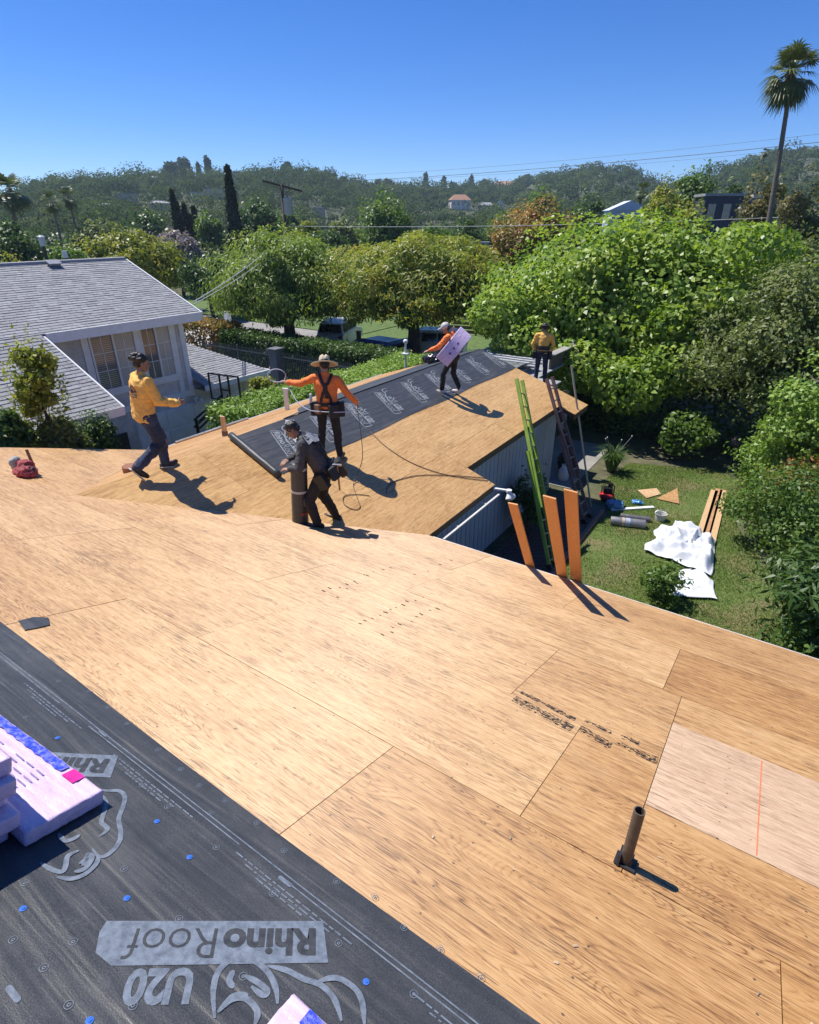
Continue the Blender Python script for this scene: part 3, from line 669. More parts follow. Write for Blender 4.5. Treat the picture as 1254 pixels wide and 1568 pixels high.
# ------------------------------------------------------------------ text and logo prints
def text_mesh(txt, size=1.0, off=0.0, shear=0.0):
    cu = bpy.data.curves.new('t', 'FONT'); cu.body = txt; cu.size = size; cu.offset = off; cu.shear = shear; cu.resolution_u = 3; cu.space_character = 0.97
    o = bpy.data.objects.new('t', cu); COL.objects.link(o); me = tomesh(o); bpy.data.objects.remove(o); bpy.data.curves.remove(cu); return me
def ribbon(mb, pts, w, h=0.0, cyc=False):
    """flat ribbon in the local xy plane, tapering at the ends"""
    P = []
    n = len(pts)
    for i in range(n - 1):       # smooth
        p0 = pts[max(0, i - 1)]; p1 = pts[i]; p2 = pts[i + 1]; p3 = pts[min(n - 1, i + 2)]
        for k in range(6):
            t = k / 6; P.append(tuple(0.5 * ((2 * p1[j]) + (-p0[j] + p2[j]) * t + (2 * p0[j] - 5 * p1[j] + 4 * p2[j] - p3[j]) * t * t + (-p0[j] + 3 * p1[j] - 3 * p2[j] + p3[j]) * t ** 3) for j in (0, 1)))
    P.append(tuple(pts[-1])); m = len(P); V = []; F = []
    for i, p in enumerate(P):
        a = P[max(0, i - 1)]; b_ = P[min(m - 1, i + 1)]; dx, dy = b_[0] - a[0], b_[1] - a[1]; L = sqrt(dx * dx + dy * dy) or 1
        ww = w * min(1, 0.35 + 4 * min(i, m - 1 - i) / m) / 2
        V += [(p[0] - dy / L * ww, p[1] + dx / L * ww, h), (p[0] + dy / L * ww, p[1] - dx / L * ww, h)]
        if i: F.append((2 * i - 2, 2 * i - 1, 2 * i + 1, 2 * i))
    mb.add(V, F)
C1 = lambda x, y: (x / 2.239, 1020 + y / 2.239)      # crop -> photo pixels
C8 = lambda x, y: (x / 4.9, 1040 + y / 4.9)
EMB_A = [[(690, 835), (800, 848), (890, 850), (935, 890), (925, 960), (890, 1060), (905, 1160), (890, 1240), (820, 1320), (745, 1345), (690, 1285)],
         [(690, 840), (760, 890), (795, 950), (770, 1040), (760, 1090), (805, 1140), (740, 1195)], [(440, 1170), (480, 1225), (540, 1215), (600, 1180)],
         [(300, 1390), (380, 1440), (460, 1460), (490, 1420), (510, 1340), (590, 1300)], [(425, 1500), (540, 1512), (640, 1475), (720, 1400), (740, 1330)],
         [(590, 1400), (640, 1370), (665, 1320), (650, 1390), (610, 1410)], [(555, 1460), (630, 1440), (685, 1370), (680, 1320)]]
EMB_B = [[(735, 1215), (730, 1120), (750, 1050), (800, 1012), (870, 1018), (920, 1060), (945, 1115), (950, 1165)], [(800, 1050), (785, 1085), (800, 1110)],
         [(835, 1068), (880, 1090), (915, 1120), (900, 1135), (860, 1105)], [(915, 1035), (980, 1050), (1040, 1080), (1100, 1102), (1145, 1150), (1170, 1225)],
         [(1085, 1090), (1150, 1076), (1212, 1110), (1240, 1160), (1248, 1240)], [(745, 1195), (790, 1152), (840, 1148), (880, 1190), (872, 1240)], [(770, 1170), (800, 1140), (850, 1135)]]
def logo_frame():
    """local frame of the printed mark on the main slope: origin at the right end of the bar, x along the lettering"""
    o = Vector((*PM.px(497, 1414), 0)); xe = Vector((*PM.px(165, 1414), 0)) - o; ang = math.atan2(xe.y, xe.x); return o, ang
LO, LANG = logo_frame()
def to_logo(px, py): a, b_ = PM.px(px, py); d = Vector((a, b_, 0)) - LO; c_, s_ = cos(-LANG), sin(-LANG); return (d.x * c_ - d.y * s_, d.x * s_ + d.y * c_)
def logo_meshes():
    """print meshes in the logo's own frame: bar, dark letters, U20, animal-head outline"""
    corners = [to_logo(*p) for p in ((494, 1413), (502, 1477), (170, 1482), (146, 1462), (152, 1430), (163, 1413))]
    bar = pmesh('logo_bar', [(x, y, 0) for x, y in corners], [tuple(range(len(corners)))])
    L = (Vector(to_logo(163, 1413)) - Vector(to_logo(494, 1413))).length
    hgt = abs(to_logo(494, 1413)[1] - to_logo(502, 1477)[1])
    sgn = 1 if to_logo(502, 1477)[1] > to_logo(494, 1413)[1] else -1
    ta = text_mesh('Rhino', 0.126, 0.0048); tb = text_mesh('Roof', 0.126, -0.0012); tu = text_mesh('U20', 0.165, 0.007)
    def place(me, x, y, wfit, hfit):
        n = len(me.vertices); co = np.empty(n * 3, np.float32); me.vertices.foreach_get('co', co); co = co.reshape(-1, 3)
        mn, mxv = co.min(0), co.max(0); co[:, 0] = (co[:, 0] - mn[0]) / (mxv[0] - mn[0]) * wfit + x; co[:, 1] = ((co[:, 1] - mn[1]) / (mxv[1] - mn[1]) * hfit) * sgn + y * sgn
        me.vertices.foreach_set('co', co.ravel()); me.update(); return me
    place(ta, 0.045 * L, 0.16 * hgt, 0.43 * L, 0.66 * hgt); place(tb, 0.505 * L, 0.16 * hgt, 0.39 * L, 0.70 * hgt)
    u0 = to_logo(300, 1484); u1 = to_logo(182, 1540); place(tu, abs(u0[0]), abs(u0[1]), abs(u1[0] - u0[0]), abs(u1[1] - u0[1]) * 1.08)
    eb = MB()
    for q_, st in enumerate(EMB_B): ribbon(eb, [to_logo(*C1(*p)) for p in st], 0.021, 0.00025 * q_)
    ea = MB()
    for q_, st in enumerate(EMB_A): ribbon(ea, [to_logo(*C8(*p)) for p in st], 0.020, 0.00025 * q_)
    return bar, ta, tb, tu, eb.mesh('emblem'), ea.mesh('emblem'), L, hgt, sgn
LG = logo_meshes()
def stamp_logo(parent, Mx, emblem, u20=True, dark=True, pale=None):
    """prints lie 1 mm above each other on the felt"""
    for i, (me, mat, h, nm) in enumerate(((LG[0], pale or M_PRINT, 0.0, 'logo_bar'), (LG[1], M_PRINTD, 0.0006, 'lettering'), (LG[2], M_PRINTD, 0.0006, 'lettering'), (LG[3], pale or M_PRINT, 0.0, 'lettering'), (emblem, pale or M_PRINT, 0.0005, 'emblem'))):
        if i == 3 and not u20: continue
        if len(me.materials) == 0: me.materials.append(mat)
        m2 = me
        if pale and me.materials[0] is not mat and i in (0, 3, 4): m2 = me.copy(); m2.materials.clear(); m2.materials.append(mat)
        link(nm, m2, None, parent, Mx @ Matrix.Translation((0, 0, h)))

# ------------------------------------------------------------------ underlayment on the main slope
def felt_sheet(pl, a0, a1, b0, b1, name, label, na, nb, amp, edge):
    V = []; F = []
    for i in range(na + 1):
        for j in range(nb + 1):
            a = a0 + (a1 - a0) * i / na; t = j / nb; b_ = b0 + (b1 - b0) * t
            if t == 1: b_ += edge(a)
            w = amp * (0.5 + 0.5 * mnoise.noise(Vector((a * 0.9, b_ * 7, 1.7)))) + amp * 0.5 * mnoise.noise(Vector((a * 2, b_ * 16, 8)))
            V.append(pl.p(a, b_, 0.006 + (min(amp * 1.4, max(0, w)) if j < nb else 0.0)))
    for i in range(na):
        for j in range(nb): k = i * (nb + 1) + j; F.append((k, k + nb + 1, k + nb + 2, k + 1) if False else (k, k + 1, k + nb + 2, k + nb + 1))
    o = link(name, pmesh(name, V, F), M_FELT, smooth=True)
    # give object coordinates of the slope to the material
    M = pl.M(); o.data.transform(M.inverted()); o.matrix_local = M
    return tag(o, label, 'underlayment')
felt = felt_sheet(PM, XL, 3.2, -1.2, 1.12, 'roof_underlayment', 'black roofing underlayment sheet printed with grey logos, beside the shingle bundles', 260, 90, 0.0014, lambda a: 0.012 * sin(a * 1.3) + 0.05 * sstep((-a - 2) / 4))
def felt_prints():
    Z = 0.0086
    def LM(): return Matrix.Translation((LO.x, LO.y, Z)) @ Matrix.Rotation(LANG, 4, 'Z')
    stamp_logo(felt, LM(), LG[4])
    # the next mark along the roll: its bar ends at photo pixel (182,1160)
    o2 = PM.px(183, 1160); d = (o2[0] - LO.x, o2[1] - LO.y)
    M2 = Matrix.Translation((o2[0], o2[1], Z)) @ Matrix.Rotation(LANG, 4, 'Z')
    for i, (me, h, nm) in enumerate(((LG[0], 0, 'logo_bar'), (LG[1], 0.0012, 'lettering'), (LG[2], 0.0012, 'lettering'), (LG[3], 0, 'lettering'))): link(nm, me, None, felt, M2 @ Matrix.Translation((0, 0, h)))
    LG[5].materials.append(M_PRINT); link('emblem', LG[5], None, felt, LM() @ Matrix.Translation((0, 0, 0.0005)))
    # further marks out of the way of the first two
    for k in (2, 3, 4): stamp_logo(felt, Matrix.Translation((LO.x + d[0] * k, LO.y - 0.10 * k, Z)) @ Matrix.Rotation(LANG, 4, 'Z'), LG[4])
    # lap lines along the edge and their small print (illegible dashes)
    mb = MB()
    for s in (0.965, 0.942):
        for i in range(34):
            a = -8.4 + i * 0.3
            if s < 0.96 and i % 5 == 3: continue
            mb.add([(a, s, Z), (a + 0.3, s, Z), (a + 0.3, s + 0.006, Z), (a, s + 0.006, Z)], [(0, 1, 2, 3)])
    mb.build('lap_line', M_PRINT, felt)
    dm = MB()
    for i in range(9):
        a = -7.0 + i * 0.92
        for r in range(3):
            x = a + 0.08 * r; e = a + 0.62 - 0.1 * r
            while x < e:
                w = random.uniform(0.012, 0.05); dm.add([(x, 0.905 - r * 0.018, Z), (x + w, 0.905 - r * 0.018, Z), (x + w, 0.911 - r * 0.018, Z), (x, 0.911 - r * 0.018, Z)], [(0, 1, 2, 3)]); x += w + random.uniform(0.006, 0.012)
    o = dm.build('small_print', M_PRINT, felt); o['kind'] = 'stuff'
    pm = MB()
    V = [(0.011 * cos(t) + (0.026 if cos(t) > 0 else -0.026), 0.010 * sin(t), 0) for t in np.linspace(0, 2 * pi, 16, endpoint=False)]
    pill = pmesh('pill_mark', V, [tuple(range(16))]); pill.materials.append(M_PRINT)
    for px, py in ((436, 1352), (158, 1125), (20, 1525)):
        a, b_ = PM.px(px, py); link('pill_mark', pill, None, felt, Matrix.Translation((a, b_, Z)))
    # nailing targets: small rings
    rm = MB(); n = 18
    for r0, r1 in ((0.0125, 0.0145), (0.003, 0.006)):
        V = [(r * cos(2 * pi * k / n), r * sin(2 * pi * k / n), 0) for k in range(n) for r in (r0, r1)]; rm.add(V, [(2 * k, 2 * k + 1, (2 * k + 3) % (2 * n), (2 * k + 2) % (2 * n)) for k in range(n)])
    ring = rm.mesh('nail_target'); ring.materials.append(M_PRINT)
    pts = [(515, 1352), (573, 1375), (618, 1423), (673, 1455), (735, 1498), (435, 1305), (393, 1262), (345, 1228), (322, 1248), (277, 1180), (242, 1150), (195, 1110), (137, 1060), (256, 1238), (190, 1333), (331, 1300), (274, 1410), (417, 1371), (112, 1445), (20, 1442), (38, 1355), (67, 1485), (105, 1542), (203, 1543), (518, 1447), (633, 1525), (372, 1498), (165, 1085), (90, 1045), (45, 1000), (40, 1100), (218, 1205), (305, 1205)]
    for px, py in pts:
        a, b_ = PM.px(px, py); link('nail_target', ring, None, felt, Matrix.Translation((a, b_, Z + 0.0003)))
    # blue plastic cap nails
    cm = MB().lathe([(0.0, 0.004), (0.006, 0.004), (0.007, 0.002), (0.0125, 0.0015), (0.0125, 0.0), (0.0, 0.0)], 14).mesh('cap_nail'); cm.materials.append(plain('blue_cap', (0.05, 0.16, 0.55), 0.35, 0.15, 20, 0.05))
    for px, py in ((290, 1315), (194, 1378), (35, 1394), (153, 1217), (560, 1506), (88, 1132), (137, 1566), (240, 1260)):
        a, b_ = PM.px(px, py); link('cap_nail', cm, None, felt, Matrix.Translation((a, b_, Z - 0.001)))
felt_prints()
# scrap of underlayment
def scrap():
    V = [PM.px(*p) for p in ((28, 952), (52, 946), (74, 947), (76, 958), (60, 962), (38, 966))]
    c = Vector((sum(v[0] for v in V) / 6, sum(v[1] for v in V) / 6, 0)); mb = MB(); mb.prism([(v[0] - c.x, v[1] - c.y) for v in V], 0.002, 0.008)
    tag(mb.build('underlayment_scrap', M_FELT, None, PM.M(c.x, c.y)), 'small black scrap of underlayment lying alone on the plywood', 'scrap')
scrap()

# ------------------------------------------------------------------ underlayment strip along the wing ridge, unrolling
def wing_felt():
    o = felt_sheet(PW, -15.0, -5.93, -0.02, 1.20, 'underlayment_strip', 'black underlayment strip with white logos rolled out along the wing ridge', 120, 24, 0.0035, lambda a: 0.02 * sin(a * 2.1))
    pale = plain('print_white', (0.27, 0.29, 0.31), 0.45, 0.3, 30, 0.1)
    me = []
    eb = MB()
    for q_, st in enumerate(EMB_B): ribbon(eb, [to_logo(*C1(*p)) for p in st], 0.019, 0.0003 * q_)
    emb = eb.mesh('emblem'); emb.materials.append(pale)
    # bar drawn as an outline with light letters, as it reads from afar
    fr = MB(); L, hgt, sg = LG[6], LG[7], LG[8]
    for p in (((0, 0), (L, 0)), ((L, 0), (L * 0.97, hgt * sg)), ((L * 0.97, hgt * sg), (0.02, hgt * sg)), ((0.02, hgt * sg), (0, 0))): ribbon(fr, list(p), 0.019, 0.0003 * len(fr.V) / 14)
    frm = fr.mesh('logo_bar'); frm.materials.append(pale)
    la = LG[1].copy(); la.materials.clear(); la.materials.append(pale); lb = LG[2].copy(); lb.materials.clear(); lb.materials.append(pale); lu = LG[3].copy(); lu.materials.clear(); lu.materials.append(pale)
    for k in range(9):
        y = 6.55 + k * 1.02
        Mx = Matrix.Translation((-y - 0.10, 0.16, 0.0118)) @ Matrix.Rotation(radians(68), 4, 'Z') @ Matrix.Scale(1.12, 4)
        for nm, m_ in (('logo_bar', frm), ('lettering', la), ('lettering', lb), ('lettering', lu), ('emblem', emb)): link(nm, m_, None, o, Mx)
    # the part still on the roll
    rl = MB(); p0 = PW.p(-5.93, -0.03, 0.06); p1 = PW.p(-5.80, 1.24, 0.06)
    ax = (p1 - p0).normalized(); L_ = (p1 - p0).length
    pr = [(0.0, 0.0), (0.03, 0.0), (0.032, -0.004), (0.058, 0.0)] + [(0.058 + 0.0015 * sin(k * 2.2), L_ * k / 12) for k in range(1, 12)] + [(0.057, L_), (0.03, L_ + 0.004), (0.03, L_), (0.0, L_)]
    r = rl.lathe(pr, 18).build('roll', M_FELT, o, None, smooth=True)
    r.matrix_local = PW.M().inverted() @ Matrix.Translation(p0) @ ax.to_track_quat('Z', 'Y').to_matrix().to_4x4()
    # loose lap over the ridge
    V = []; F = []; n = 60
    for i in range(n + 1):
        y = 7.2 + 7.8 * i / n; wdt = 0.12 + 1.7 * sstep((y - 7.2) / 2.6) + 0.08 * sin(y * 2.3)
        for j in range(5):
            b_ = wdt * j / 4; V.append(PL.p(y, b_, 0.01 + 0.05 * sin(pi * j / 4) * (0.6 + 0.4 * sin(y * 1.7)) + 0.02 * (j == 0)))
    for i in range(n):
        for j in range(4): k = i * 5 + j; F.append((k, k + 5, k + 6, k + 1))
    lp = link('ridge_lap', pmesh('ridge_lap', V, F), M_FELT, o, smooth=True); lp.matrix_local = PW.M().inverted()
wing_felt()

# ------------------------------------------------------------------ printed grade stamps on the plywood (black ink)
def stamps():
    m, nt, b = new_mat('black_ink'); v = texco(nt)
    n1 = nse(nt, scl(nt, v, (30, 60, 1)), 1.0, 3, 0.7); n2 = nse(nt, scl(nt, v, (6, 110, 1)), 1.0, 2, 0.6)
    b.inputs['Base Color'].default_value = (0.02, 0.02, 0.022, 1); b.inputs['Roughness'].default_value = 0.8
    f = mth(nt, 'GREATER_THAN', mth(nt, 'ADD', mth(nt, 'MULTIPLY', n1, 0.6), mth(nt, 'MULTIPLY', n2, 0.4)), 0.515)
    tr = nt.nodes.new('ShaderNodeBsdfTransparent'); mx = nt.nodes.new('ShaderNodeMixShader'); lk(nt, f, mx.inputs[0]); lk(nt, tr.outputs[0], mx.inputs[1]); lk(nt, b.outputs[0], mx.inputs[2])
    lk(nt, mx.outputs[0], nt.nodes['Material Output'].inputs[0])
    for quads in ([(783, 1073), (790, 1066), (880, 1112), (872, 1121)], [(795, 1061), (799, 1058), (882, 1100), (879, 1105)], [(886, 1118), (891, 1112), (938, 1138), (932, 1150)], [(940, 1139), (946, 1137), (1008, 1160), (1006, 1172)], [(893, 1106), (897, 1102), (938, 1120), (935, 1124)], [(949, 1130), (952, 1125), (980, 1136), (978, 1142)]):
        ab = [PM.px(*q) for q in quads]; c = (sum(a for a, _ in ab) / 4, sum(b_ for _, b_ in ab) / 4)
        o = link('grade_stamp', pmesh('grade_stamp', [(a - c[0], b_ - c[1], 0.0035) for a, b_ in ab], [(0, 1, 2, 3)]), m, deck, PM.M(*c))
    # rows of black staple marks across the sheets
    sm = MB().box((0, 0, 0), (0.035, 0.010, 0.002)).mesh('staple_mark'); sm.materials.append(plain('staple_black', (0.03, 0.02, 0.014), 0.8, 0.3, 30, 0))
    for (p, q, n_) in (((548, 954), (645, 915), 11), (((585, 972), (680, 925)) + (10,)), ((490, 905), (545, 893), 5), ((520, 915), (560, 880), 4), ((640, 880), (690, 860), 4), ((560, 880), (600, 870), 4)):
        for i in range(n_):
            t = (i + random.uniform(-.25, .25)) / (n_ - 1); a, b_ = PM.px(p[0] + (q[0] - p[0]) * t, p[1] + (q[1] - p[1]) * t)
            link('staple_mark', sm, None, deck, PM.M(a + random.uniform(-.03, .03), b_, 0.0035, random.uniform(-.3, .3)) @ Matrix.Scale(random.uniform(0.6, 1.3), 4))
stamps()
def chips():
    rng = np.random.default_rng(12); mb = MB()
    for k in range(170):
        a = rng.uniform(-7.0, 2.4); b_ = rng.uniform(1.25, 6.8)
        if b_ > YR / CT + (EAVE_S - YR / CT) * (abs(a - XR) / 3.43) - 0.1: continue
        t = rng.uniform(0, pi); L = rng.uniform(0.004, 0.014); w = rng.uniform(0.0015, 0.005); e = PM.ex * cos(t) + PM.ey * sin(t); f = PM.ey * cos(t) - PM.ex * sin(t); p = PM.p(a, b_, 0.004)
        mb.add([p - e * L - f * w, p + e * L - f * w * 0.6, p + e * L * 0.8 + f * w + PM.n * 0.004, p - e * L + f * w + PM.n * 0.002], [(0, 1, 2, 3)])
    o = mb.build('wood_chips', plain('wood_chip', (0.72, 0.56, 0.38), 0.8, 0.2, 30, 0, island=0.45)); tag(o, 'scattered wood chips and sawdust on the plywood deck', 'debris', kind='stuff')
chips()

# ================================================================== vegetation
def unit(v): return v / (np.linalg.norm(v, axis=1, keepdims=True) + 1e-9)
def leaves(P, Nrm, ln, wd, rng, droop=0.0, jit=0.7, fold=0.25, shape='diamond'):
    """one folded leaf face per point"""
    n = len(P); nr = unit(Nrm + rng.normal(0, jit, (n, 3)))
    t = rng.normal(0, 1, (n, 3)); t[:, 2] -= droop * 2.0; t = unit(t - nr * (t * nr).sum(1, keepdims=True)); s = np.cross(nr, t)
    l = (ln * rng.uniform(0.65, 1.3, n))[:, None]; w = (wd * rng.uniform(0.65, 1.3, n))[:, None]
    A = P; C = P + t * l + nr * (-fold * w); B = P + t * l * 0.45 + s * w * 0.5 + nr * fold * w * 0.6; D = P + t * l * 0.45 - s * w * 0.5 + nr * fold * w * 0.6
    V = np.stack([A, B, C, D], 1).reshape(-1, 3); F = np.arange(n * 4).reshape(-1, 4); return V, F
def shell_pts(blobs, n, rng, inner=0.55):
    """points spread through the outer part of ellipsoid clumps; blobs: (c, r3)"""
    C = np.array([b[0] for b in blobs]); R = np.array([b[1] for b in blobs]); wgt = (R.prod(1)) ** (2 / 3); wgt /= wgt.sum()
    k = rng.choice(len(blobs), n, p=wgt); d = unit(rng.normal(0, 1, (n, 3))); rr = (inner + (1.04 - inner) * rng.random(n) ** 0.55)[:, None]
    return C[k] + d * R[k] * rr, unit(d / R[k])
def clumps(c, r, K, rng, size=0.36, flat=0.8, bottom=-0.75, top=1.0):
    """clump ellipsoids over a crown ellipsoid, uneven"""
    out = []; c = np.array(c, float); r = np.array(r, float); i = 0
    while len(out) < K and i < K * 30:
        i += 1; d = unit(rng.normal(0, 1, (1, 3)))[0]
        if d[2] < bottom or d[2] > top: continue
        q = rng.uniform(0.45, 0.88) if i % 3 else rng.uniform(0.1, 0.5)
        s = size * rng.uniform(0.6, 1.25); m = (r[0] + r[1] + r[2]) / 3
        out.append((c + d * r * q, np.array([m * s, m * s, m * s * flat])))
    return out
def limbs(mb, base, top, r0, blobs, rng, n=7):
    base = Vector(base); top = Vector(top); k = Vector((rng.uniform(-.3, .3), rng.uniform(-.3, .3), 0)) * (top - base).length * 0.25
    mid = base.lerp(top, 0.5) + k; mb.tube([base - Vector((0, 0, 0.2)), base + Vector((0, 0, 0.02)), mid, top], [r0 * 1.35, r0 * 1.12, r0 * 0.8, r0 * 0.55], 10)
    ch = list(range(len(blobs))); rng.shuffle(ch)
    for i in ch[:n]:
        e = Vector(blobs[i][0]); s = base.lerp(top, rng.uniform(0.55, 1.0)) if True else top
        if i % 2: s = top
        m1 = s.lerp(e, 0.5) + Vector((rng.normal(), rng.normal(), abs(rng.normal()))) * (e - s).length * 0.08
        mb.tube([s, m1, e], [r0 * 0.42, r0 * 0.26, r0 * 0.08], 6)
def tree(name, label, cat, base, crown_c, crown_r, mat, nleaf, ln, wd, seed, K=26, r0=0.18, group=None, droop=0.0, size=0.36, bottom=-0.75, jit=0.7, flat=0.8, inner=0.55, bark=None, extra=None, nl=9, scatter=0.15):
    rng = np.random.default_rng(seed); base = Vector(base)
    root = thing(name, label, cat, base, 0, group)
    c = np.array(crown_c, float) - np.array(base); bl = clumps(c, crown_r, K, rng, size, flat, bottom)
    if extra: bl += [(np.array(e[0], float) - np.array(base), np.array(e[1], float)) for e in extra]
    mb = MB(); limbs(mb, (0, 0, 0), tuple(c - np.array([0, 0, crown_r[2] * 0.35])), r0, bl, rng, nl)
    mb.build('trunk', bark or M_BARK, root, smooth=True)
    P, Nn = shell_pts(bl, int(nleaf * (1 - scatter)), rng, inner); P2, N2 = shell_pts([(c, np.array(crown_r) * 1.0)], int(nleaf * scatter), rng, 0.7)
    P2 = c + (P2 - c) * (0.98 + 0.42 * np.array([mnoise.noise(Vector(q) * 2.6 + Vector((seed, 0, 0))) for q in N2]))[:, None]
    k2 = P2[:, 2] > c[2] + crown_r[2] * bottom; P = np.concatenate([P, P2[k2]]); Nn = np.concatenate([Nn, N2[k2]]); Nn[:, 2] += 0.35
    zmin = c[2] - crown_r[2] * 1.15; k = P[:, 2] > max(zmin, 0.05); P, Nn = P[k], Nn[k]
    V, F = leaves(P, Nn, ln, wd, rng, droop, jit)
    link('crown', fmesh('crown', V, F), mat, root)
    return root
def pxtree(name, label, px, ytop, ybot, wpx, D, mat, nleaf, seed, leaf=None, group='trees beyond the street', cat='tree', K=30, depth=1.0, **kw):
    """a tree whose crown spans photo pixels, standing D metres away on the ground"""
    ym = (ytop + ybot) / 2; c = onD(px, ym, D); t = onD(px, ytop, D); b = onD(px, ybot, D)
    rz = (t.z - b.z) / 2; rx = wpx / 2 / FPX * (c - CAM).dot(FV * cp - UP * sp); g = gz(c.x, c.y)
    lo = g + kw.pop('lift', 0.9)
    if b.z > lo: rz = (t.z - lo) / 2; c.z = lo + rz; nleaf = int(nleaf * 1.35)
    px_m = D / FPX * 1.53; lf = leaf or max(0.14, px_m * 3.0)
    s = kw.pop('size', 0.30); sq = 1 / (1 + s * 0.55)
    return tree(name, label, cat, (c.x, c.y, g), c, (rx * sq * 1.06, rx * sq * depth, rz * sq * 1.04), mat, nleaf, lf, lf * kw.pop('asp', 0.6), seed, K=K, group=group, size=s, **kw)

# ---- the big broadleaf tree behind the wing and lawn
c_ = onD(962, 478, 25.0)
tree('broadleaf_tree', 'large bright green broadleaf tree spreading behind the wing and the lawn', 'tree', (c_.x, c_.y, 0), (c_.x, c_.y, 3.75), (5.6, 4.2, 3.1), L_SYC, 135000, 0.185, 0.155, 3, K=190, r0=0.28, size=0.19, bottom=-0.9, jit=0.6, scatter=0.12,
     extra=[(tuple(onD(*q)), r) for q, r in (((765, 480, 22.5), (1.1, 1.1, 0.9)), ((800, 520, 22.0), (1.2, 1.1, 0.9)), ((822, 470, 23.5), (1.2, 1.1, 0.8)), ((875, 432, 24), (1.3, 1.2, 0.8)), ((955, 385, 24), (1.3, 1.3, 0.8)), ((1150, 385, 24), (1.5, 1.4, 0.9)), ((890, 560, 21), (1.2, 1.0, 0.9)), ((960, 590, 20.5), (1.3, 1.0, 0.9)), ((1040, 560, 21), (1.2, 1.0, 0.9)), ((745, 485, 22), (0.7, 0.7, 0.5)))], nl=16)
# ---- two pepper trees by the street
for (nm, lab, px, yt, yb, w, D, mt, sd, dr) in (('pepper_tree', 'wide weeping green pepper tree shading the street behind the iron fence', 438, 356, 532, 246, 37, L_PEP, 21, 0.9), ('pepper_tree', 'wide flat-topped pepper tree with golden upper leaves beside the white car', 634, 361, 526, 316, 34, L_PEP2, 22, 0.55)):
    c = onD(px, (yt + yb) / 2, D); rx = w / 2 / FPX * D * 0.97; g = gz(c.x, c.y); rz = (onD(px, yt, D).z - onD(px, yb, D).z) / 2 * 0.9
    r_ = tree(nm, lab, 'tree', (c.x, c.y, g), (c.x, c.y, c.z + 0.25), (rx * 0.95, rx * 0.78, rz * 1.0), mt, 115000, 0.27, 0.075, sd, K=110, r0=0.42, droop=dr, size=0.24, bottom=-0.55, jit=0.5, flat=0.75, scatter=0.1, group='pepper trees along the street', nl=14)
    if True:      # darker shaded undergrowth of the same crown
        rng = np.random.default_rng(5); bl = clumps((0, 0, c.z - g - 0.15), (rx * 0.8, rx * 0.65, rz * 0.6), 30, rng, 0.26); P, Nn = shell_pts(bl, 40000, rng, 0.4); V, F = leaves(P, Nn, 0.27, 0.075, rng, 0.9)
        link('crown', fmesh('crown', V, F), L_PEP, r_)

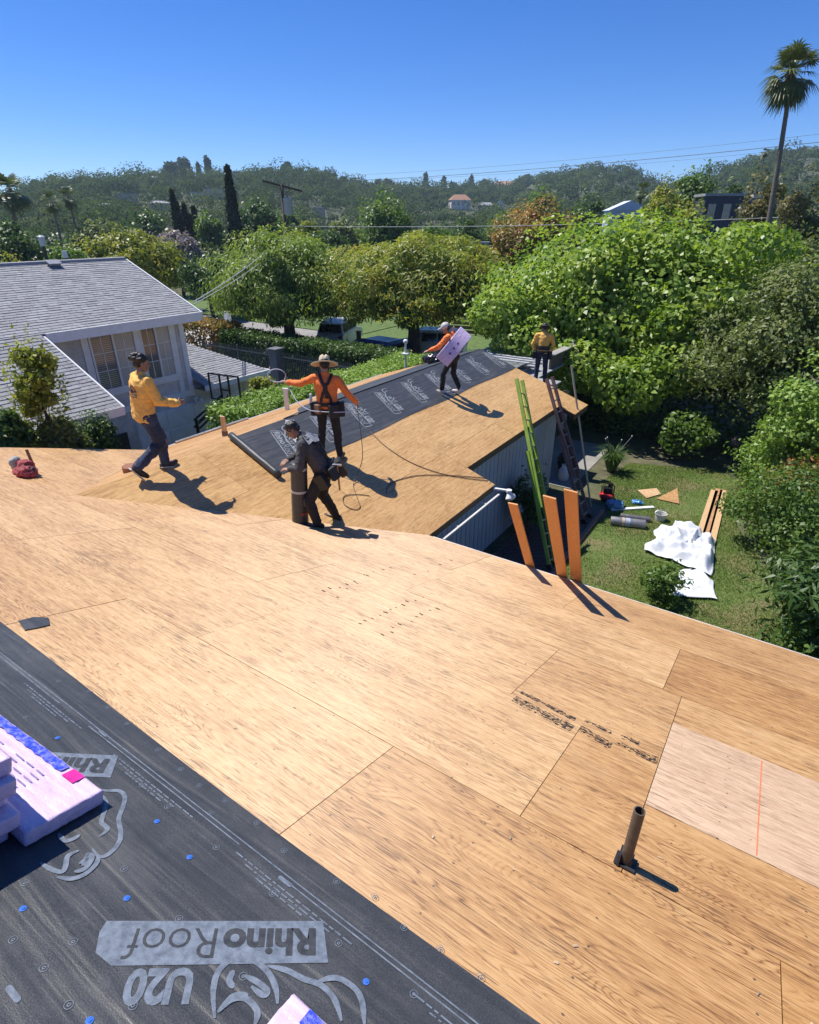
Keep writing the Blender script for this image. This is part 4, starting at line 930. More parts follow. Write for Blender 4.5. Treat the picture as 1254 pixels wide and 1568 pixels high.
# ---- belt of trees beyond the street, each placed by its outline in the photograph
BELT = [('broadleaf_tree', 'yellow-green rounded tree behind the neighbour shingle roof', 200, 345, 442, 172, 60, L_YEL, 15000, {}),
        ('jacaranda_tree', 'lilac flowering jacaranda tree beside the cypress cluster', 268, 346, 400, 80, 72, L_JAC, 8000, {}),
        ('evergreen_tree', 'dark evergreen tree below the jacaranda', 318, 385, 470, 90, 55, L_DK, 9000, {}),
        ('broadleaf_tree', 'small bright green tree behind the white gate posts', 345, 440, 482, 46, 52, L_YEL, 3500, {}),
        ('broadleaf_tree', 'dense rounded dark green tree rising above the golden pepper tree', 590, 290, 378, 96, 85, L_MID, 11000, dict(K=30)),
        ('broadleaf_tree', 'pale grey-green tree beside the utility pole', 395, 298, 368, 80, 100, L_DK, 7000, {}),
        ('broadleaf_tree', 'fresh green bush-like tree right of the utility pole', 475, 335, 372, 52, 80, L_YEL, 4500, {}),
        ('broadleaf_tree', 'silvery green tree between the utility pole and the rounded dark tree', 528, 330, 372, 64, 92, L_OLI, 5000, {}),
        ('broadleaf_tree', 'mid green tree with yellow tips below the white hillside villa', 668, 338, 385, 70, 80, L_MID, 6000, {}),
        ('evergreen_tree', 'dark evergreen below the red roofed villa', 715, 330, 385, 62, 75, L_DK, 6000, {}),
        ('broadleaf_tree', 'upright lime green shrub tree left of the russet tree', 700, 365, 398, 40, 58, L_YEL, 3500, {}),
        ('broadleaf_tree', 'russet topped tree glowing orange above the golden pepper tree', 818, 305, 404, 152, 50, L_ORG, 20000, dict(K=40, lift=2.4)),
        ('evergreen_tree', 'dark green tree behind the russet tree', 900, 288, 352, 84, 78, L_DK, 7500, {}),
        ('broadleaf_tree', 'green tree on the slope above the russet tree', 832, 280, 325, 70, 120, L_MID, 6500, {}),
        ('broadleaf_tree', 'green tree behind the russet crown left shoulder', 770, 320, 352, 60, 110, L_MID, 5000, {}),
        ('weeping_tree', 'weeping yellow-green tree left of the dark flat roofed house', 1022, 266, 336, 66, 62, L_YEL, 6500, dict(droop=0.9)),
        ('broadleaf_tree', 'tall dark green tree above the weeping yellow-green tree', 1070, 243, 312, 70, 72, L_MID, 8000, dict(K=20)),
        ('broadleaf_tree', 'yellow-green low tree in front of the dark flat roofed house', 1058, 292, 345, 72, 50, L_YEL, 6500, {}),
        ('broadleaf_tree', 'dark round tree left of the pale palm trunk', 1122, 268, 312, 36, 80, L_DK, 3500, {}),
        ('bottlebrush_tree', 'bronze tinted open tree around the tall palm trunk', 1168, 240, 345, 80, 44, L_BRN, 7000, dict(droop=0.7, K=16)),
        ('bottlebrush_tree', 'bronze tinted tree right of the tall palm', 1238, 262, 372, 96, 38, L_BRN, 9500, dict(droop=0.6)),
        ('evergreen_tree', 'dark broad tree behind the neighbour chimney side', 20, 335, 420, 118, 62, L_DK, 9000, {}),
        ('broadleaf_tree', 'green bushy tree beside the left lamp post', 100, 368, 420, 88, 54, L_MID, 7000, {}),
        ('broadleaf_tree', 'small light green tree left of the lamp post', 15, 382, 425, 60, 46, L_YEL, 3500, {}),
        ('broadleaf_tree', 'low grey-green tree behind the yellow-green rounded tree', 150, 330, 380, 84, 95, L_OLI, 6000, {}),
        ('broadleaf_tree', 'grey-green tree behind the jacaranda', 225, 318, 368, 70, 120, L_DK, 6000, {}),
        ('broadleaf_tree', 'green tree between the two cypress groups', 318, 322, 372, 52, 110, L_MID, 5000, {}),
        ('broadleaf_tree', 'soft green tree right of the pale blue gable', 990, 300, 345, 56, 75, L_OLI, 4500, {}),
        ('broadleaf_tree', 'round green tree behind the silvery green tree', 440, 320, 368, 46, 130, L_MID, 4500, {}),
        ('broadleaf_tree', 'shady green tree filling the gap behind the pepper crowns', 500, 352, 440, 120, 62, L_DK, 8000, {}),
        ('broadleaf_tree', 'shady green tree between the golden pepper tree and the big broadleaf tree', 755, 385, 470, 110, 50, L_MID, 9000, {}),
        ('broadleaf_tree', 'dim green tree below the bronze trees and beside the big broadleaf tree', 1215, 340, 440, 130, 33, L_OLI, 10000, {}),
        ]
for i, (nm, lab, px, yt, yb, w, D, mt, nl_, kw) in enumerate(BELT): pxtree(nm, lab, px, yt, yb, w, D, mt, nl_, 100 + i, **kw)

# ---- cypresses
def cypress(lab, px, yt, yb, w, D, seed, n=6000):
    rng = np.random.default_rng(seed); t = onD(px, yt, D); g = gz(t.x, t.y); H = t.z - g; r = w / 2 / FPX * D
    root = thing('cypress_tree', lab, 'tree', (t.x, t.y, g), 0, 'dark cypress spires')
    MB().tube([(0, 0, -0.2), (0, 0, H * 0.5), (0, 0, H * 0.93)], [r * 0.25, r * 0.15, 0.02], 7).build('trunk', M_BARK, root, smooth=True)
    h = rng.random(n); prof = np.where(h < 0.12, h / 0.12 * 0.9 + 0.1, (1 - h) ** 0.62 * 1.06); prof = np.clip(prof, 0.02, 1); a = rng.uniform(0, 2 * pi, n)
    rr = r * prof * (0.72 + 0.3 * rng.random(n)) * (1 + 0.10 * np.sin(a * 5 + h * 40))
    P = np.stack([np.cos(a) * rr, np.sin(a) * rr, h * H * 0.99 + 0.1], 1); Nn = np.stack([np.cos(a), np.sin(a), 0.3 + 0 * a], 1)
    V, F = leaves(P, Nn, D / FPX * 5.0, D / FPX * 2.6, rng, -1.2, 0.5); link('crown', fmesh('crown', V, F), L_CYP, root)
cypress('tallest dark cypress spire beside the utility pole', 348, 257, 358, 24, 90, 1, 8000)
for i, (px, yt, w) in enumerate(((263, 295, 13), (270, 313, 14), (281, 316, 11), (289, 332, 11), (296, 320, 11))): cypress(('thin cypress spire, tallest of the cluster behind the jacaranda', 'stout cypress spire leaning on the tallest of the jacaranda cluster', 'middle cypress spire of the cluster behind the jacaranda', 'shortest cypress spire of the cluster behind the jacaranda', 'cypress spire standing a little apart from the jacaranda cluster')[i], px, yt, 360, w, 110 + i, 10 + i, 3200)

# ---- palms
def palm(lab, px, ytop, ycrown, w, D, seed, lean=0.0, trunk_r=0.22, fan=46, group=None, base_px=None):
    rng = np.random.default_rng(seed); c = onD(px, ycrown, D); R = w / 2 / FPX * D
    b = onD(base_px[0], base_px[1], D) if base_px else c; g = gz(b.x, b.y); root = thing('palm_tree', lab, 'palm', (b.x, b.y, g), 0, group)
    top = c - Vector((b.x, b.y, g)); pts = [Vector((top.x * t, top.y * t, top.z * t)) + Vector((sin(t * 3) * lean, 0, 0)) for t in np.linspace(0, 1, 9)]
    pts[0].z -= 0.3; MB().tube(pts, [trunk_r * (1.5 - 0.75 * t) for t in np.linspace(0, 1, 9)], 10).build('trunk', M_PBARK, root, smooth=True)
    V = []; F = []; top = pts[-1]
    me_all = MB()
    fr_objs = []
    for k in range(fan):
        el = rng.uniform(-1.15, 1.25) if k % 4 else rng.uniform(-1.4, -0.5); az = k * 2.39996 + rng.uniform(-.2, .2)
        d = Vector((cos(az) * cos(el), sin(az) * cos(el), sin(el))); Ls = R * rng.uniform(0.30, 0.48); hub = top + d * Ls; hub.z -= 0.08 * R
        sd = d.cross(UP).normalized(); up2 = sd.cross(d); fl = R * rng.uniform(0.42, 0.62)
        mb = me_all; mb.tube([top + d * 0.1, hub], [0.025, 0.015], 4)
        for s in range(15):
            a = (s - 7) / 7 * 1.45; t = (d * cos(a) + sd * sin(a)).normalized(); L = fl * (0.75 + 0.3 * cos(a)) * rng.uniform(0.85, 1.1); pw = t.cross(up2).normalized() * L * 0.045
            m_ = hub + t * L * 0.55 + up2 * L * 0.03; e = hub + t * L + Vector((0, 0, -0.28 * L)); mb.add([hub - pw * 0.4, m_ - pw, e, m_ + pw, hub + pw * 0.4], [(0, 1, 2, 3, 4)])
    me_all.build('crown', L_PALM, root)
    # skirt of dead fronds
    sk = MB()
    for k in range(46):
        az = rng.uniform(0, 2 * pi); z0 = rng.uniform(0.0, R * 0.5); d = Vector((cos(az), sin(az), 0)); s_ = d.cross(UP)
        p = top - Vector((0, 0, z0)) + d * 0.12; e = p + d * R * rng.uniform(0.10, 0.2) - Vector((0, 0, R * rng.uniform(0.3, 0.6))); q = s_ * R * 0.04; sk.add([p - q, p + q, e + q * 0.3, e - q * 0.3], [(0, 1, 2, 3)])
    sk.build('skirt', plain('dead_frond', (0.22, 0.15, 0.085), 0.9, 0.3, 6, 0.2), root)
palm('tall fan palm rising high into the sky above the bronze trees', 1213, 76, 107, 74, 37, 1, 0.12, 0.115, 60, base_px=(1187, 360))
palm('fan palm behind the neighbour roof with fronds hanging', 14, 258, 288, 58, 72, 2, 0.1, 0.2, 40, base_px=(24, 400))
for i, (px, y, w, D, lab) in enumerate(((78, 308, 30, 95, 'dusky fan palm below the left ridge, the shorter of a pair'), (104, 300, 32, 98, 'dusky fan palm below the left ridge, the taller of a pair'), (983, 290, 28, 80, 'bushy palm beside the pale blue gable'), (1172, 232, 13, 160, 'tiny far palm against the sky beside the tall palm'), (123, 268, 9, 420, 'far palm on the skyline above the dusky palm pair'), (207, 270, 9, 430, 'far palm on the skyline above the yellow-green rounded tree'), (242, 266, 9, 430, 'far palm on the skyline left of the ridge grove'), (288, 258, 6, 470, 'far palm on the skyline beside the ridge grove'), (570, 278, 7, 430, 'far palm on the skyline above the rounded dark tree'), (602, 278, 8, 430, 'far palm on the skyline right of the rounded dark tree'))):
    palm(lab, px, y - w / 2, y, w, D, 30 + i, 0.05, 0.14 if D < 200 else 0.3, 22 if D < 200 else 12)

# ---- trees that stand out on the ridge
def ridge_tree(lab, px, yt, yb, w, kind, seed, D=None):
    a = ray(px, yt); bear = math.atan2(a.dot(RV), a.dot(FV)); D = D or hill_R(bear) * 0.93
    rng = np.random.default_rng(seed); t = onD(px, yt - 3, D); base = hill_pt(bear, D); H = max(t.z - base.z, 4.0); r = w / 2 / FPX * D * 1.25
    root = thing('ridge_tree' if kind == 'round' else 'conifer_tree', lab, 'tree', base, 0, 'trees standing out on the ridge')
    MB().tube([(0, 0, -1), (0, 0, H * 0.75)], [0.5, 0.2], 6).build('trunk', M_BARK, root)
    if kind == 'round': bl = clumps((0, 0, H * 0.62), (r * 0.8, r * 0.8, H * 0.34), 12, rng, 0.42); P, Nn = shell_pts(bl, 1500, rng)
    else:
        n = 1100; h = rng.random(n); ang = rng.uniform(0, 2 * pi, n); rr = r * (1 - h * 0.93) * rng.uniform(0.3, 1, n); P = np.stack([np.cos(ang) * rr, np.sin(ang) * rr, H * (0.08 + 0.92 * h)], 1); Nn = np.stack([np.cos(ang), np.sin(ang), 0.6 + 0 * h], 1)
    s = D / FPX * 3.2; V, F = leaves(P, Nn, s, s * 0.7, rng); link('crown', fmesh('crown', V, F), L_HIL if kind == 'round' else L_DK, root)
RT = [(270, 248, 276, 36, 'round', 'largest rounded grove tree crowning the left ridge'), (258, 255, 277, 22, 'round', 'grove tree left of the largest ridge crown'), (286, 260, 276, 18, 'round', 'grove tree right of the largest ridge crown'), (315, 243, 270, 7, 'cone', 'tall pale conifer on the skyline, taller of the twin spires'), (319, 247, 270, 8, 'cone', 'tall pale conifer on the skyline, shorter of the twin spires'), (303, 254, 272, 4, 'cone', 'needle thin skyline spire between the grove and the twin conifers'),
      (404, 262, 275, 9, 'round', 'small round skyline tree, left of a pair beyond the crossarm'), (413, 262, 275, 9, 'round', 'small round skyline tree, right of a pair beyond the crossarm'), (440, 253, 276, 17, 'round', 'tall leafy skyline tree above the utility pole'), (456, 261, 278, 15, 'round', 'loose skyline tree right of the utility pole'), (472, 270, 282, 12, 'round', 'small skyline tree on the dry slope'), (500, 263, 290, 26, 'round', 'broad oak on the skyline above the dry slope'), (526, 277, 294, 17, 'round', 'low oak right of the broad skyline oak'),
      (579, 276, 290, 8, 'round', 'small skyline tree above the rounded dark tree'), (592, 278, 290, 12, 'round', 'flat skyline tree above the rounded dark tree'), (652, 269, 290, 9, 'cone', 'pointed conifer on the middle ridge'), (680, 274, 290, 7, 'cone', 'short conifer on the middle ridge'), (694, 281, 292, 12, 'round', 'round tree on the middle ridge between conifers'), (722, 273, 300, 10, 'cone', 'conifer above the white hillside villa'), (743, 275, 296, 14, 'round', 'round tree beside the long ridge house'), (712, 282, 305, 11, 'round', 'dark flat tree above the white hillside villa'), (805, 273, 296, 24, 'round', 'tree at the saddle right of the long ridge house'),
      (80, 273, 290, 7, 'cone', 'lone conifer on the left skyline'), (58, 281, 296, 24, 'round', 'rounded tree left of the lone conifer'), (132, 274, 290, 16, 'round', 'leafy skyline tree right of the lone conifer'), (1195, 234, 252, 24, 'round', 'dark tree cresting the right-hand hill'), (1225, 240, 256, 26, 'round', 'tree on the right-hand hill crest beyond the bronze trees')]
for i, (px, yt, yb, w, k, lab) in enumerate(RT): ridge_tree(lab, px, yt, yb, w, k, 300 + i)

# ---- the wooded slopes as one mass
def hill_wood():
    rng = np.random.default_rng(77); Vs = []; Fs = []; n0 = 0; T = 5200
    for k in range(T):
        a = rng.uniform(-0.86, 0.86); R = hill_R(a); r = 175 + (R * 1.0 - 175) * rng.random() ** 0.8
        gap = mnoise.noise(Vector((a * 14, r * 0.012, 9)))
        if gap > 0.22 and rng.random() < 0.8: continue
        if any(abs(a - ha) < hw and -12 < hD - r < 26 for ha, hD, hw in HOUSES): continue
        p = hill_pt(a, r); h = 2.5 + 12.5 * rng.random() ** 1.7 * (0.5 if r > 0.88 * R else 1); w = h * rng.uniform(0.45, 0.8)
        m = int(110 if r < 420 else 85); d = unit(rng.normal(0, 1, (m, 3))); d[:, 2] = np.abs(d[:, 2]) * 1.0 - 0.25
        lump = 1 + 0.25 * np.sin(d[:, 0] * 5 + k) * np.cos(d[:, 1] * 4 + k * 2)
        P = np.array(p) + np.array([0, 0, h * 0.42]) + d * np.array([w, w, h * 0.58]) * (0.86 + 0.15 * rng.random((m, 1))) * lump[:, None]
        s = max(0.7, r / FPX * 1.9); V, F = leaves(P, d + [0, 0, .3], s * 1.25, s, rng, 0, 0.28); Vs.append(V); Fs.append(F + n0); n0 += len(V)
    tag(link('hillside_wood', fmesh('hillside_wood', np.concatenate(Vs), np.concatenate(Fs)), L_HIL), 'wooded scrub covering the distant hillsides', 'wood', kind='stuff')

# ---- hedges and shrubs near by
def hedge(name, label, boxes, mat, n, ln, wd, seed, cat='hedge', stem=True, group=None):
    """boxes: (x0,x1,y0,y1,z0,z1) with rounded uneven faces"""
    rng = np.random.default_rng(seed); c = boxes[0]; base = Vector(((c[0] + c[1]) / 2, (c[2] + c[3]) / 2, c[4])); root = thing(name, label, cat, base, 0, group)
    A = [((b[1] - b[0]) + (b[3] - b[2])) * (b[5] - b[4]) * 2 + (b[1] - b[0]) * (b[3] - b[2]) * 1.6 for b in boxes]; Ps = []; Ns = []
    for b, ar in zip(boxes, A):
        m = int(n * ar / sum(A)); q = rng.uniform(-1, 1, (m, 3)); ax = rng.choice(3, m, p=[0.3, 0.3, 0.4]); sg = rng.choice([-1, 1], m); sg = np.where((ax == 2), 1, sg)
        q[np.arange(m), ax] = sg * rng.uniform(0.75, 1.02, m); nn = np.zeros((m, 3)); nn[np.arange(m), ax] = sg
        e = 1 - 0.12 * (np.abs(q).max(1) - np.abs(q).mean(1))[:, None]
        P = np.array([(b[0] + b[1]) / 2, (b[2] + b[3]) / 2, (b[4] + b[5]) / 2]) + q * np.array([b[1] - b[0], b[3] - b[2], b[5] - b[4]]) / 2
        lump = np.array([mnoise.noise(Vector(p) * 1.3) for p in P]) * 0.16; P += nn * lump[:, None] + rng.normal(0, 0.03, (m, 3)); Ps.append(P); Ns.append(nn + [0, 0, .3])
    P = np.concatenate(Ps) - np.array(base); V, F = leaves(P, np.concatenate(Ns), ln, wd, rng, 0, 0.7); link('foliage', fmesh('foliage', V, F), mat, root)
    mb = MB()
    for b in boxes:
        k = int((b[1] - b[0]) + (b[3] - b[2])) + 1
        for i in range(k):
            t = (i + 0.5) / k; x = b[0] + (b[1] - b[0]) * (t if b[1] - b[0] > b[3] - b[2] else 0.5) - base.x; y = b[2] + (b[3] - b[2]) * (t if b[3] - b[2] >= b[1] - b[0] else 0.5) - base.y
            mb.tube([(x, y, b[4] - base.z - 0.1), (x + 0.1, y, b[5] - base.z - 0.25)], [0.04, 0.02], 5)
    mb.build('stem', M_BARK, root)
hedge('clipped_hedge', 'bright green clipped hedge running beside the wing gutter', [(-13.3, -11.75, 9.7, 13.0, -0.4, 2.45), (-13.4, -11.75, 13.0, 19.5, -0.4, 2.3)], L_HED, 42000, 0.10, 0.06, 1)
hedge('street_hedge', 'dark green hedge behind the iron fence', [(-27.5, -15.5, 21.8, 23.6, -0.5, 1.45)], L_DK, 26000, 0.16, 0.10, 2)
hedge('street_hedge', 'russet topped hedge beyond the low garage roof', [(-36, -27.7, 22.0, 23.8, -0.5, 1.7)], L_RED, 14000, 0.18, 0.11, 3)
hedge('low_hedge', 'clipped low hedge behind the white gate posts', [(-46, -40.2, 36.5, 37.6, -0.4, 0.7)], L_MID, 5000, 0.2, 0.13, 4)
def shrub(name, label, base, cr, mat, n, ln, wd, seed, K=14, group=None, size=0.42, jit=0.7, droop=0.0, cz=None, bottom=-0.9):
    b = Vector(base); return tree(name, label, 'shrub', b, (b.x, b.y, b.z + (cz if cz is not None else cr[2])), cr, mat, n, ln, wd, seed, K=K, r0=0.035, size=size, jit=jit, droop=droop, group=group, bottom=bottom, nl=8)
# left of the roof, in front of the neighbour
def pshrub(name, label, px, yt, yb, w, X, mat, n, ln, wd, seed, **kw):
    t = onx(px, yt, X); b = onx(px, yb, X); m = onx(px, (yt + yb) / 2, X); D = (m - CAM).dot(FV * cp - UP * sp); rx = w / 2 / FPX * D; rz = (t.z - b.z) / 2; g = gz(m.x, m.y)
    return tree(name, label, 'shrub', (m.x, m.y, g), (m.x, m.y, m.z), (rx * 0.85, rx * 0.85, rz * 0.92), mat, n, ln, wd, seed, r0=0.05, **kw)
pshrub('young_tree', 'slim young tree with sparse golden-green leaves before the neighbour lower roof', 58, 505, 690, 92, -11.9, L_YEL, 5200, 0.10, 0.05, 401, K=22, size=0.26)
pshrub('shrub', 'dense dark green clipped shrub against the neighbour garage wall', 150, 625, 720, 66, -12.3, L_DK, 7000, 0.09, 0.05, 402, K=16)
pshrub('shrub', 'mixed green shrub at the foot of the slim young tree', 95, 632, 720, 80, -11.9, L_OLI, 6000, 0.10, 0.05, 403, K=16)
pshrub('shrub', 'dark shrub left of the slim young tree', 12, 620, 720, 70, -12.0, L_DK, 6000, 0.10, 0.055, 404, K=16)
pshrub('shrub', 'golden-green shrub beside the basketball hoop', 405, 575, 625, 60, -14.2, L_YEL, 5000, 0.12, 0.07, 405, K=14)
pshrub('shrub', 'white flowering shrub at the end of the clipped hedge', 437, 590, 620, 30, -13.6, L_OLI, 2000, 0.08, 0.05, 406, K=8)
# right side of the lawn
def gshrub(name, label, px, py, r, h, mat, n, ln, wd, seed, **kw):
    b = onz(px, py, 0.0); return shrub(name, label, b, (r, r, h / 2), mat, n, ln, wd, seed, **kw)
gshrub('citrus_shrub', 'small glossy shrub growing beside the white tarp', 1012, 922, 0.42, 1.0, L_MID, 1300, 0.11, 0.045, 501, K=12)
gshrub('round_shrub', 'small pale green shrub under the big broadleaf tree', 1042, 706, 0.75, 1.35, L_MID, 2600, 0.15, 0.10, 502, cz=1.0)
gshrub('garden_shrub', 'broad leafy shrub with russet tips beside the plank stack', 1192, 842, 1.35, 2.0, L_MID, 9000, 0.10, 0.06, 503, K=26)
gshrub('garden_shrub', 'pale green rounded shrub behind the plank stack', 1180, 760, 1.3, 1.9, L_HED, 8000, 0.11, 0.07, 504, K=24)
gshrub('garden_shrub', 'russet leaved shrub between the rounded shrubs', 1235, 800, 1.2, 1.9, L_RED, 6000, 0.10, 0.06, 505, K=22)
gshrub('loquat_shrub', 'dark long-leaved shrub at the lawn edge near the eave', 1225, 985, 1.0, 2.1, L_DK, 2600, 0.24, 0.06, 506, K=18, droop=0.4)
gshrub('loquat_shrub', 'low leafy shrub at the foot of the dark long-leaved shrub', 1262, 1020, 0.9, 1.2, L_MID, 3000, 0.13, 0.06, 507, K=14)
tree('fruit_tree', 'dense olive-green tree at the right behind the garden shrubs', 'tree', onz(1215, 735, 0.0), tuple(onD(1205, 545, 20.5)), (2.7, 2.3, 2.5), L_OLI, 26000, 0.14, 0.075, 508, K=44, r0=0.16, size=0.28, nl=12)
tree('fruit_tree', 'bright leafy tree at the right hedge end beside the russet shrub', 'tree', (3.2, 17.5, 0), tuple(onD(1285, 640, 17.5)), (1.7, 1.6, 1.7), L_HED, 12000, 0.12, 0.08, 509, K=26, r0=0.12, size=0.32)
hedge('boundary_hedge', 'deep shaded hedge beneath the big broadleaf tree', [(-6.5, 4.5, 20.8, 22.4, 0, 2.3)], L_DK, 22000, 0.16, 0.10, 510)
gshrub('wall_shrub', 'dark climbing shrub against the grey siding', 806, 820, 0.45, 1.9, L_DK, 2600, 0.09, 0.045, 511, K=12)
def flax():
    b = onz(935, 722, 0); root = thing('flax_clump', 'spiky flax clump beside the patio with thin arching leaves', 'plant', b); mb = MB(); rng = np.random.default_rng(4)
    for k in range(150):
        a = rng.uniform(0, 2 * pi); L = rng.uniform(0.7, 1.25); o = rng.uniform(0.15, 0.75); d = Vector((cos(a), sin(a), 0)); s = d.cross(UP) * 0.018
        p0 = d * 0.1; p1 = d * L * o * 0.5 + Vector((0, 0, L * 0.6)); p2 = d * L * o + Vector((0, 0, L * (0.85 - o * 0.5))); mb.add([p0 - s, p0 + s, p1 + s, p1 - s, p2], [(0, 1, 2, 3), (3, 2, 4)])
    mb.build('leaves', L_DK, root); fl = MB()
    for k in range(4):
        a = rng.uniform(0, 2 * pi); d = Vector((cos(a), sin(a), 0)) * rng.uniform(0.2, 0.5); fl.tube([(0, 0, 0.3), d * 0.5 + Vector((0, 0, 0.8)), d + Vector((0, 0, 1.15))], 0.004, 4); fl.ell(d + Vector((0, 0, 1.17)), (0.02, 0.02, 0.02), None, 6, 4)
    fl.build('flowers', M_WHITE, root)
flax()
def agapanthus():
    b = onz(1118, 712, 0); root = thing('agapanthus', 'single lilac agapanthus bloom in the shade of the hedge', 'flower', b); mb = MB(); mb.tube([(0, 0, 0), (0, 0.02, 0.75)], 0.01, 5); mb.build('stalk', L_MID, root)
    rng = np.random.default_rng(8); P = unit(rng.normal(0, 1, (160, 3))) * 0.13 + [0, 0.02, 0.8]; V, F = leaves(P, P - [0, 0, .8], 0.07, 0.035, rng); link('bloom', fmesh('bloom', V, F), L_JAC, root)
agapanthus()

# ================================================================== neighbour house
M_SHIN = plain('grey_shingle', (0.335, 0.34, 0.355), 0.9, 0.16, 14, 0.4, island=0.24)
def shingles(name, mat, parent, pl, quad, exp=0.115, tab=0.26, seed=0, th=0.012):
    """rows of separate shingle tabs over a convex area of a slope; quad in (a, b) with b running down"""
    rng = np.random.default_rng(seed); mb = MB(); b0 = min(q[1] for q in quad); b1 = max(q[1] for q in quad); a0 = min(q[0] for q in quad); a1 = max(q[0] for q in quad)
    def span(b):
        xs = []
        for i in range(len(quad)):
            p, q = quad[i], quad[(i + 1) % len(quad)]
            if (p[1] - b) * (q[1] - b) <= 0 and p[1] != q[1]: xs.append(p[0] + (q[0] - p[0]) * (b - p[1]) / (q[1] - p[1]))
        return (min(xs), max(xs)) if len(xs) > 1 else None
    b = b0; r = 0
    while b < b1 - 0.02:
        sp_ = span(min(b + exp * 0.6, b1 - 1e-3)); r += 1
        if sp_:
            x = sp_[0] - rng.random() * tab
            while x < sp_[1]:
                w = tab * rng.uniform(0.55, 1.25); l, rr = max(x, sp_[0]), min(x + w, sp_[1]); x += w + 0.006
                if rr - l < 0.02: continue
                e = min(b + exp * rng.uniform(0.96, 1.1), b1 + 0.01); h = th * rng.uniform(0.8, 1.5)
                V = [pl.p(l, b, 0.002), pl.p(rr, b, 0.002), pl.p(rr, e, h), pl.p(l, e, h), pl.p(rr, e, -0.004), pl.p(l, e, -0.004)]
                mb.add(V, [(0, 3, 2, 1), (3, 5, 4, 2)])
        b += exp
    o = mb.build(name, mat, parent); o['kind'] = 'stuff'; return o
def neighbour():
    root = thing('neighbour_house', 'two-storey neighbour house with grey shingle roof and white trimmed windows', 'house')
    X = -15.5; G = -0.5
    wall = MB().box((-18.9, 4.2, 3.45), (6.8, 13.6, 2.4)).box((-18.9, 4.6, 0.85), (6.8, 12.8, 2.8)).box((-18.9, 12.2, 0.95), (6.8, 2.4, 2.9)).build('wall', M_STUCCO, root)
    # gable end
    MB().prism([(-15.5, 4.6), (-22.3, 4.6), (-18.2, 5.9)], 0, 0.12, Matrix(((1, 0, 0, 0), (0, 0, -1, 11.0), (0, 1, 0, 0), (0, 0, 0, 1)))).build('gable', M_STUCCO, root)
    MB().box((-14.3, 0.6, 1.1), (2.4, 11.6, 3.2)).build('wall', M_STUCCO, root)
    # roof slopes as thick slabs, shingled
    e = Vector((-14.95, 0, 4.63)); rg = Vector((-18.2, 0, 5.97)); le = Vector((-12.5, 0, 3.25))
    d1 = (e - rg); L1 = d1.length; P1 = Plane(rg, (0, 1, 0), d1.normalized())
    if P1.n.z < 0: P1 = Plane(rg, (0, -1, 0), d1.normalized())
    sg = 1 if P1.ex.y > 0 else -1
    d2 = (le - e); L2 = d2.length; P2 = Plane(e, P1.ex, d2.normalized())
    mb = MB()
    def slab(pl, quad, t):
        n = len(quad); V = [pl.p(a, b, -0.006) for a, b in quad] + [pl.p(a, b, -t) for a, b in quad]; mb.add(V, [tuple(range(n)), tuple(range(2 * n - 1, n - 1, -1))] + [(i, n + i, n + (i + 1) % n, (i + 1) % n) for i in range(n)])
    q1 = [(-3 * sg, 0), (11.3 * sg, 0), (11.3 * sg, L1), (-3 * sg, L1)]; q2 = [(-3 * sg, 0), (6.75 * sg, 0), (6.95 * sg, L2), (-3 * sg, L2)]
    slab(P1, q1, 0.12); slab(P2, q2, 0.12)
    PB = Plane(rg, P1.ex * -1, (-d1.normalized().x * 1, 0, d1.normalized().z)); PB = Plane(rg, (0, -sg, 0), Vector((-abs(d1.x), 0, d1.z)).normalized())
    slab(PB, [(-11.3 if sg > 0 else -3, 0), (3 if sg > 0 else 11.3, 0), (3 if sg > 0 else 11.3, 4.6), (-11.3 if sg > 0 else -3, 4.6)], 0.12)
    roof = mb.build('roof', M_SHIN, root)
    shingles('shingle_courses', M_SHIN, roof, P1, q1, seed=1); shingles('shingle_courses', M_SHIN, roof, P2, q2, seed=2)
    MB().tube([rg + Vector((0, -3, 0.0)), rg + Vector((0, 11.3, 0.0))], 0.07, 6).build('ridge_cap', M_SHIN, roof)
    # skylight / vent on the upper slope
    vc = onpl(82, 407, P1); a, b_ = P1.ab(vc); MB().box((a, b_, 0.07), (0.30, 0.20, 0.07), ch=0.01).box((a, b_, 0.112), (0.36, 0.25, 0.015)).build('roof_vent', plain('vent_metal', (0.24, 0.25, 0.28), 0.5, 0.15, 9, 0.05), roof, P1.M())
    # fascia boards
    MB().bar((-14.92, 6.85, 4.52), (-14.92, 11.33, 4.52), 0.04, 0.24).bar((-14.92, 11.33, 4.54), (-18.2, 11.33, 5.88), 0.04, 0.2).bar((-12.48, -3, 3.15), (-12.48, 6.97, 3.15), 0.04, 0.2).bar((-12.5, 6.97, 3.17), (-14.95, 6.80, 4.52), 0.04, 0.16).build('fascia', M_TRIM, root)
    # upper facade trim
    T = MB(); xf = X + 0.02
    def tr(y0, y1, z0, z1): T.box((xf, (y0 + y1) / 2, (z0 + z1) / 2), (0.05, y1 - y0, z1 - z0), ch=0.006)
    tr(7.9, 8.08, 2.3, 4.5); tr(9.42, 9.56, 2.82, 4.38); tr(10.55, 10.70, 2.3, 4.5); tr(10.86, 11.02, 2.3, 4.5); tr(8.08, 10.55, 4.38, 4.52); tr(8.08, 10.55, 2.70, 2.86); tr(7.0, 11.02, 2.14, 2.32)
    T.box((-16.6, 11.02, 3.3), (2.2, 0.05, 0.16)); T.build('trim', M_TRIM, root)
    bt = plain('window_blind', (0.50, 0.47, 0.42), 0.7, 0.1, 3, 0.1)
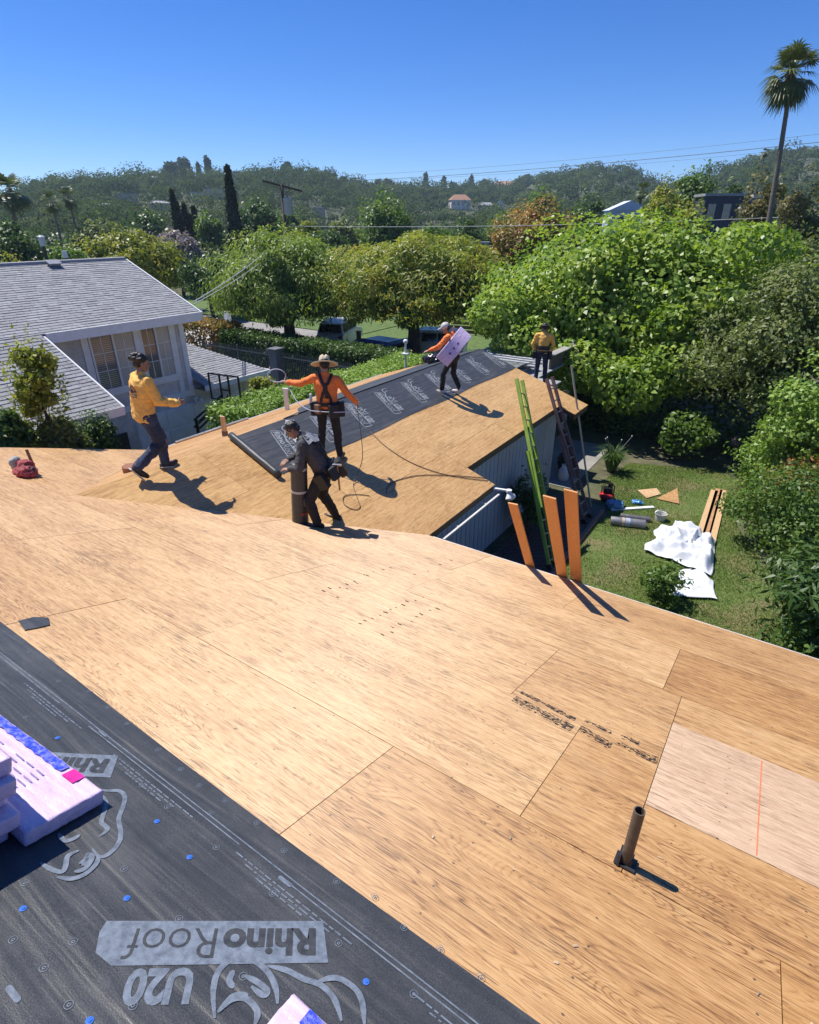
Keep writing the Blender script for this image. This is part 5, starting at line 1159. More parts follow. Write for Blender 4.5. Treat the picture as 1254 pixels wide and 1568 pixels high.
    for y0, y1 in ((8.10, 9.42), (9.56, 10.55)):
        w = MB(); w.box((X + 0.025, (y0 + y1) / 2, 2.88), (0.06, y1 - y0, 0.05)); w.box((X + 0.025, (y0 + y1) / 2, 4.355), (0.06, y1 - y0, 0.05)); ym = (y0 + y1) / 2
        for yy in (y0 + 0.025, ym, y1 - 0.025): w.box((X + 0.025, yy, 3.62), (0.06, 0.05, 1.44))
        fr = w.build('window', M_TRIM, root)
        for s, (a0, a1) in enumerate(((y0 + 0.05, ym - 0.025), (ym + 0.025, y1 - 0.05))):
            MB().box((X + 0.008, (a0 + a1) / 2, 3.62), (0.012, a1 - a0, 1.42)).build('pane', M_WIN if s == 0 else M_WINL, fr)
            g = MB(); g.box((X + 0.017, (a0 + a1) / 2, 3.62), (0.01, 0.016, 1.42))
            for k in (1, 2): g.box((X + 0.017, (a0 + a1) / 2, 2.91 + 1.42 * k / 3), (0.01, a1 - a0, 0.016))
            g.build('muntin', M_TRIM, fr)
            if s == 1 or y0 < 9:
                bl = MB(); k = 0
                while k < 26: bl.box((X + 0.0155, (a0 + a1) / 2, 2.95 + k * 0.053), (0.002, a1 - a0 - 0.02, 0.012 if s == 0 else 0.03)); k += 1
                bl.build('blind', bt, fr)
    # lower storey: garage door, entry recess as a flat slab, its shade put into the dark colour
    gd = MB(); gd.box((X + 0.01, 10.9, 0.7), (0.03, 4.0, 2.4)); garage = gd.build('garage_door', plain('door_white', (0.78, 0.79, 0.80), 0.6, 0.08, 3, 0.1), root)
    pm_ = MB().box((0, 0, 0), (0.03, 0.94, 0.54), ch=0.012).mesh('door_panel'); pm_.materials.append(MATS['door_white'])
    for r in range(4):
        for c in range(4): o = link('door_panel', pm_, None, garage); o.location = (X + 0.03, 9.4 + c * 0.99, -0.2 + r * 0.6)
    MB().box((X + 0.02, 8.25, 0.55), (0.05, 0.62, 2.1)).build('doorway', M_DARK, root)
    lt = MB(); lt.box((X + 0.08, 11.0, 2.05), (0.12, 0.1, 0.08)); lt.lathe([(0.0, 0), (0.06, 0.0), (0.05, 0.16), (0, 0.16)], 10, (X + 0.2, 10.9, 1.9)); lt.lathe([(0.0, 0), (0.06, 0.0), (0.05, 0.16), (0, 0.16)], 10, (X + 0.2, 11.1, 1.9)); lt.build('wall_lamp', M_WHITE, root)
    # low hipped roof over the garage end
    A, B = Vector((-14.95, 11.05, 2.46)), Vector((-14.95, 13.75, 2.46)); R0, R1 = Vector((-17.4, 11.05, 3.45)), Vector((-17.4, 12.1, 3.45)); C = Vector((-20.5, 13.75, 2.46)); R2 = Vector((-19.0, 12.1, 3.45))
    lm = MB(); lm.add([A, B, R1, R0], [(0, 1, 2, 3)]); lm.add([B, C, R2, R1], [(0, 1, 2, 3)]); lm.add([v - Vector((0, 0, 0.14)) for v in (A, B, C, Vector((-20.5, 11.05, 2.46)))], [(3, 2, 1, 0)])
    low = lm.build('low_roof', M_SHIN, root)
    dn = (A - R0).normalized(); PA = Plane(R0, (0, 1, 0), dn); 
    if PA.n.z < 0: PA = Plane(R0, (0, -1, 0), dn)
    s2 = 1 if PA.ex.y > 0 else -1; LA = (A - R0).length; shingles('shingle_courses', M_SHIN, low, PA, [(0, 0), (1.05 * s2, 0), (2.7 * s2, LA), (0, LA)], seed=3)
    MB().bar((-14.93, 11.05, 2.40), (-14.93, 13.78, 2.40), 0.04, 0.16).bar((-14.93, 13.78, 2.40), (-20.5, 13.78, 2.40), 0.04, 0.16).build('fascia', M_TRIM, root)
neighbour()

# ------------------------------------------------------------------ basketball hoop
def hoop():
    c = onx(344, 594, -13.7); G = gz(-13.7, c.y); root = thing('basketball_hoop', 'basketball hoop with clear backboard in black frame above the hedge', 'basketball hoop', (c.x, c.y, G), radians(8))
    z = c.z - G; bb = MB(); W, H = 1.12, 0.76
    for a, b in (((-W / 2, 0, z - H / 2), (W / 2, 0, z - H / 2)), ((-W / 2, 0, z + H / 2), (W / 2, 0, z + H / 2)), ((-W / 2, 0, z - H / 2), (-W / 2, 0, z + H / 2)), ((W / 2, 0, z - H / 2), (W / 2, 0, z + H / 2)), ((-0.12, -0.03, z - H / 2), (-0.12, -0.03, z + H / 2)), ((0.2, -0.03, z - H / 2), (0.2, -0.03, z + H / 2)), ((-0.12, -0.03, z - 0.05), (0.2, -0.03, z - 0.05))): bb.bar(a, b, 0.04, 0.04)
    fr = bb.build('backboard_frame', M_BLACKIRON, root)
    m, nt, b = new_mat('clear_board'); b.inputs['Base Color'].default_value = (0.7, 0.75, 0.78, 1); b.inputs['Roughness'].default_value = 0.15
    tr = nt.nodes.new('ShaderNodeBsdfTransparent'); mx = nt.nodes.new('ShaderNodeMixShader'); lk(nt, mapr(nt, nse(nt, texco(nt), 3, 3), 0.3, 0.7, 0.16, 0.3), mx.inputs[0]); lk(nt, tr.outputs[0], mx.inputs[1]); lk(nt, b.outputs[0], mx.inputs[2]); lk(nt, mx.outputs[0], nt.nodes['Material Output'].inputs[0])
    MB().box((0, 0.012, z), (W - 0.04, 0.012, H - 0.04)).build('backboard', m, root)
    p = MB(); p.tube([(-0.35, -0.95, 0), (-0.35, -0.95, z - 0.75)], 0.05, 8)
    for s in (-0.10, 0.10):
        p.bar((-0.35 + s, -0.95, z - 0.78), (0.02 + s, -0.04, z - 0.2), 0.035, 0.05); p.bar((-0.35 + s, -0.98, z - 0.98), (0.02 + s, -0.04, z - 0.36), 0.035, 0.05)
    p.build('pole', M_BLACKIRON, root)
    r = MB(); r.tube([(0.23 * cos(t) + 0.05, 0.26 + 0.23 * sin(t), z - 0.28) for t in np.linspace(0, 2 * pi, 20)], 0.012, 5, False); r.build('rim', plain('rim_orange', (0.6, 0.16, 0.05), 0.5, 0.15, 9, 0), root)
    nm = MB()
    for k in range(14):
        a0 = 2 * pi * k / 14
        for sg in (1, -1): nm.tube([(0.05 + 0.22 * cos(a0), 0.26 + 0.22 * sin(a0), z - 0.29), (0.05 + 0.15 * cos(a0 + sg * 0.5), 0.26 + 0.15 * sin(a0 + sg * 0.5), z - 0.48), (0.05 + 0.11 * cos(a0 + sg * 0.8), 0.26 + 0.11 * sin(a0 + sg * 0.8), z - 0.68)], 0.008, 4)
    nm.build('net', M_WHITE, root)
hoop()

# ------------------------------------------------------------------ iron fence
def fence():
    root = thing('iron_fence', 'tall grey iron picket fence with square pier before the dark hedge', 'fence', (-20, 20.6, -0.5)); pm_ = MB().box((0, 0, 0.85), (0.022, 0.022, 1.62)).add([(-.011, -.011, 1.66), (.011, -.011, 1.66), (.011, .011, 1.66), (-.011, .011, 1.66), (0, 0, 1.72)], [(0, 1, 4), (1, 2, 4), (2, 3, 4), (3, 0, 4)]).mesh('picket'); pm_.materials.append(M_IRON)
    for k in range(118):
        x = -7.4 + k * 0.125
        if abs(x + 1.75) < 0.32: continue
        o = link('picket', pm_, None, root); o.location = (x, 0, 0)
    for z in (0.16, 1.48): MB().box((0, 0, z), (14.8, 0.035, 0.04)).build('rail', M_IRON, root)
    MB().box((-1.75, 0, 0.9), (0.5, 0.5, 1.8), ch=0.02).box((-1.75, 0, 1.84), (0.6, 0.6, 0.08), ch=0.02).build('pier', plain('pier_grey', (0.13, 0.14, 0.16), 0.8, 0.2, 4, 0.3), root)
    for x in (-7.4, -4.6, 1.2, 4.2, 7.4): MB().box((x, 0, 0.88), (0.06, 0.06, 1.76)).build('post', M_IRON, root)
fence()

# ------------------------------------------------------------------ gate posts far left
def gate_posts():
    for i, (px, y0, y1, lab) in enumerate(((307, 474, 492, 'white gate post at the near end of the clipped low hedge'), (351, 478, 507, 'white capped gate post beside the street pavement'))):
        b = onz(px, y1, -0.36); D = sqrt(b.x ** 2 + b.y ** 2); t = onD(px, y0, D); h = t.z + 0.36; r = thing('gate_post', lab, 'post', (b.x, b.y, -0.4), 0, 'white gate posts')
        MB().box((0, 0, h / 2), (0.38, 0.38, h), ch=0.02).build('shaft', M_WHITE, r); MB().box((0, 0, h + 0.05), (0.5, 0.5, 0.12), ch=0.03).build('cap', M_WHITE, r)
gate_posts()

# ------------------------------------------------------------------ utility pole, wires, lamp posts
M_POLE = plain('pole_wood', (0.085, 0.06, 0.045), 0.9, 0.3, 5, 0.4, stretch=(6, 6, 0.6))
def pole():
    D = 52; t = onD(431, 282, D); b = (t.x, t.y, gz(t.x, t.y)); root = thing('utility_pole', 'dark wooden utility pole with crossarms and grey transformer', 'utility pole', b); H = t.z - b[2]
    MB().tube([(0, 0, -0.3), (0, 0, H * 0.5), (0, 0, H)], [0.17, 0.15, 0.12], 10).build('pole', M_POLE, root, smooth=True)
    def loc(px, py): return onD(px, py, D) - Vector(b)
    MB().bar(loc(402, 277), loc(463, 293), 0.12, 0.14).build('crossarm', M_POLE, root); MB().bar(loc(404, 342), loc(457, 348), 0.1, 0.13).build('crossarm', M_POLE, root)
    c = loc(441, 316); MB().lathe([(0, -0.62), (0.3, -0.62), (0.36, -0.5), (0.36, 0.5), (0.38, 0.55), (0.25, 0.62), (0, 0.62)], 16, c).build('transformer', plain('transformer_grey', (0.34, 0.36, 0.38), 0.45, 0.12, 6, 0.05), root, smooth=True)
    im = MB().lathe([(0, 0), (0.05, 0), (0.08, 0.06), (0.05, 0.12), (0.08, 0.18), (0, 0.2)], 10).mesh('insulator'); im.materials.append(plain('ceramic', (0.35, 0.33, 0.3), 0.3, 0.1, 9, 0))
    for px, py in ((405, 275), (418, 278.5), (446, 286), (460, 290)): link('insulator', im, None, root, Matrix.Translation(loc(px, py)))
    MB().bar(loc(431, 290), loc(408, 281), 0.03, 0.03).bar(loc(431, 302), loc(446, 289), 0.03, 0.03).build('brace', M_POLE, root)
    return D
pole()
M_WIRE = plain('wire', (0.03, 0.03, 0.035), 0.5, 0.2, 5, 0); M_WIREL = plain('pale_wire', (0.45, 0.45, 0.44), 0.4, 0.1, 5, 0)
def wire(lab, p, q, r, sag, mat):
    p = Vector(p); q = Vector(q); pts = []
    for k in range(25): t = k / 24; pt = p.lerp(q, t); pt.z -= sag * 4 * t * (1 - t); pts.append(pt)
    o = MB().tube([v - p for v in pts], r, 5).build('overhead_wire', mat, None, Matrix.Translation(p)); tag(o, lab, 'wire', 'overhead wires')
wire('uppermost thin power line crossing the sky', onD(540, 268, 120), onD(1420, 186, 80), 0.014, 0.6, M_WIRE)
wire('middle dark power line crossing the sky', onD(500, 278, 120), onD(1420, 186 + 14, 78), 0.028, 0.6, M_WIRE)
wire('lowest thin power line crossing the sky', onD(560, 276, 120), onD(1420, 208, 76), 0.012, 0.6, M_WIRE)
wire('pale thick cable stretched from the utility pole past the russet tree', onD(436, 346, 52), onD(1500, 318, 44), 0.022, 0.35, M_WIREL)
wire('service cable dropping from the neighbour eave corner to the fork by the pepper tree', onD(297, 462, 19.1), onD(440, 350, 52), 0.018, 0.3, M_WIREL)
wire('second service cable dropping from the neighbour eave corner', onD(297, 466, 19.1), onD(440, 362, 52), 0.014, 0.3, M_WIREL)
wire('slack cable passing in front of the big broadleaf tree', onD(700, 430, 33), onD(900, 488, 24), 0.012, 0.1, M_WIREL)
def lamp_posts():
    for i, (px, y0, D, lab, pm, hm) in enumerate(((62, 360, 40, 'black street lamp post with pale lantern behind the neighbour roof', M_BLACKIRON, plain('lantern', (0.55, 0.58, 0.6), 0.3, 0.1, 9, 0)), (98, 384, 44, 'short post with white box behind the neighbour roof', M_POLE, M_WHITE))):
        t = onD(px, y0, D); g = gz(t.x, t.y); r = thing('lamp_post', lab, 'lamp post', (t.x, t.y, g)); H = t.z - g; s = D / FPX
        MB().tube([(0, 0, 0), (0, 0, H - 11 * s)], 2.0 * s if i == 0 else 1.0 * s, 8).build('post', pm, r); k = 12 if i == 0 else 8
        MB().lathe([(0, H - 12 * s), (3 * s, H - 12 * s), (3.8 * s, H - 2 * s), (4.2 * s, H - 2 * s), (2 * s, H), (0, H)] if i == 0 else [(0, H - 8 * s), (3 * s, H - 8 * s), (3 * s, H), (0, H)], k).build('lantern', hm, r)
lamp_posts()

# ------------------------------------------------------------------ cars by the street
def car(label, loc, rz, col, kind='suv', group='cars by the street'):
    body = plain('car_paint_' + kind + str(col[2]), col, 0.25, 0.05, 2, 0.0, spec=0.7); root = thing('parked_car', label, 'car', loc, rz, group)
    L, W, H = (4.6, 1.86, 1.72) if kind != 'sedan' else (4.5, 1.8, 1.42); b = MB()
    prof = [(-L / 2, 0.35), (-L / 2 + 0.02, 0.75), (-L / 2 + 0.1, 0.95), (-L / 2 + 0.35, 1.02), (L / 2 - 1.25, 1.04), (L / 2 - 0.3, 0.88), (L / 2 - 0.05, 0.72), (L / 2, 0.4), (L / 2 - 0.1, 0.26), (-L / 2 + 0.1, 0.26)]
    def ext(pr, w0, w1, mb):
        n = len(pr); zs = [z for _, z in pr]; zm, zM = min(zs), max(zs); V = []
        for s in (-1, 1): V += [(x, s * (w0 + (w1 - w0) * (z - zm) / (zM - zm)), z) for x, z in pr]
        mb.add(V, [tuple(range(n)), tuple(range(2 * n - 1, n - 1, -1))] + [(i, n + i, n + (i + 1) % n, (i + 1) % n) for i in range(n)])
    ext(prof, W / 2, W / 2 - 0.04, b); b.build('body', body, root, bevel=0.02)
    cab = [(-L / 2 + 0.15, 1.02), (-L / 2 + 0.42, H - 0.08), (-L / 2 + 0.8, H), (0.35, H), (0.75, H - 0.1), (L / 2 - 1.2, 1.03)]; g = MB(); ext([(x, z) for x, z in cab], W / 2 - 0.06, W / 2 - 0.24, g); g.build('cabin', body, root, bevel=0.02)
    for s in (-1, 1):
        for x0, x1, x2, x3 in ((-L / 2 + 0.42, -0.75, -0.75, -L / 2 + 0.62), (-0.68, 0.25, 0.22, -0.68), (0.32, L / 2 - 1.5, 0.62, 0.3)):
            y0 = W / 2 - 0.075; y1 = W / 2 - 0.20; MB().add([(x0, s * (y0 + 0.008), 1.1), (x1, s * (y0 + 0.008), 1.1), (x2, s * (y1 + 0.012), H - 0.14), (x3, s * (y1 + 0.012), H - 0.14)], [(0, 1, 2, 3)]).build('side_window', M_CARGLASS, root)
    MB().add([(L / 2 - 1.26, -W / 2 + 0.16, 1.08), (L / 2 - 1.26, W / 2 - 0.16, 1.08), (0.78, W / 2 - 0.28, H - 0.12), (0.78, -W / 2 + 0.28, H - 0.12)], [(0, 1, 2, 3)]).build('windscreen', M_CARGLASS, root).location = (0.012, 0, 0.012)
    MB().add([(-L / 2 + 0.17, -W / 2 + 0.16, 1.1), (-L / 2 + 0.17, W / 2 - 0.16, 1.1), (-L / 2 + 0.40, W / 2 - 0.28, H - 0.14), (-L / 2 + 0.40, -W / 2 + 0.28, H - 0.14)], [(0, 3, 2, 1)]).build('rear_window', M_CARGLASS, root).location = (-0.02, 0, 0.01)
    for x in (-L / 2 + 0.85, L / 2 - 0.9):
        for s in (-1, 1):
            Mx = Matrix.Translation((x, s * (W / 2 - 0.1), 0.33)) @ Matrix.Rotation(radians(90), 4, 'X'); t = MB().lathe([(0.2, -0.1), (0.31, -0.1), (0.33, -0.06), (0.33, 0.06), (0.31, 0.1), (0.2, 0.1)], 20).build('tyre', M_BLACKIRON, root, Mx); MB().lathe([(0.0, 0.09 * -s), (0.2, 0.07 * -s), (0.2, -0.05)], 14).build('rim', M_METAL, t)
    for s in (-1, 1):
        MB().box((-L / 2 + 0.02, s * (W / 2 - 0.2), 0.85), (0.06, 0.24, 0.2), ch=0.015).build('tail_light', plain('tail_red', (0.35, 0.02, 0.02), 0.3, 0.1, 5, 0), root); MB().box((L / 2 - 0.1, s * (W / 2 - 0.25), 0.72), (0.12, 0.34, 0.13), ch=0.015).build('headlight', M_WINL, root)
a = onz(655, 548, -0.45); car('white sport utility car parked beyond the clipped hedge', (a.x, a.y, -0.42), radians(200), (0.72, 0.72, 0.71))
a = onz(522, 528, -0.45); car('white van-like car seen from behind under the pepper trees', (a.x, a.y, -0.42), radians(112), (0.70, 0.71, 0.72))
a = onz(585, 556, -0.45); car('blue sedan half hidden behind the street hedge', (a.x - 0.4, a.y, -0.45), radians(175), (0.03, 0.07, 0.22), 'sedan')
#a = onz(455, 520, -0.45); car('pale car in the deep shade of the weeping pepper tree', (a.x, a.y, -0.42), radians(185), (0.6, 0.6, 0.62))
def lawn_posts():
    b = onz(550, 532, -0.37); tag(MB().box((0, 0, 0.5), (0.22, 0.22, 1.0), ch=0.02).box((0, 0, 1.03), (0.28, 0.28, 0.06)).build('mail_post', M_POLE, None, Matrix.Translation(b)), 'dark square mailbox post on the bright street lawn', 'post')
    a = onz(690, 512, -0.4); r = thing('timber_fence', 'low brown timber fence beyond the shoulder-carried bundle', 'fence', a, radians(12))
    for k in range(3): MB().box((3.0, 0, 0.25 + k * 0.3), (7.0, 0.03, 0.22)).build('board', plain('fence_brown', (0.16, 0.10, 0.06), 0.9, 0.3, 4, 0.3), r)
    for k in range(4): MB().box((-0.4 + k * 2.3, 0.03, 0.5), (0.1, 0.1, 1.0)).build('post', MATS['fence_brown'], r)
lawn_posts()

# ------------------------------------------------------------------ houses on the hill and in the middle distance
M_TERRA = plain('terracotta', (0.36, 0.19, 0.12), 0.85, 0.2, 1.5, 0.2); M_HWHITE = plain('hill_white', (0.62, 0.60, 0.56), 0.8, 0.08, 1, 0.1); M_HGREY = plain('hill_grey', (0.30, 0.30, 0.31), 0.8, 0.12, 1, 0.1); M_HTAN = plain('hill_tan', (0.42, 0.34, 0.25), 0.85, 0.12, 1, 0.1); M_RGREY = plain('roof_grey', (0.28, 0.29, 0.31), 0.85, 0.15, 1, 0.2)
HOUSES = []
def hillhouse(label, px, ymid, wpx, hpx, wallm, roofm, kind='hip', D=None, rows=2, cols=5, turn=0.0, group='houses on the hillside'):
    r = ray(px, ymid); bear = math.atan2(r.dot(RV), r.dot(FV))
    if D is None:                       # first point where the line of sight meets the slope
        D = 200.0; q = r / sqrt(r.x ** 2 + r.y ** 2)
        while D < 1000 and CZ + q.z * D > hill_h(bear, D) + 3.0: D += 4
        D = min(D, hill_R(bear) * 0.97)
    HOUSES.append((bear, D, wpx / FPX * 0.62))
    c = onD(px, ymid, D); W = wpx / FPX * D * 1.02; H = hpx / FPX * D; rt = H * (0.28 if kind != 'flat' else 0.08); Hw = H - rt; dp = min(W * 0.7, 12)
    base = Vector((c.x, c.y, c.z - H / 2)); yaw = -bear + YAW + turn; root = thing('hillside_house', label, 'house', base, yaw, group)
    MB().box((0, dp / 2, Hw / 2 - 2), (W, dp, Hw + 4)).build('wall', wallm, root); o = 0.04 * W; rf = MB()
    if kind == 'hip': rf.add([(-W / 2 - o, -o, Hw), (W / 2 + o, -o, Hw), (W / 2 + o, dp + o, Hw), (-W / 2 - o, dp + o, Hw), (-W * 0.28, dp / 2, Hw + rt), (W * 0.28, dp / 2, Hw + rt)], [(0, 1, 5, 4), (1, 2, 5), (2, 3, 4, 5), (3, 0, 4), (3, 2, 1, 0)])
    elif kind == 'gable': rf.add([(-W / 2 - o, -o, Hw), (W / 2 + o, -o, Hw), (W / 2 + o, dp + o, Hw), (-W / 2 - o, dp + o, Hw), (0, -o, Hw + rt), (0, dp + o, Hw + rt)], [(0, 4, 5, 3), (1, 2, 5, 4), (0, 1, 4), (2, 3, 5), (3, 2, 1, 0)])
    else: rf.box((0, dp / 2, Hw + rt / 2), (W + 2 * o, dp + 2 * o, rt))
    rf.build('roof', roofm, root); pm_ = MB().box((0, 0, 0), (W / cols * 0.5, 0.08, Hw / rows * 0.5)).mesh('window'); pm_.materials.append(M_WIN)
    for i in range(cols):
        for j in range(rows): w = link('window', pm_, None, root); w.location = (-W / 2 + W * (i + 0.5) / cols, -0.03, Hw * (j + 0.5) / rows)
    return root
HH = [('white three-storey villa with low red roof on the middle slope', 706, 313, 26, 24, M_HWHITE, M_TERRA, 'hip', 2, 4), ('long pale house with terracotta roof on the right of the ridge', 774, 288, 42, 17, M_HTAN, M_TERRA, 'hip', 2, 7), ('blue-grey house below the long pale house', 744, 318, 20, 13, M_HGREY, M_RGREY, 'hip', 1, 4), ('small white gabled house below the long pale house', 765, 318, 12, 18, M_HWHITE, M_HWHITE, 'gable', 1, 2),
      ('white house with wide terrace on the left slope', 329, 298, 25, 14, M_HWHITE, M_RGREY, 'flat', 2, 5), ('white house half hidden left of the terrace house', 303, 300, 14, 9, M_HWHITE, M_RGREY, 'flat', 1, 3), ('tall blue-white house under the left skyline', 354, 276, 14, 20, M_HWHITE, M_RGREY, 'flat', 3, 2), ('flat roofed ridge house left of the grove', 236, 274, 16, 7, M_HTAN, M_RGREY, 'hip', 1, 3), ('long retaining-wall house below the grove', 262, 281, 36, 8, M_HGREY, M_HGREY, 'flat', 1, 6), ('low flat house on the left skyline', 158, 279, 30, 6, M_HGREY, M_RGREY, 'flat', 1, 5),
      ('grey house with balconies on the left slope', 195, 306, 22, 14, M_HGREY, M_RGREY, 'flat', 2, 4), ('small brown house right of the balcony house', 243, 314, 22, 10, M_HTAN, M_RGREY, 'hip', 1, 4), ('pale house at the foot of the left slope', 40, 321, 20, 9, M_HWHITE, M_RGREY, 'flat', 1, 4), ('dim house beneath the balcony house', 160, 316, 18, 8, M_HGREY, M_RGREY, 'hip', 1, 3), ('small pale house at the foot of the dry slope', 487, 322, 16, 7, M_HTAN, M_HWHITE, 'flat', 1, 3)]
for (lab, px, y, w, h, wm, rm, k, rows, cols) in HH: hillhouse(lab, px, y, w, h, wm, rm, k, None, rows, cols, random.uniform(-.3, .3))
hillhouse('pale blue gabled house behind the dark tree', 962, 334, 48, 40, plain('pale_blue', (0.46, 0.55, 0.66), 0.8, 0.06, 1, 0.1), plain('pale_blue_roof', (0.52, 0.58, 0.66), 0.8, 0.08, 1, 0.1), 'gable', 70, 1, 1, 0.25, 'houses beyond the big broadleaf tree')
hillhouse('dark flat roofed house with white framed windows beside the palm trunk', 1112, 322, 52, 36, plain('navy_wall', (0.05, 0.055, 0.075), 0.7, 0.15, 1, 0.1), M_RGREY, 'flat', 60, 1, 3, 0.35, 'houses beyond the big broadleaf tree')
hillhouse('long pale roofed house behind the dark flat roofed house', 1130, 312, 76, 26, M_HGREY, M_HWHITE, 'gable', 85, 1, 4, 0.2, 'houses beyond the big broadleaf tree')
hillhouse('plain grey garage beyond the lime green shrub tree', 735, 384, 24, 22, M_HGREY, M_RGREY, 'flat', 62, 1, 1, 0.1, 'houses beyond the big broadleaf tree')

hill_wood()
# ---- undergrowth between the street and the hills, too thick to count
def thicket():
    rng = np.random.default_rng(55); Vs = []; Fs = []; n0 = 0
    for k in range(2600):
        a = rng.uniform(-0.82, 0.82); r = 44 + 150 * rng.random() ** 0.9; d = FV * cos(a) + RV * sin(a); x, y = d.x * r, d.y * r
        if y < 37 and x < -8 or (x > -10 and r < 46): continue
        if -60 < x < -8 and y < 44: continue
        h = rng.uniform(1.6, 4.2) * (1 + 0.004 * r); w = h * rng.uniform(0.5, 0.85); m = 90; dd = unit(rng.normal(0, 1, (m, 3))); dd[:, 2] = np.abs(dd[:, 2]) - 0.2
        P = np.array([x, y, gz(x, y) + h * 0.4]) + dd * np.array([w, w, h * 0.6]) * (0.7 + 0.35 * rng.random((m, 1))); s = max(0.3, r / FPX * 3.6)
        V, F = leaves(P, dd + [0, 0, .3], s * 1.3, s * 0.9, rng, 0, 0.6); Vs.append(V); Fs.append(F + n0); n0 += len(V)
    tag(link('garden_thicket', fmesh('garden_thicket', np.concatenate(Vs), np.concatenate(Fs)), leafmat('thicket_leaf', (0.03, 0.055, 0.02), (0.06, 0.10, 0.03), (0.12, 0.16, 0.05), 0.3, scale=0.06)), 'tangled garden greenery filling the ground beyond the street', 'greenery', kind='stuff')
thicket()
# ---- haze
def haze():
    m = bpy.data.materials.new('haze'); m.use_nodes = True; nt = m.node_tree; nt.nodes.remove(nt.nodes['Principled BSDF'])
    v = nt.nodes.new('ShaderNodeVolumePrincipled'); v.inputs['Color'].default_value = (0.62, 0.80, 1.0, 1); v.inputs['Density'].default_value = 0.00026; v.inputs['Anisotropy'].default_value = 0.2
    lk(nt, v.outputs[0], nt.nodes['Material Output'].inputs['Volume']); o = MB().box((0, 0, 57.0), (3300, 3300, 119)).build('haze', m); tag(o, kind='stuff'); o['label'] = 'thin bluish air between here and the hills'; o['category'] = 'haze'
haze()

# ================================================================== building materials and tools
M_WRAP = plain('lilac_wrap', (0.68, 0.52, 0.70), 0.3, 0.1, 16, 0.6, spec=0.6, stretch=(0.5, 1.6, 1.6))
M_BLUEP = plain('blue_print', (0.02, 0.05, 0.50), 0.35, 0.4, 40, 0.1, dark=(0.35, 0.35, 0.7)); M_MAG = plain('magenta_print', (0.75, 0.03, 0.32), 0.35, 0.25, 14, 0.1); M_TXT = plain('faint_print', (0.30, 0.23, 0.40), 0.5, 0.2, 20, 0)
def bundle_mesh(seed, L=1.0, W=0.335, H=0.072):
    bm = bmesh.new(); bmesh.ops.create_grid(bm, x_segments=1, y_segments=1, size=0.5); bm.free()
    mb = MB(); nx, ny, nz = 60, 24, 8; idx = {}; V = []; F = []
    def vid(i, j, k):
        if (i, j, k) not in idx:
            x, y, z = (i / nx - 0.5) * L, (j / ny - 0.5) * W, k / nz * H; p = Vector((x, y, z)); o = Vector((seed * 3.1, 0, 0))
            e = 0.007; cx = min(max(x, -L / 2 + e), L / 2 - e); cy = min(max(y, -W / 2 + e), W / 2 - e); cz = min(max(z, e), H - e); q = Vector((cx, cy, cz)); dd = p - q
            if dd.length > 1e-6: p = q + dd.normalized() * e
            w = (0.35 - abs(mnoise.noise(Vector((x * 4, y * 16, z * 25)) + o))) * 0.006 + (0.3 - abs(mnoise.noise(Vector((x * 12, y * 45, z * 60)) + o))) * 0.004 - 0.002
            nrm = Vector((x / L, y / W, (z - H / 2) / H)); ax = max(range(3), key=lambda t: abs(nrm[t])); s = [0, 0, 0]; s[ax] = 1 if nrm[ax] > 0 else -1
            if not (ax == 2 and s[2] < 0): p = p + Vector(s) * w
            if ax == 2 and s[2] > 0 and abs(z - H) < 1e-6: p.z += 0.004 * (((j * 7) % 3) - 1) * 0.5
            idx[(i, j, k)] = len(V); V.append(p)
        return idx[(i, j, k)]
    for i in range(nx):
        for j in range(ny): F.append((vid(i, j, nz), vid(i + 1, j, nz), vid(i + 1, j + 1, nz), vid(i, j + 1, nz))); F.append((vid(i, j + 1, 0), vid(i + 1, j + 1, 0), vid(i + 1, j, 0), vid(i, j, 0)))
    for i in range(nx):
        for k in range(nz): F.append((vid(i, 0, k), vid(i + 1, 0, k), vid(i + 1, 0, k + 1), vid(i, 0, k + 1))); F.append((vid(i + 1, ny, k), vid(i, ny, k), vid(i, ny, k + 1), vid(i + 1, ny, k + 1)))
    for j in range(ny):
        for k in range(nz): F.append((vid(nx, j, k), vid(nx, j + 1, k), vid(nx, j + 1, k + 1), vid(nx, j, k + 1))); F.append((vid(0, j + 1, k), vid(0, j, k), vid(0, j, k + 1), vid(0, j + 1, k + 1)))
    return pmesh('wrapper', V, F)
BM = [bundle_mesh(s) for s in range(4)]
for m_ in BM: m_.materials.append(M_WRAP)
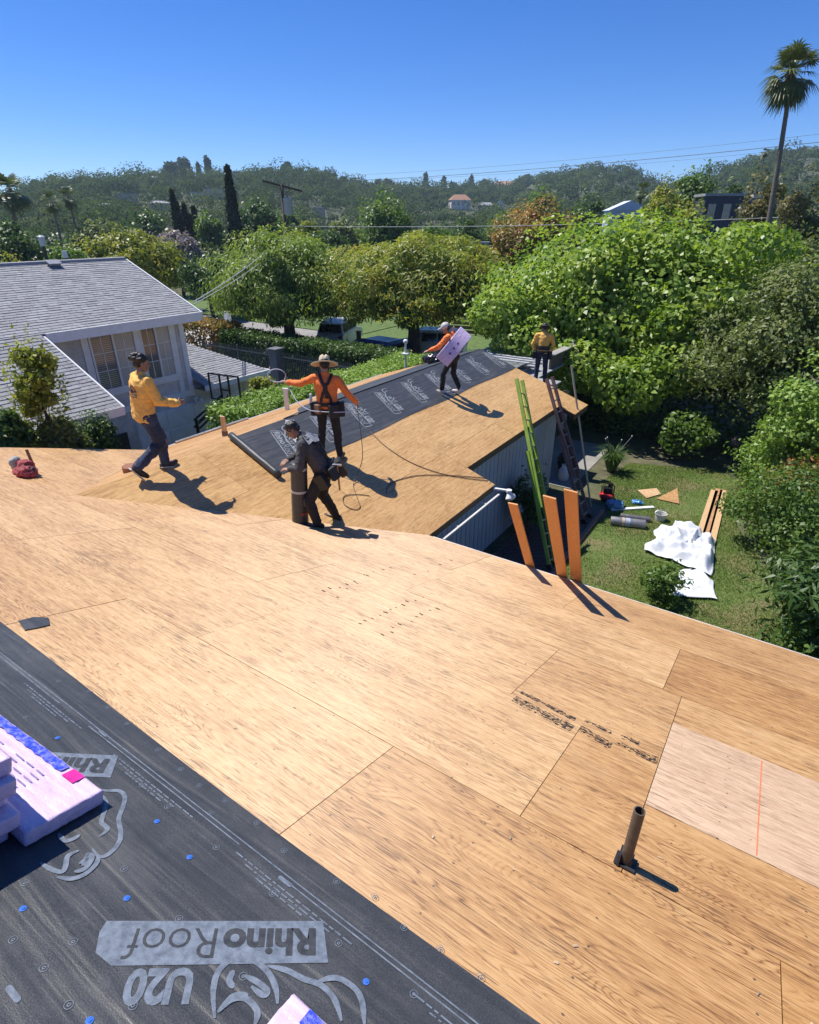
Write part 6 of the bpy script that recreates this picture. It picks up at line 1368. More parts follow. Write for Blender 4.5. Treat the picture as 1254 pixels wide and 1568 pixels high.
def bundle(label, M, k=0, prints=True, group='wrapped shingle bundles'):
    r = thing('shingle_bundle', label, 'shingle bundle', group=group, M=M); link('wrapper', BM[k % 4], None, r, smooth=True)
    if prints:
        z = 0.0775
        o = MB().add([(-0.42 + i * 0.04, 0.105 + (0.006 if i % 2 else 0), z + 0.0015 * (i % 3)) for i in range(18)] + [(-0.42 + i * 0.04, 0.158 - (0.004 if i % 3 else 0), z + 0.0015 * ((i + 1) % 3)) for i in range(18)], [(i, i + 1, 19 + i, 18 + i) for i in range(17)]).build('blue_band', M_BLUEP, r)
        MB().add([(0.285 + i * 0.028, 0.10, z + 0.001 * (i % 2)) for i in range(4)] + [(0.285 + i * 0.028, 0.16, z + 0.001 * (i % 2)) for i in range(4)], [(i, i + 1, 5 + i, 4 + i) for i in range(3)]).build('magenta_patch', M_MAG, r)
        t = MB()
        for a in range(8):
            for b in range(7):
                if random.random() < 0.25: continue
                x0 = -0.42 + a * 0.085; y0 = -0.12 + b * 0.028; t.add([(x0, y0, z), (x0 + random.uniform(.04, .075), y0, z), (x0 + 0.06, y0 + 0.007, z), (x0, y0 + 0.007, z)], [(0, 1, 2, 3)])
        o = t.build('small_print', M_TXT, r); o['kind'] = 'stuff'
    return r
bundle('lilac wrapped shingle bundle lying flat with blue band and magenta patch', PM.M(-2.60, 0.488, 0.014, radians(3.5)), 0)
for i, (dx, ds, lab) in enumerate(((-0.10, 0.0, 'lowest'), (-0.05, 0.01, 'second'), (-0.12, -0.01, 'third'), (-0.07, 0.005, 'fourth'), (-0.11, 0.0, 'top'))): bundle('lilac wrapped shingle bundle, %s of the leaning stack beside the flat one' % lab, PM.M(-2.575 + dx, 0.152 + ds, 0.014 + i * 0.075, radians(3 + random.uniform(-2, 2))), i + 1, i == 4)
bundle('lilac wrapped shingle bundle lying over the printed animal head', PM.M(-0.35, 0.425, 0.014, radians(0)), 2)

# ---- upright roll of underlayment (held by the man in black)
def felt_roll():
    b = onpl(460, 803, PW); b.z -= 0.02; r = thing('underlayment_roll', 'upright roll of black underlayment with pale bands held by the man in black', 'roll', b, 0.3); ax = (Vector((0.055, 0.02, 1.0))).normalized(); q = ax.to_track_quat('Z', 'Y').to_matrix().to_4x4()
    MB().lathe([(0.035, 0.0), (0.112, 0.0), (0.117, 0.01)] + [(0.117 + 0.0015 * sin(k * 1.9), 0.09 * k) for k in range(1, 11)] + [(0.117, 0.99), (0.112, 1.0), (0.035, 1.0)], 26).build('roll', M_FELT, r, q, smooth=True)
    for z in (0.90, 0.56): MB().lathe([(0.1195, z), (0.1205, z + 0.005), (0.1205, z + 0.03), (0.1195, z + 0.035)], 26).build('band', plain('pale_band', (0.5, 0.5, 0.5), 0.6, 0.1, 9, 0), r, q)
    rd = MB()
    for k in range(9):
        a = 3.4 + k * 0.22; rd.add([(0.1205 * cos(a + t * 0.14), 0.1205 * sin(a + t * 0.14), 0.22 + z * 0.035) for t, z in ((0, 0), (1, 0), (1, 1), (0, 1))], [(0, 1, 2, 3)])
    rd.build('red_print', plain('red_print', (0.55, 0.05, 0.03), 0.6, 0.2, 9, 0), r, q)
felt_roll()

# ---- orange boards leaning on the eave
for i, (x, top, lab, w) in enumerate(((-2.40, (-2.50, 6.13, 3.82), 'shortest orange board leaning on the eave', 0.135), (-1.92, (-1.87, 5.62, 4.28), 'middle orange board leaning on the eave between two others', 0.15), (-1.72, (-1.68, 5.74, 4.36), 'tallest orange board leaning on the eave', 0.155))):
    t = Vector(top); e = Vector((x, EAVE_S * CT + 0.035, PM.p(0, EAVE_S).z + 0.03)); d = (e - t).normalized(); L = (t.z - 0.02) / -d.z; b = t + d * L
    mb = MB(); mb.bar(t, b, w, 0.022, up=Vector((0, 0.9, 0.4)), ch=0.003); base = b; o = mb.build('board', M_CEDAR); o.data.transform(Matrix.Translation(-base)); o.location = base
    tag(o, lab, 'board', 'orange boards on the eave')

# ---- ladders
def ladder(label, b, t, w, mat, col2, n, fly=True, side=Vector((0, 1, 0))):
    b = Vector(b); t = Vector(t); r = thing('extension_ladder', label, 'ladder', b, 0, 'ladders against the wing'); d = (t - b).normalized(); L = (t - b).length; s = (side - d * side.dot(d)).normalized(); nn = s.cross(d); 
    if nn.x < 0: nn = -nn
    for k, (o, l0, l1, ww) in enumerate(((0.0, 0.0, L * (0.62 if fly else 1), w), (0.06, L * 0.32, L, w - 0.07)) if fly else ((0.0, 0.0, L, w),)):
        for sg in (-1, 1):
            p = s * (sg * ww / 2) - nn * o * -1; MB().bar(p + d * l0, p + d * l1, 0.042, 0.085, up=nn, ch=0.006).build('rail', mat, r)
        m = l0 + 0.18
        while m < l1 - 0.05:
            p = nn * o + d * m; MB().tube([p - s * (ww / 2), p + s * (ww / 2)], 0.017, 8).build('rung', col2, r); m += 0.305
    for sg in (-1, 1): MB().bar(s * (sg * w / 2) - d * 0.02, s * (sg * w / 2) + d * 0.1, 0.06, 0.11, up=nn).build('foot', M_BLACKIRON, r)
M_GRN = plain('green_fibreglass', (0.30, 0.46, 0.06), 0.5, 0.2, 4, 0.1); M_RLAD = plain('faded_red_fibreglass', (0.20, 0.125, 0.12), 0.6, 0.25, 6, 0.15)
ladder('green fibreglass extension ladder leaning on the wing eave', (-3.35, 10.9, 0.03), (-5.13, 12.15, 3.78), 0.40, M_GRN, M_METAL, 12, side=Vector((-0.12, 1.0, 0)))
ladder('faded red extension ladder leaning at the far wing corner', (-3.45, 13.6, 0.03), (-5.03, 13.82, 3.5), 0.42, M_RLAD, M_METAL, 12)
p0 = onz(905, 777, 0.01); p1 = onx(875, 560, -4.62); o = MB().tube([Vector((0, 0, 0)), p1 - p0], 0.026, 10).build('long_pole', plain('pale_pole', (0.46, 0.41, 0.30), 0.5, 0.15, 5, 0.05), None, Matrix.Translation(p0)); tag(o, 'long pale pole leaning past the far wing corner', 'pole')

# ---- stakes along the neighbour-side eave
def stake(label, px, yb, yt, w, mat, dark=False):
    b = onpl(px, yb, PL); D = sqrt(b.x ** 2 + b.y ** 2); t = onD(px, yt, D); h = t.z - b.z; r = thing('stake', label, 'stake', b, 0.2, 'stakes along the gutter'); MB().box((0, 0, h / 2), (w, 0.035, h), ch=0.004).build('shaft', mat, r)
    if dark: MB().box((0, 0, 0.05), (w * 1.15, 0.05, 0.1)).build('base', M_RUST, r)
    else: MB().box((0, 0, h + 0.01), (w * 1.3, 0.05, 0.03)).build('cap', mat, r)
stake('raw wooden stake at the neighbour eave before the rolled underlayment', 345, 668, 637, 0.09, M_PINE, True); stake('white stake beside the straw hat worker hand', 440, 628, 596, 0.11, M_WHITE); stake('thin white stake with dark base behind the straw hat worker', 477, 624, 603, 0.05, M_WHITE, True)
def mast():
    t_ = onx(621, 523, -11.45); b = Vector((t_.x, t_.y, gz(t_.x, t_.y))); h = t_.z - b.z; r = thing('vent_mast', 'white mast with hooded head behind the hedge side gutter', 'mast', b); MB().tube([(0, 0, 0), (0, 0, h)], 0.035, 8).build('shaft', M_WHITE, r); MB().ell((0, 0, h), (0.09, 0.09, 0.08), None, 12, 8).build('head', M_WHITE, r, smooth=True); MB().box((0, 0, h - 0.42), (0.26, 0.16, 0.05), ch=0.01).build('bracket', M_WHITE, r)
mast()
def lump(mb_, name, label, cat, mat, vox, wr, loc, group=None, sm=3, ws=14, M=None): 
    me = voxel(mb_, name, vox, sm, wr, ws); o = link(name, me, mat, None, M or Matrix.Translation(loc)); return tag(o, label, cat, group)
b = onpl(664, 557, PL); lump(MB().ell((0, 0, 0.12), (0.28, 0.18, 0.15)).ell((0.2, 0.1, 0.16), (0.16, 0.13, 0.15)).ell((-0.22, 0, 0.1), (0.14, 0.12, 0.1)), 'tool_bag', 'black shiny tool bag on the roof edge beyond the shoulder-carried bundle', 'bag', plain('black_vinyl', (0.02, 0.02, 0.022), 0.25, 0.3, 6, 0.2), 0.02, 0.03, b)
# jacket by the left vent
b = onpl(40, 728, PM); lump(MB().ell((0, 0, 0.06), (0.19, 0.13, 0.085)).ell((-0.06, 0.06, 0.12), (0.12, 0.10, 0.075)).ell((0.10, -0.06, 0.08), (0.10, 0.08, 0.09)), 'jacket', 'crumpled red jacket on the left part of the roof beside the copper pipe', 'jacket', plain('red_cloth', (0.33, 0.06, 0.07), 0.85, 0.25, 9, 0.3), 0.012, 0.03, b)
b2 = onpl(28, 722, PM); lump(MB().ell((0, 0, 0.14), (0.08, 0.08, 0.09)).ell((0, 0, 0.06), (0.07, 0.07, 0.06)), 'cap', 'grey cap resting on the crumpled red jacket', 'cap', plain('grey_cloth', (0.33, 0.34, 0.34), 0.85, 0.15, 9, 0.3), 0.012, 0.015, b2)
b3 = onpl(47, 729, PM); lump(MB().ell((0, 0, 0.07), (0.11, 0.10, 0.085)), 'pouch', 'black pouch between the crumpled red jacket and the copper pipe', 'pouch', M_DARK, 0.012, 0.015, b3)
# flat board of the small print at the dark felt: folded sheets between the workers
b4 = onpl(452, 662, PW, 0.01); mb = MB()
for k in range(4): mb.box((random.uniform(-.02, .02), random.uniform(-.02, .02), 0.008 + k * 0.016), (0.62, 0.17, 0.010))
tag(mb.build('flashing_stack', plain('flashing_white', (0.5, 0.5, 0.52), 0.4, 0.15, 5, 0.1), None, Matrix.Translation(b4) @ PW.M().to_3x3().to_4x4() @ Matrix.Rotation(radians(62), 4, 'Z')), 'stack of white flashing strips on the underlayment beside the man in black', 'flashing')

# ---- on the lawn
def on_lawn():
    # compressor
    b = onz(928, 765, 0); r = thing('air_compressor', 'red pancake air compressor with black motor beside the brick edging', 'compressor', b, 0.4)
    MB().lathe([(0.0, 0.05), (0.14, 0.05), (0.20, 0.08), (0.215, 0.13), (0.20, 0.18), (0.14, 0.215), (0.0, 0.22)], 24).build('tank', plain('compressor_red', (0.48, 0.03, 0.03), 0.3, 0.12, 6, 0.05), r, smooth=True)
    MB().box((0, 0, 0.31), (0.24, 0.17, 0.18), ch=0.03).lathe([(0.0, 0), (0.07, 0), (0.07, 0.14), (0, 0.14)], 14, (0.06, 0.02, 0.36)).build('motor', M_BLACKIRON, r); MB().tube([(-0.16, 0, 0.2), (-0.16, 0, 0.42), (-0.05, 0, 0.5), (0.1, 0, 0.5), (0.17, 0, 0.42), (0.17, 0, 0.2)], 0.014, 8).build('handle', M_BLACKIRON, r)
    for k in range(3): MB().lathe([(0.0, 0), (0.03, 0), (0.03, 0.07), (0, 0.07)], 8, (0.15 * cos(k * 2.1), 0.15 * sin(k * 2.1), 0)).build('foot', M_BLACKIRON, r)
    blue = plain('blue_plastic', (0.16, 0.33, 0.50), 0.25, 0.25, 14, 0.3, spec=0.6)
    lump(MB().ell((0, 0, 0.11), (0.24, 0.17, 0.13)).ell((0.1, 0.05, 0.15), (0.12, 0.12, 0.09)), 'water_pack', 'pale blue shrink-wrapped water pack beside the compressor', 'water pack', blue, 0.02, 0.035, onz(940, 778, 0)); lump(MB().ell((0, 0, 0.06), (0.15, 0.10, 0.07)).ell((0.1, 0.02, 0.05), (0.08, 0.07, 0.05)), 'plastic_bag', 'small blue plastic bag on the grass before the plywood offcuts', 'bag', plain('blue_bag', (0.06, 0.25, 0.55), 0.3, 0.3, 14, 0.3), 0.015, 0.03, onz(975, 772, 0))
    # rolls and pipe
    def lie(name, label, cat, p, q, rad, mat, parts=None, group=None):
        p = onz(*p, rad); q = onz(*q, rad); L = (q - p).length; M = Matrix.Translation(p) @ (q - p).to_track_quat('Z', 'Y').to_matrix().to_4x4(); r = thing(name, label, cat, M=M, group=group)
        MB().lathe([(rad * 0.35, 0), (rad * 0.97, 0), (rad, 0.01), (rad, L / 2), (rad, L - 0.01), (rad * 0.97, L), (rad * 0.35, L)], 22).build('roll', mat, r, smooth=True)
        if parts: MB().lathe([(rad + 0.002, L * 0.42), (rad + 0.002, L * 0.55)], 22).build('label', plain('roll_label', (0.35, 0.42, 0.55), 0.5, 0.3, 12, 0), r); MB().lathe([(rad + 0.003, L * 0.32), (rad + 0.003, L * 0.40)], 22).build('label', plain('roll_label_tan', (0.5, 0.38, 0.28), 0.5, 0.2, 12, 0), r)
    lie('grey_roll', 'silver-grey wrapped roll with paper label lying on the grass', 'roll', (935, 797), (988, 803), 0.115, plain('grey_wrap', (0.26, 0.26, 0.28), 0.35, 0.2, 6, 0.2, metal=0.3), True)
    lie('grey_roll', 'thinner dark roll lying behind the silver-grey wrapped roll', 'roll', (950, 790), (996, 796), 0.075, plain('dark_wrap', (0.13, 0.13, 0.14), 0.4, 0.2, 6, 0.2))
    a = onz(936, 781, 0.03); c = onz(1001, 777, 0.03); MB_ = MB().bar(Vector((0, 0, 0)), c - a, 0.11, 0.06, ch=0.006); tag(MB_.build('gutter_length', M_WHITE, None, Matrix.Translation(a)), 'white length of gutter lying behind the rolls', 'gutter')
    b = onz(1010, 797, 0); r = thing('plastic_tub', 'small white plastic tub on the grass beside the rolls', 'tub', b, 0.5); MB().lathe([(0.0, 0.01), (0.11, 0.01), (0.12, 0.0), (0.145, 0.2), (0.155, 0.2), (0.155, 0.215), (0.138, 0.21), (0.115, 0.03), (0.0, 0.03)], 20).build('tub', plain('tub_white', (0.58, 0.58, 0.56), 0.5, 0.12, 9, 0.1), r, smooth=False); MB().tube([(0.15 * cos(t), 0.15 * sin(t) * 0.4, 0.2 + 0.1 * sin(t)) for t in np.linspace(0, pi, 10)], 0.005, 5).build('handle', M_METAL, r)
    # plywood offcuts
    for lab, pts, mt in (('pale diamond-shaped plywood offcut on the grass', ((976, 751), (1005, 748), (1012, 757), (990, 763)), (0.95, 0.2, 0.3)), ('orange triangular plywood offcut on the grass', ((1005, 764), (1037, 748), (1040, 772)), (0.3, 0.2, 0))):
        P = [onz(x, y, 0.03) for x, y in pts]; c = sum(P, Vector()) / len(P); poly = [((p - c).x, (p - c).y) for p in P]
        if sum(poly[i][0] * poly[(i + 1) % len(poly)][1] - poly[(i + 1) % len(poly)][0] * poly[i][1] for i in range(len(poly))) < 0: poly.reverse()
        o = MB().prism(poly, -0.012, 0.0).build('plywood_offcut', M_PLY, None, Matrix.Translation((c.x, c.y, 0.045))); o.color = (*mt, 1); tag(o, lab, 'offcut', 'plywood offcuts on the lawn')
    # stack of long planks
    for i, (p, q, lab) in enumerate((((1070, 826), (1094, 752), 'long pale plank, left one of the stack beside the garden shrubs'), ((1079, 828), (1101, 750), 'long reddish plank, middle one of the stack beside the garden shrubs'), ((1089, 829), (1108, 752), 'long pale plank, right one of the stack beside the garden shrubs'))):
        a = onz(*p, 0.03); c = onz(*q, 0.03); a.z = 0.05; c.z = 0.05; o = MB().bar(Vector((0, 0, 0)), c - a, 0.19, 0.03, ch=0.003).build('plank', (M_PINE, plain('red_pine', (0.46, 0.25, 0.13), 0.65, 0.22, 2, 0.2, stretch=(2, 2, 8)), M_PINE)[i], None, Matrix.Translation(a)); tag(o, lab, 'plank', 'planks on the lawn')
    MB_ = None
    # white tarp: heap with folds and a flat tail
    rng = np.random.default_rng(3); pts = [(985, 845), (1002, 815), (1035, 812), (1062, 822), (1092, 830), (1100, 870), (1090, 886), (1068, 880), (1045, 878), (1010, 868)]
    G = [onz(x, y, 0.0) for x, y in pts]; c = sum(G, Vector()) / len(G)
    def tarp(label, quad, hgt, seed, res=64, z0=0.06):
        A, B, C, D = quad; V = []
        for i in range(res + 1):
            for j in range(res + 1):
                s_, t_ = i / res, j / res; p = A.lerp(B, s_).lerp(D.lerp(C, s_), t_); w = Vector((mnoise.noise(Vector((s_ * 3 + seed, t_ * 3, 1))), mnoise.noise(Vector((s_ * 3, t_ * 3 + seed, 5))), 0)); p = p + w * 0.16
                e = sstep(min(s_, 1 - s_, t_, 1 - t_) / 0.16); x, y = p.x, p.y
                f = 0.75 * (0.5 - abs(mnoise.noise(Vector((x * 1.3 + y * 1.1 + seed, y * 2.2 - x, 0))))) + 0.4 * (0.45 - abs(mnoise.noise(Vector((x * 3.4 + seed, y * 1.6 + x, 2))))) + 0.18 * (0.4 - abs(mnoise.noise(Vector((x * 5 + y * 3, y * 6 - x * 2, seed)))))
                V.append((p.x - c.x, p.y - c.y, z0 + hgt * (e * 0.25 + f * (0.25 + 0.75 * e))))
        F = [(i * (res + 1) + j, (i + 1) * (res + 1) + j, (i + 1) * (res + 1) + j + 1, i * (res + 1) + j + 1) for i in range(res) for j in range(res)]
        o = link('tarp', pmesh('tarp', V, F), plain('white_tarp', (0.66, 0.68, 0.72), 0.45, 0.06, 5, 0.1), None, Matrix.Translation((c.x, c.y, 0)), smooth=True); md = o.modifiers.new('s', 'SOLIDIFY'); md.thickness = 0.004; tag(o, label, 'tarp', 'white tarps on the lawn')
    Q = lambda *p: [onz(x, y, 0.0) for x, y in p]
    tarp('heaped white plastic tarp beside the plank stack', Q((985, 846), (1088, 886), (1096, 832), (1008, 813)), 0.36, 1.0)
    tarp('second white tarp fold lying over the heaped tarp', Q((1010, 842), (1062, 858), (1072, 828), (1030, 816)), 0.42, 7.0, 48, 0.16)
    tarp('flat white tarp corner spread below the heaped tarp', Q((1018, 914), (1098, 922), (1080, 876), (1046, 876)), 0.07, 5.0, 36, 0.07)
    # propane bottle / cooler in the shade under the far ladder
    b = onz(862, 735, 0); r = thing('gas_bottle', 'white gas bottle in the shade under the faded red ladder', 'gas bottle', b); MB().lathe([(0, 0.0), (0.12, 0.0), (0.15, 0.05), (0.155, 0.2), (0.15, 0.33), (0.1, 0.4), (0.03, 0.42), (0.03, 0.46), (0.0, 0.46)], 18).build('tank', M_WHITE, r, smooth=True); MB().lathe([(0.09, 0.39), (0.09, 0.5), (0.08, 0.5), (0.08, 0.39)], 16).build('collar', M_WHITE, r)
    lump(MB().ell((0, 0, 0.35), (0.3, 0.28, 0.35)), 'covered_grill', 'dark covered grill beside the gas bottle', 'grill', M_DARK, 0.03, 0.03, onz(866, 722, 0))
on_lawn()

# ---- low patio cover beyond the wing end
def patio_cover():
    r = thing('patio_cover', 'low patio cover with white slats and grey fascia beyond the wing end', 'patio cover', (-7, 17.5, 0)); o = Vector((-7, 17.5, 0)); Z = 2.72
    dk = MB().box(Vector((-8.2, 18.0, Z - 0.05)) - o, (3.5, 5.4, 0.05)).box(Vector((-6.07, 16.1, Z - 0.05)) - o, (0.76, 1.6, 0.05)).build('deck', plain('cover_grey', (0.30, 0.31, 0.32), 0.8, 0.2, 3, 0.2), r)
    sm = MB().box((0, 0, 0), (2.3, 0.16, 0.03)).mesh('slat'); sm.materials.append(plain('slat_grey', (0.40, 0.41, 0.43), 0.6, 0.2, 5, 0.1))
    for k in range(9): s = link('slat', sm, None, r); s.location = Vector((-8.2, 16.4 + k * 0.34, Z + 0.03)) - o
    p = onz(842, 556, 2.9); q = onz(905, 527, 2.9); MB().bar(p - o, q - o, 0.06, 0.5).build('fascia', plain('fascia_brown', (0.16, 0.13, 0.10), 0.8, 0.25, 4, 0.2), r); MB().bar(p - o + Vector((0, 0, 0.27)), q - o + Vector((0, 0, 0.27)), 0.3, 0.04).build('fascia_cap', M_GUTTER, r)
    for x, y in ((-9.7, 20.5), (-6.6, 20.5), (-9.7, 15.5), (-5.8, 15.5)): MB().box(Vector((x, y, Z / 2 - 0.05)) - o, (0.12, 0.12, Z - 0.02)).build('post', M_WHITE, r)
    q_ = onz(745, 540, Z + 0.25); me = MB()
    for k, (dx, dz) in enumerate(((0, 0.0),)): pass
patio_cover()
def sheets():
    for i, (x, y, z, rz, bend, lab) in enumerate(((-8.6, 16.0, 2.80, 0.3, 0.5, 'curled grey metal sheet lying on the patio cover slats'), (-7.6, 17.6, 2.80, -0.2, 0.35, 'flatter grey metal sheet lying behind the yellow-shirted worker'))):
        V = []; n = 14
        for a in range(n + 1):
            t = a / n; h = bend * max(0, t - 0.55) ** 2 * 3
            for b_ in (-0.4, 0.4): V.append((-0.7 + 1.4 * t, b_, 0.01 + h + 0.015 * sin(t * 22)))
        o = link('metal_sheet', pmesh('metal_sheet', V, [(2 * a, 2 * a + 2, 2 * a + 3, 2 * a + 1) for a in range(n)]), M_METAL, None, Matrix.Translation((x, y, z)) @ Matrix.Rotation(rz, 4, 'Z')); md = o.modifiers.new('s', 'SOLIDIFY'); md.thickness = 0.004; tag(o, lab, 'metal sheet', 'metal sheets on the patio cover')
sheets()
for i, (x, y, z) in enumerate(((-7.0, 15.75, 2.73), (-6.95, 15.8, 2.806), (-7.05, 15.72, 2.882))): bundle('lilac wrapped shingle bundle, %s of the stack behind the far wing rake' % ('lowest', 'middle', 'top')[i], Matrix.Translation((x, y, z)) @ Matrix.Rotation(0.2 + 0.1 * i, 4, 'Z'), i, False)

# ---- air hoses and cords on the roof
def cord(label, pts, r, mat, name='air_hose', cat='hose', sub=6):
    P = []; n = len(pts)
    for i in range(n - 1):
        p0, p1, p2, p3 = pts[max(0, i - 1)], pts[i], pts[i + 1], pts[min(n - 1, i + 2)]
        for k in range(sub): t = k / sub; P.append(0.5 * ((2 * p1) + (p2 - p0) * t + (2 * p0 - 5 * p1 + 4 * p2 - p3) * t * t + (3 * p1 - p0 - 3 * p2 + p3) * t ** 3))
    P.append(pts[-1]); o0 = P[0]; o = MB().tube([p - o0 for p in P], r, 6).build(name, mat, None, Matrix.Translation(o0), smooth=True); tag(o, label, cat)
M_HOSE = plain('hose_brown', (0.09, 0.05, 0.035), 0.5, 0.2, 9, 0)
W_ = lambda x, y, h=0.012: onpl(x, y, PW, h)
cord('thin dark air hose running down the wing plywood to the floodlight corner', [W_(566, 660), W_(590, 683), W_(625, 706), W_(665, 722), W_(705, 731), W_(747, 736)], 0.007, M_HOSE)
cord('second dark hose curving from the hat shadow to the eave corner', [W_(592, 755), W_(594, 745), W_(606, 736), W_(640, 728), W_(690, 728), W_(745, 732)], 0.007, M_HOSE)

# ================================================================== people
SKIN = plain('skin', (0.30, 0.165, 0.11), 0.55, 0.12, 20, 0.1); SKIN2 = plain('skin_warm', (0.36, 0.20, 0.13), 0.55, 0.12, 20, 0.1)
HAIRM = plain('black_hair', (0.012, 0.010, 0.009), 0.45, 0.4, 60, 0.6)
def V3(*a): return Vector(a)
def frame(z, xh):
    z = Vector(z).normalized(); x = Vector(xh); x = (x - z * x.dot(z)).normalized(); y = z.cross(x); return Matrix((x, y, z)).transposed()
def hand(mb, w, d, nrm, side, curl=0.5, s=1.0):
    """palm and five unequal fingers; d: finger direction, nrm: palm faces this way, side: towards the thumb"""
    d = d.normalized(); side = (side - d * side.dot(d)).normalized(); nrm = (nrm - d * nrm.dot(d) - side * nrm.dot(side)).normalized()
    pc = w + d * 0.05 * s
    for t in (-0.026, -0.009, 0.009, 0.026): mb.cap(w + side * t * 0.6 * s, w + d * 0.088 * s + side * t * s, 0.015 * s, 0.0125 * s, 8)
    for i, (t, L) in enumerate(((0.030, 0.072), (0.010, 0.08), (-0.010, 0.074), (-0.029, 0.058))):
        p = w + d * 0.09 * s + side * t * s; dd = d.copy()
        for k in range(3):
            a = curl * (0.35 + 0.45 * k); dd2 = (d * cos(a) + nrm * sin(a)); q = p + dd2 * L * s * (0.42, 0.33, 0.25)[k]; mb.cap(p, q, 0.0095 * s, 0.0085 * s, 8); p = q
    p = w + d * 0.025 * s + side * 0.03 * s; q = p + (side * 0.8 + d * 0.7 + nrm * 0.35).normalized() * 0.04 * s; mb.cap(p, q, 0.0125 * s, 0.0105 * s, 8); mb.cap(q, q + (d * 0.9 + nrm * (0.3 + 0.5 * curl) + side * 0.15).normalized() * 0.034 * s, 0.0105 * s, 0.009 * s, 8)
def person(label, loc, rz, J, shirt, trousers, shoe, skin=SKIN, sleeves=True, hat=None, hair=True, vox=0.0085, cl=1.0, baggy=1.0, wr=0.015, hem=0.06):
    """J: joints in the person's frame (x right, y forward, z up from the ground under the body)"""
    root = thing('person', label, 'person', loc, rz, 'roofing crew')
    g = lambda k: Vector(J[k]); sx = (g('shR') - g('shL')); sp_ = g('neck') - g('pel'); T = frame(sp_, sx); fwd = T @ Vector((0, 1, 0))
    hf = Vector(J.get('face', (0, 1, 0))).normalized(); hu = Vector(J.get('hup', (0, 0, 1))); hx = hf.cross(hu).normalized(); hz_ = hx.cross(hf); HM = Matrix((hx, hf, hz_)).transposed(); h = g('head')
    mid = g('pel').lerp(g('neck'), 0.36); ch = g('pel').lerp(g('neck'), 0.68)
    def torso(mb, e):
        mb.ell(ch, (0.165 + e, 0.112 + e, 0.19 + e), T); mb.ell(mid, (0.15 + e, 0.105 + e, 0.17 + e), T); mb.ell(g('pel'), (0.158 + e, 0.112 + e, 0.12 + e), T)
        mb.cap(g('shL'), g('shR'), 0.062 + e, 0.062 + e); mb.cap(g('shL').lerp(g('shR'), 0.25) + sp_ * 0.02, g('neck') + sp_ * 0.05, 0.05 + e, 0.05 + e * 0.5); mb.cap(g('shL').lerp(g('shR'), 0.75) + sp_ * 0.02, g('neck') + sp_ * 0.05, 0.05 + e, 0.05 + e * 0.5)
    b = MB(); torso(b, -0.012)
    b.cap(g('neck'), h - HM @ V3(0, 0.01, 0.06), 0.056, 0.052)
    # head: skull, jaw, nose, brow, lips, ears
    b.ell(h + HM @ V3(0, -0.008, 0.022), (0.074, 0.093, 0.092), HM, 20, 14); b.ell(h + HM @ V3(0, 0.022, -0.045), (0.056, 0.066, 0.068), HM, 16, 12); b.ell(h + HM @ V3(0, 0.055, -0.09), (0.03, 0.026, 0.022), HM)
    b.cap(h + HM @ V3(0, 0.085, 0.012), h + HM @ V3(0, 0.104, -0.028), 0.009, 0.015, 8); b.cap(h + HM @ V3(-0.04, 0.078, 0.03), h + HM @ V3(0.04, 0.078, 0.03), 0.012, 0.012, 8); b.cap(h + HM @ V3(-0.02, 0.082, -0.058), h + HM @ V3(0.02, 0.082, -0.058), 0.0095, 0.0095, 8)
    for s in (-1, 1): b.ell(h + HM @ V3(s * 0.075, -0.012, -0.008), (0.012, 0.022, 0.032), HM, 10, 8)
    for s in 'LR':
        b.cap(g('sh' + s), g('el' + s), 0.048, 0.038); b.cap(g('el' + s), g('wr' + s), 0.039, 0.027)
        d = (g('wr' + s) - g('el' + s)).normalized(); hd = Vector(J.get('hd' + s, d)); pn = Vector(J.get('pn' + s, (0, 0, -1))); ts = Vector(J.get('th' + s, (-1 if s == 'R' else 1, 0.6, 0.2)))
        hand(b, g('wr' + s), hd, pn, ts, J.get('curl' + s, 0.6))
        b.cap(g('hip' + s), g('kn' + s), 0.076, 0.055); b.cap(g('kn' + s), g('an' + s), 0.054, 0.036); b.cap(g('an' + s) - V3(0, 0, 0.02), g('toe' + s) + V3(0, 0, 0.005), 0.034, 0.026)
    link('body', voxel(b, 'body', vox, 3), skin, root)
    # shirt
    c = MB(); prof = [(hem - 0.14, 0.02, 0.02), (hem - 0.135, 0.168, 0.125), (hem, 0.170, 0.128), (0.30, 0.165, 0.120), (0.55, 0.182, 0.128), (0.75, 0.190, 0.130), (0.90, 0.170, 0.105), (0.985, 0.09, 0.07), (1.0, 0.02, 0.02)]; n = 28; VV = []; FF = []
    for t_, rx_, ry_ in prof:
        k_ = cl if rx_ > 0.05 else 1
        for q_ in range(n): a_ = 2 * pi * q_ / n; VV.append(g('pel') + sp_ * t_ + T @ V3((rx_ * k_) * cos(a_), (ry_ * k_) * sin(a_), 0))
    for i_ in range(len(prof) - 1):
        for q_ in range(n): FF.append((i_ * n + q_, i_ * n + (q_ + 1) % n, (i_ + 1) * n + (q_ + 1) % n, (i_ + 1) * n + q_))
    FF.append(tuple(range(n - 1, -1, -1))); FF.append(tuple((len(prof) - 1) * n + q_ for q_ in range(n))); c.add(VV, FF)
    c.cap(g('shL').lerp(g('shR'), 0.04), g('shL').lerp(g('shR'), 0.96), 0.068, 0.068); c.cap(g('shL').lerp(g('shR'), 0.25) + sp_ * 0.02, g('neck') + sp_ * 0.04, 0.055, 0.058); c.cap(g('shL').lerp(g('shR'), 0.75) + sp_ * 0.02, g('neck') + sp_ * 0.04, 0.055, 0.058)
    for s in 'LR':
        el, wv = g('el' + s), g('wr' + s); c.cap(g('sh' + s), el, 0.064 * cl, 0.055 * cl)
        if sleeves: c.cap(el, el.lerp(wv, 0.93), 0.056 * cl, 0.042 * cl)
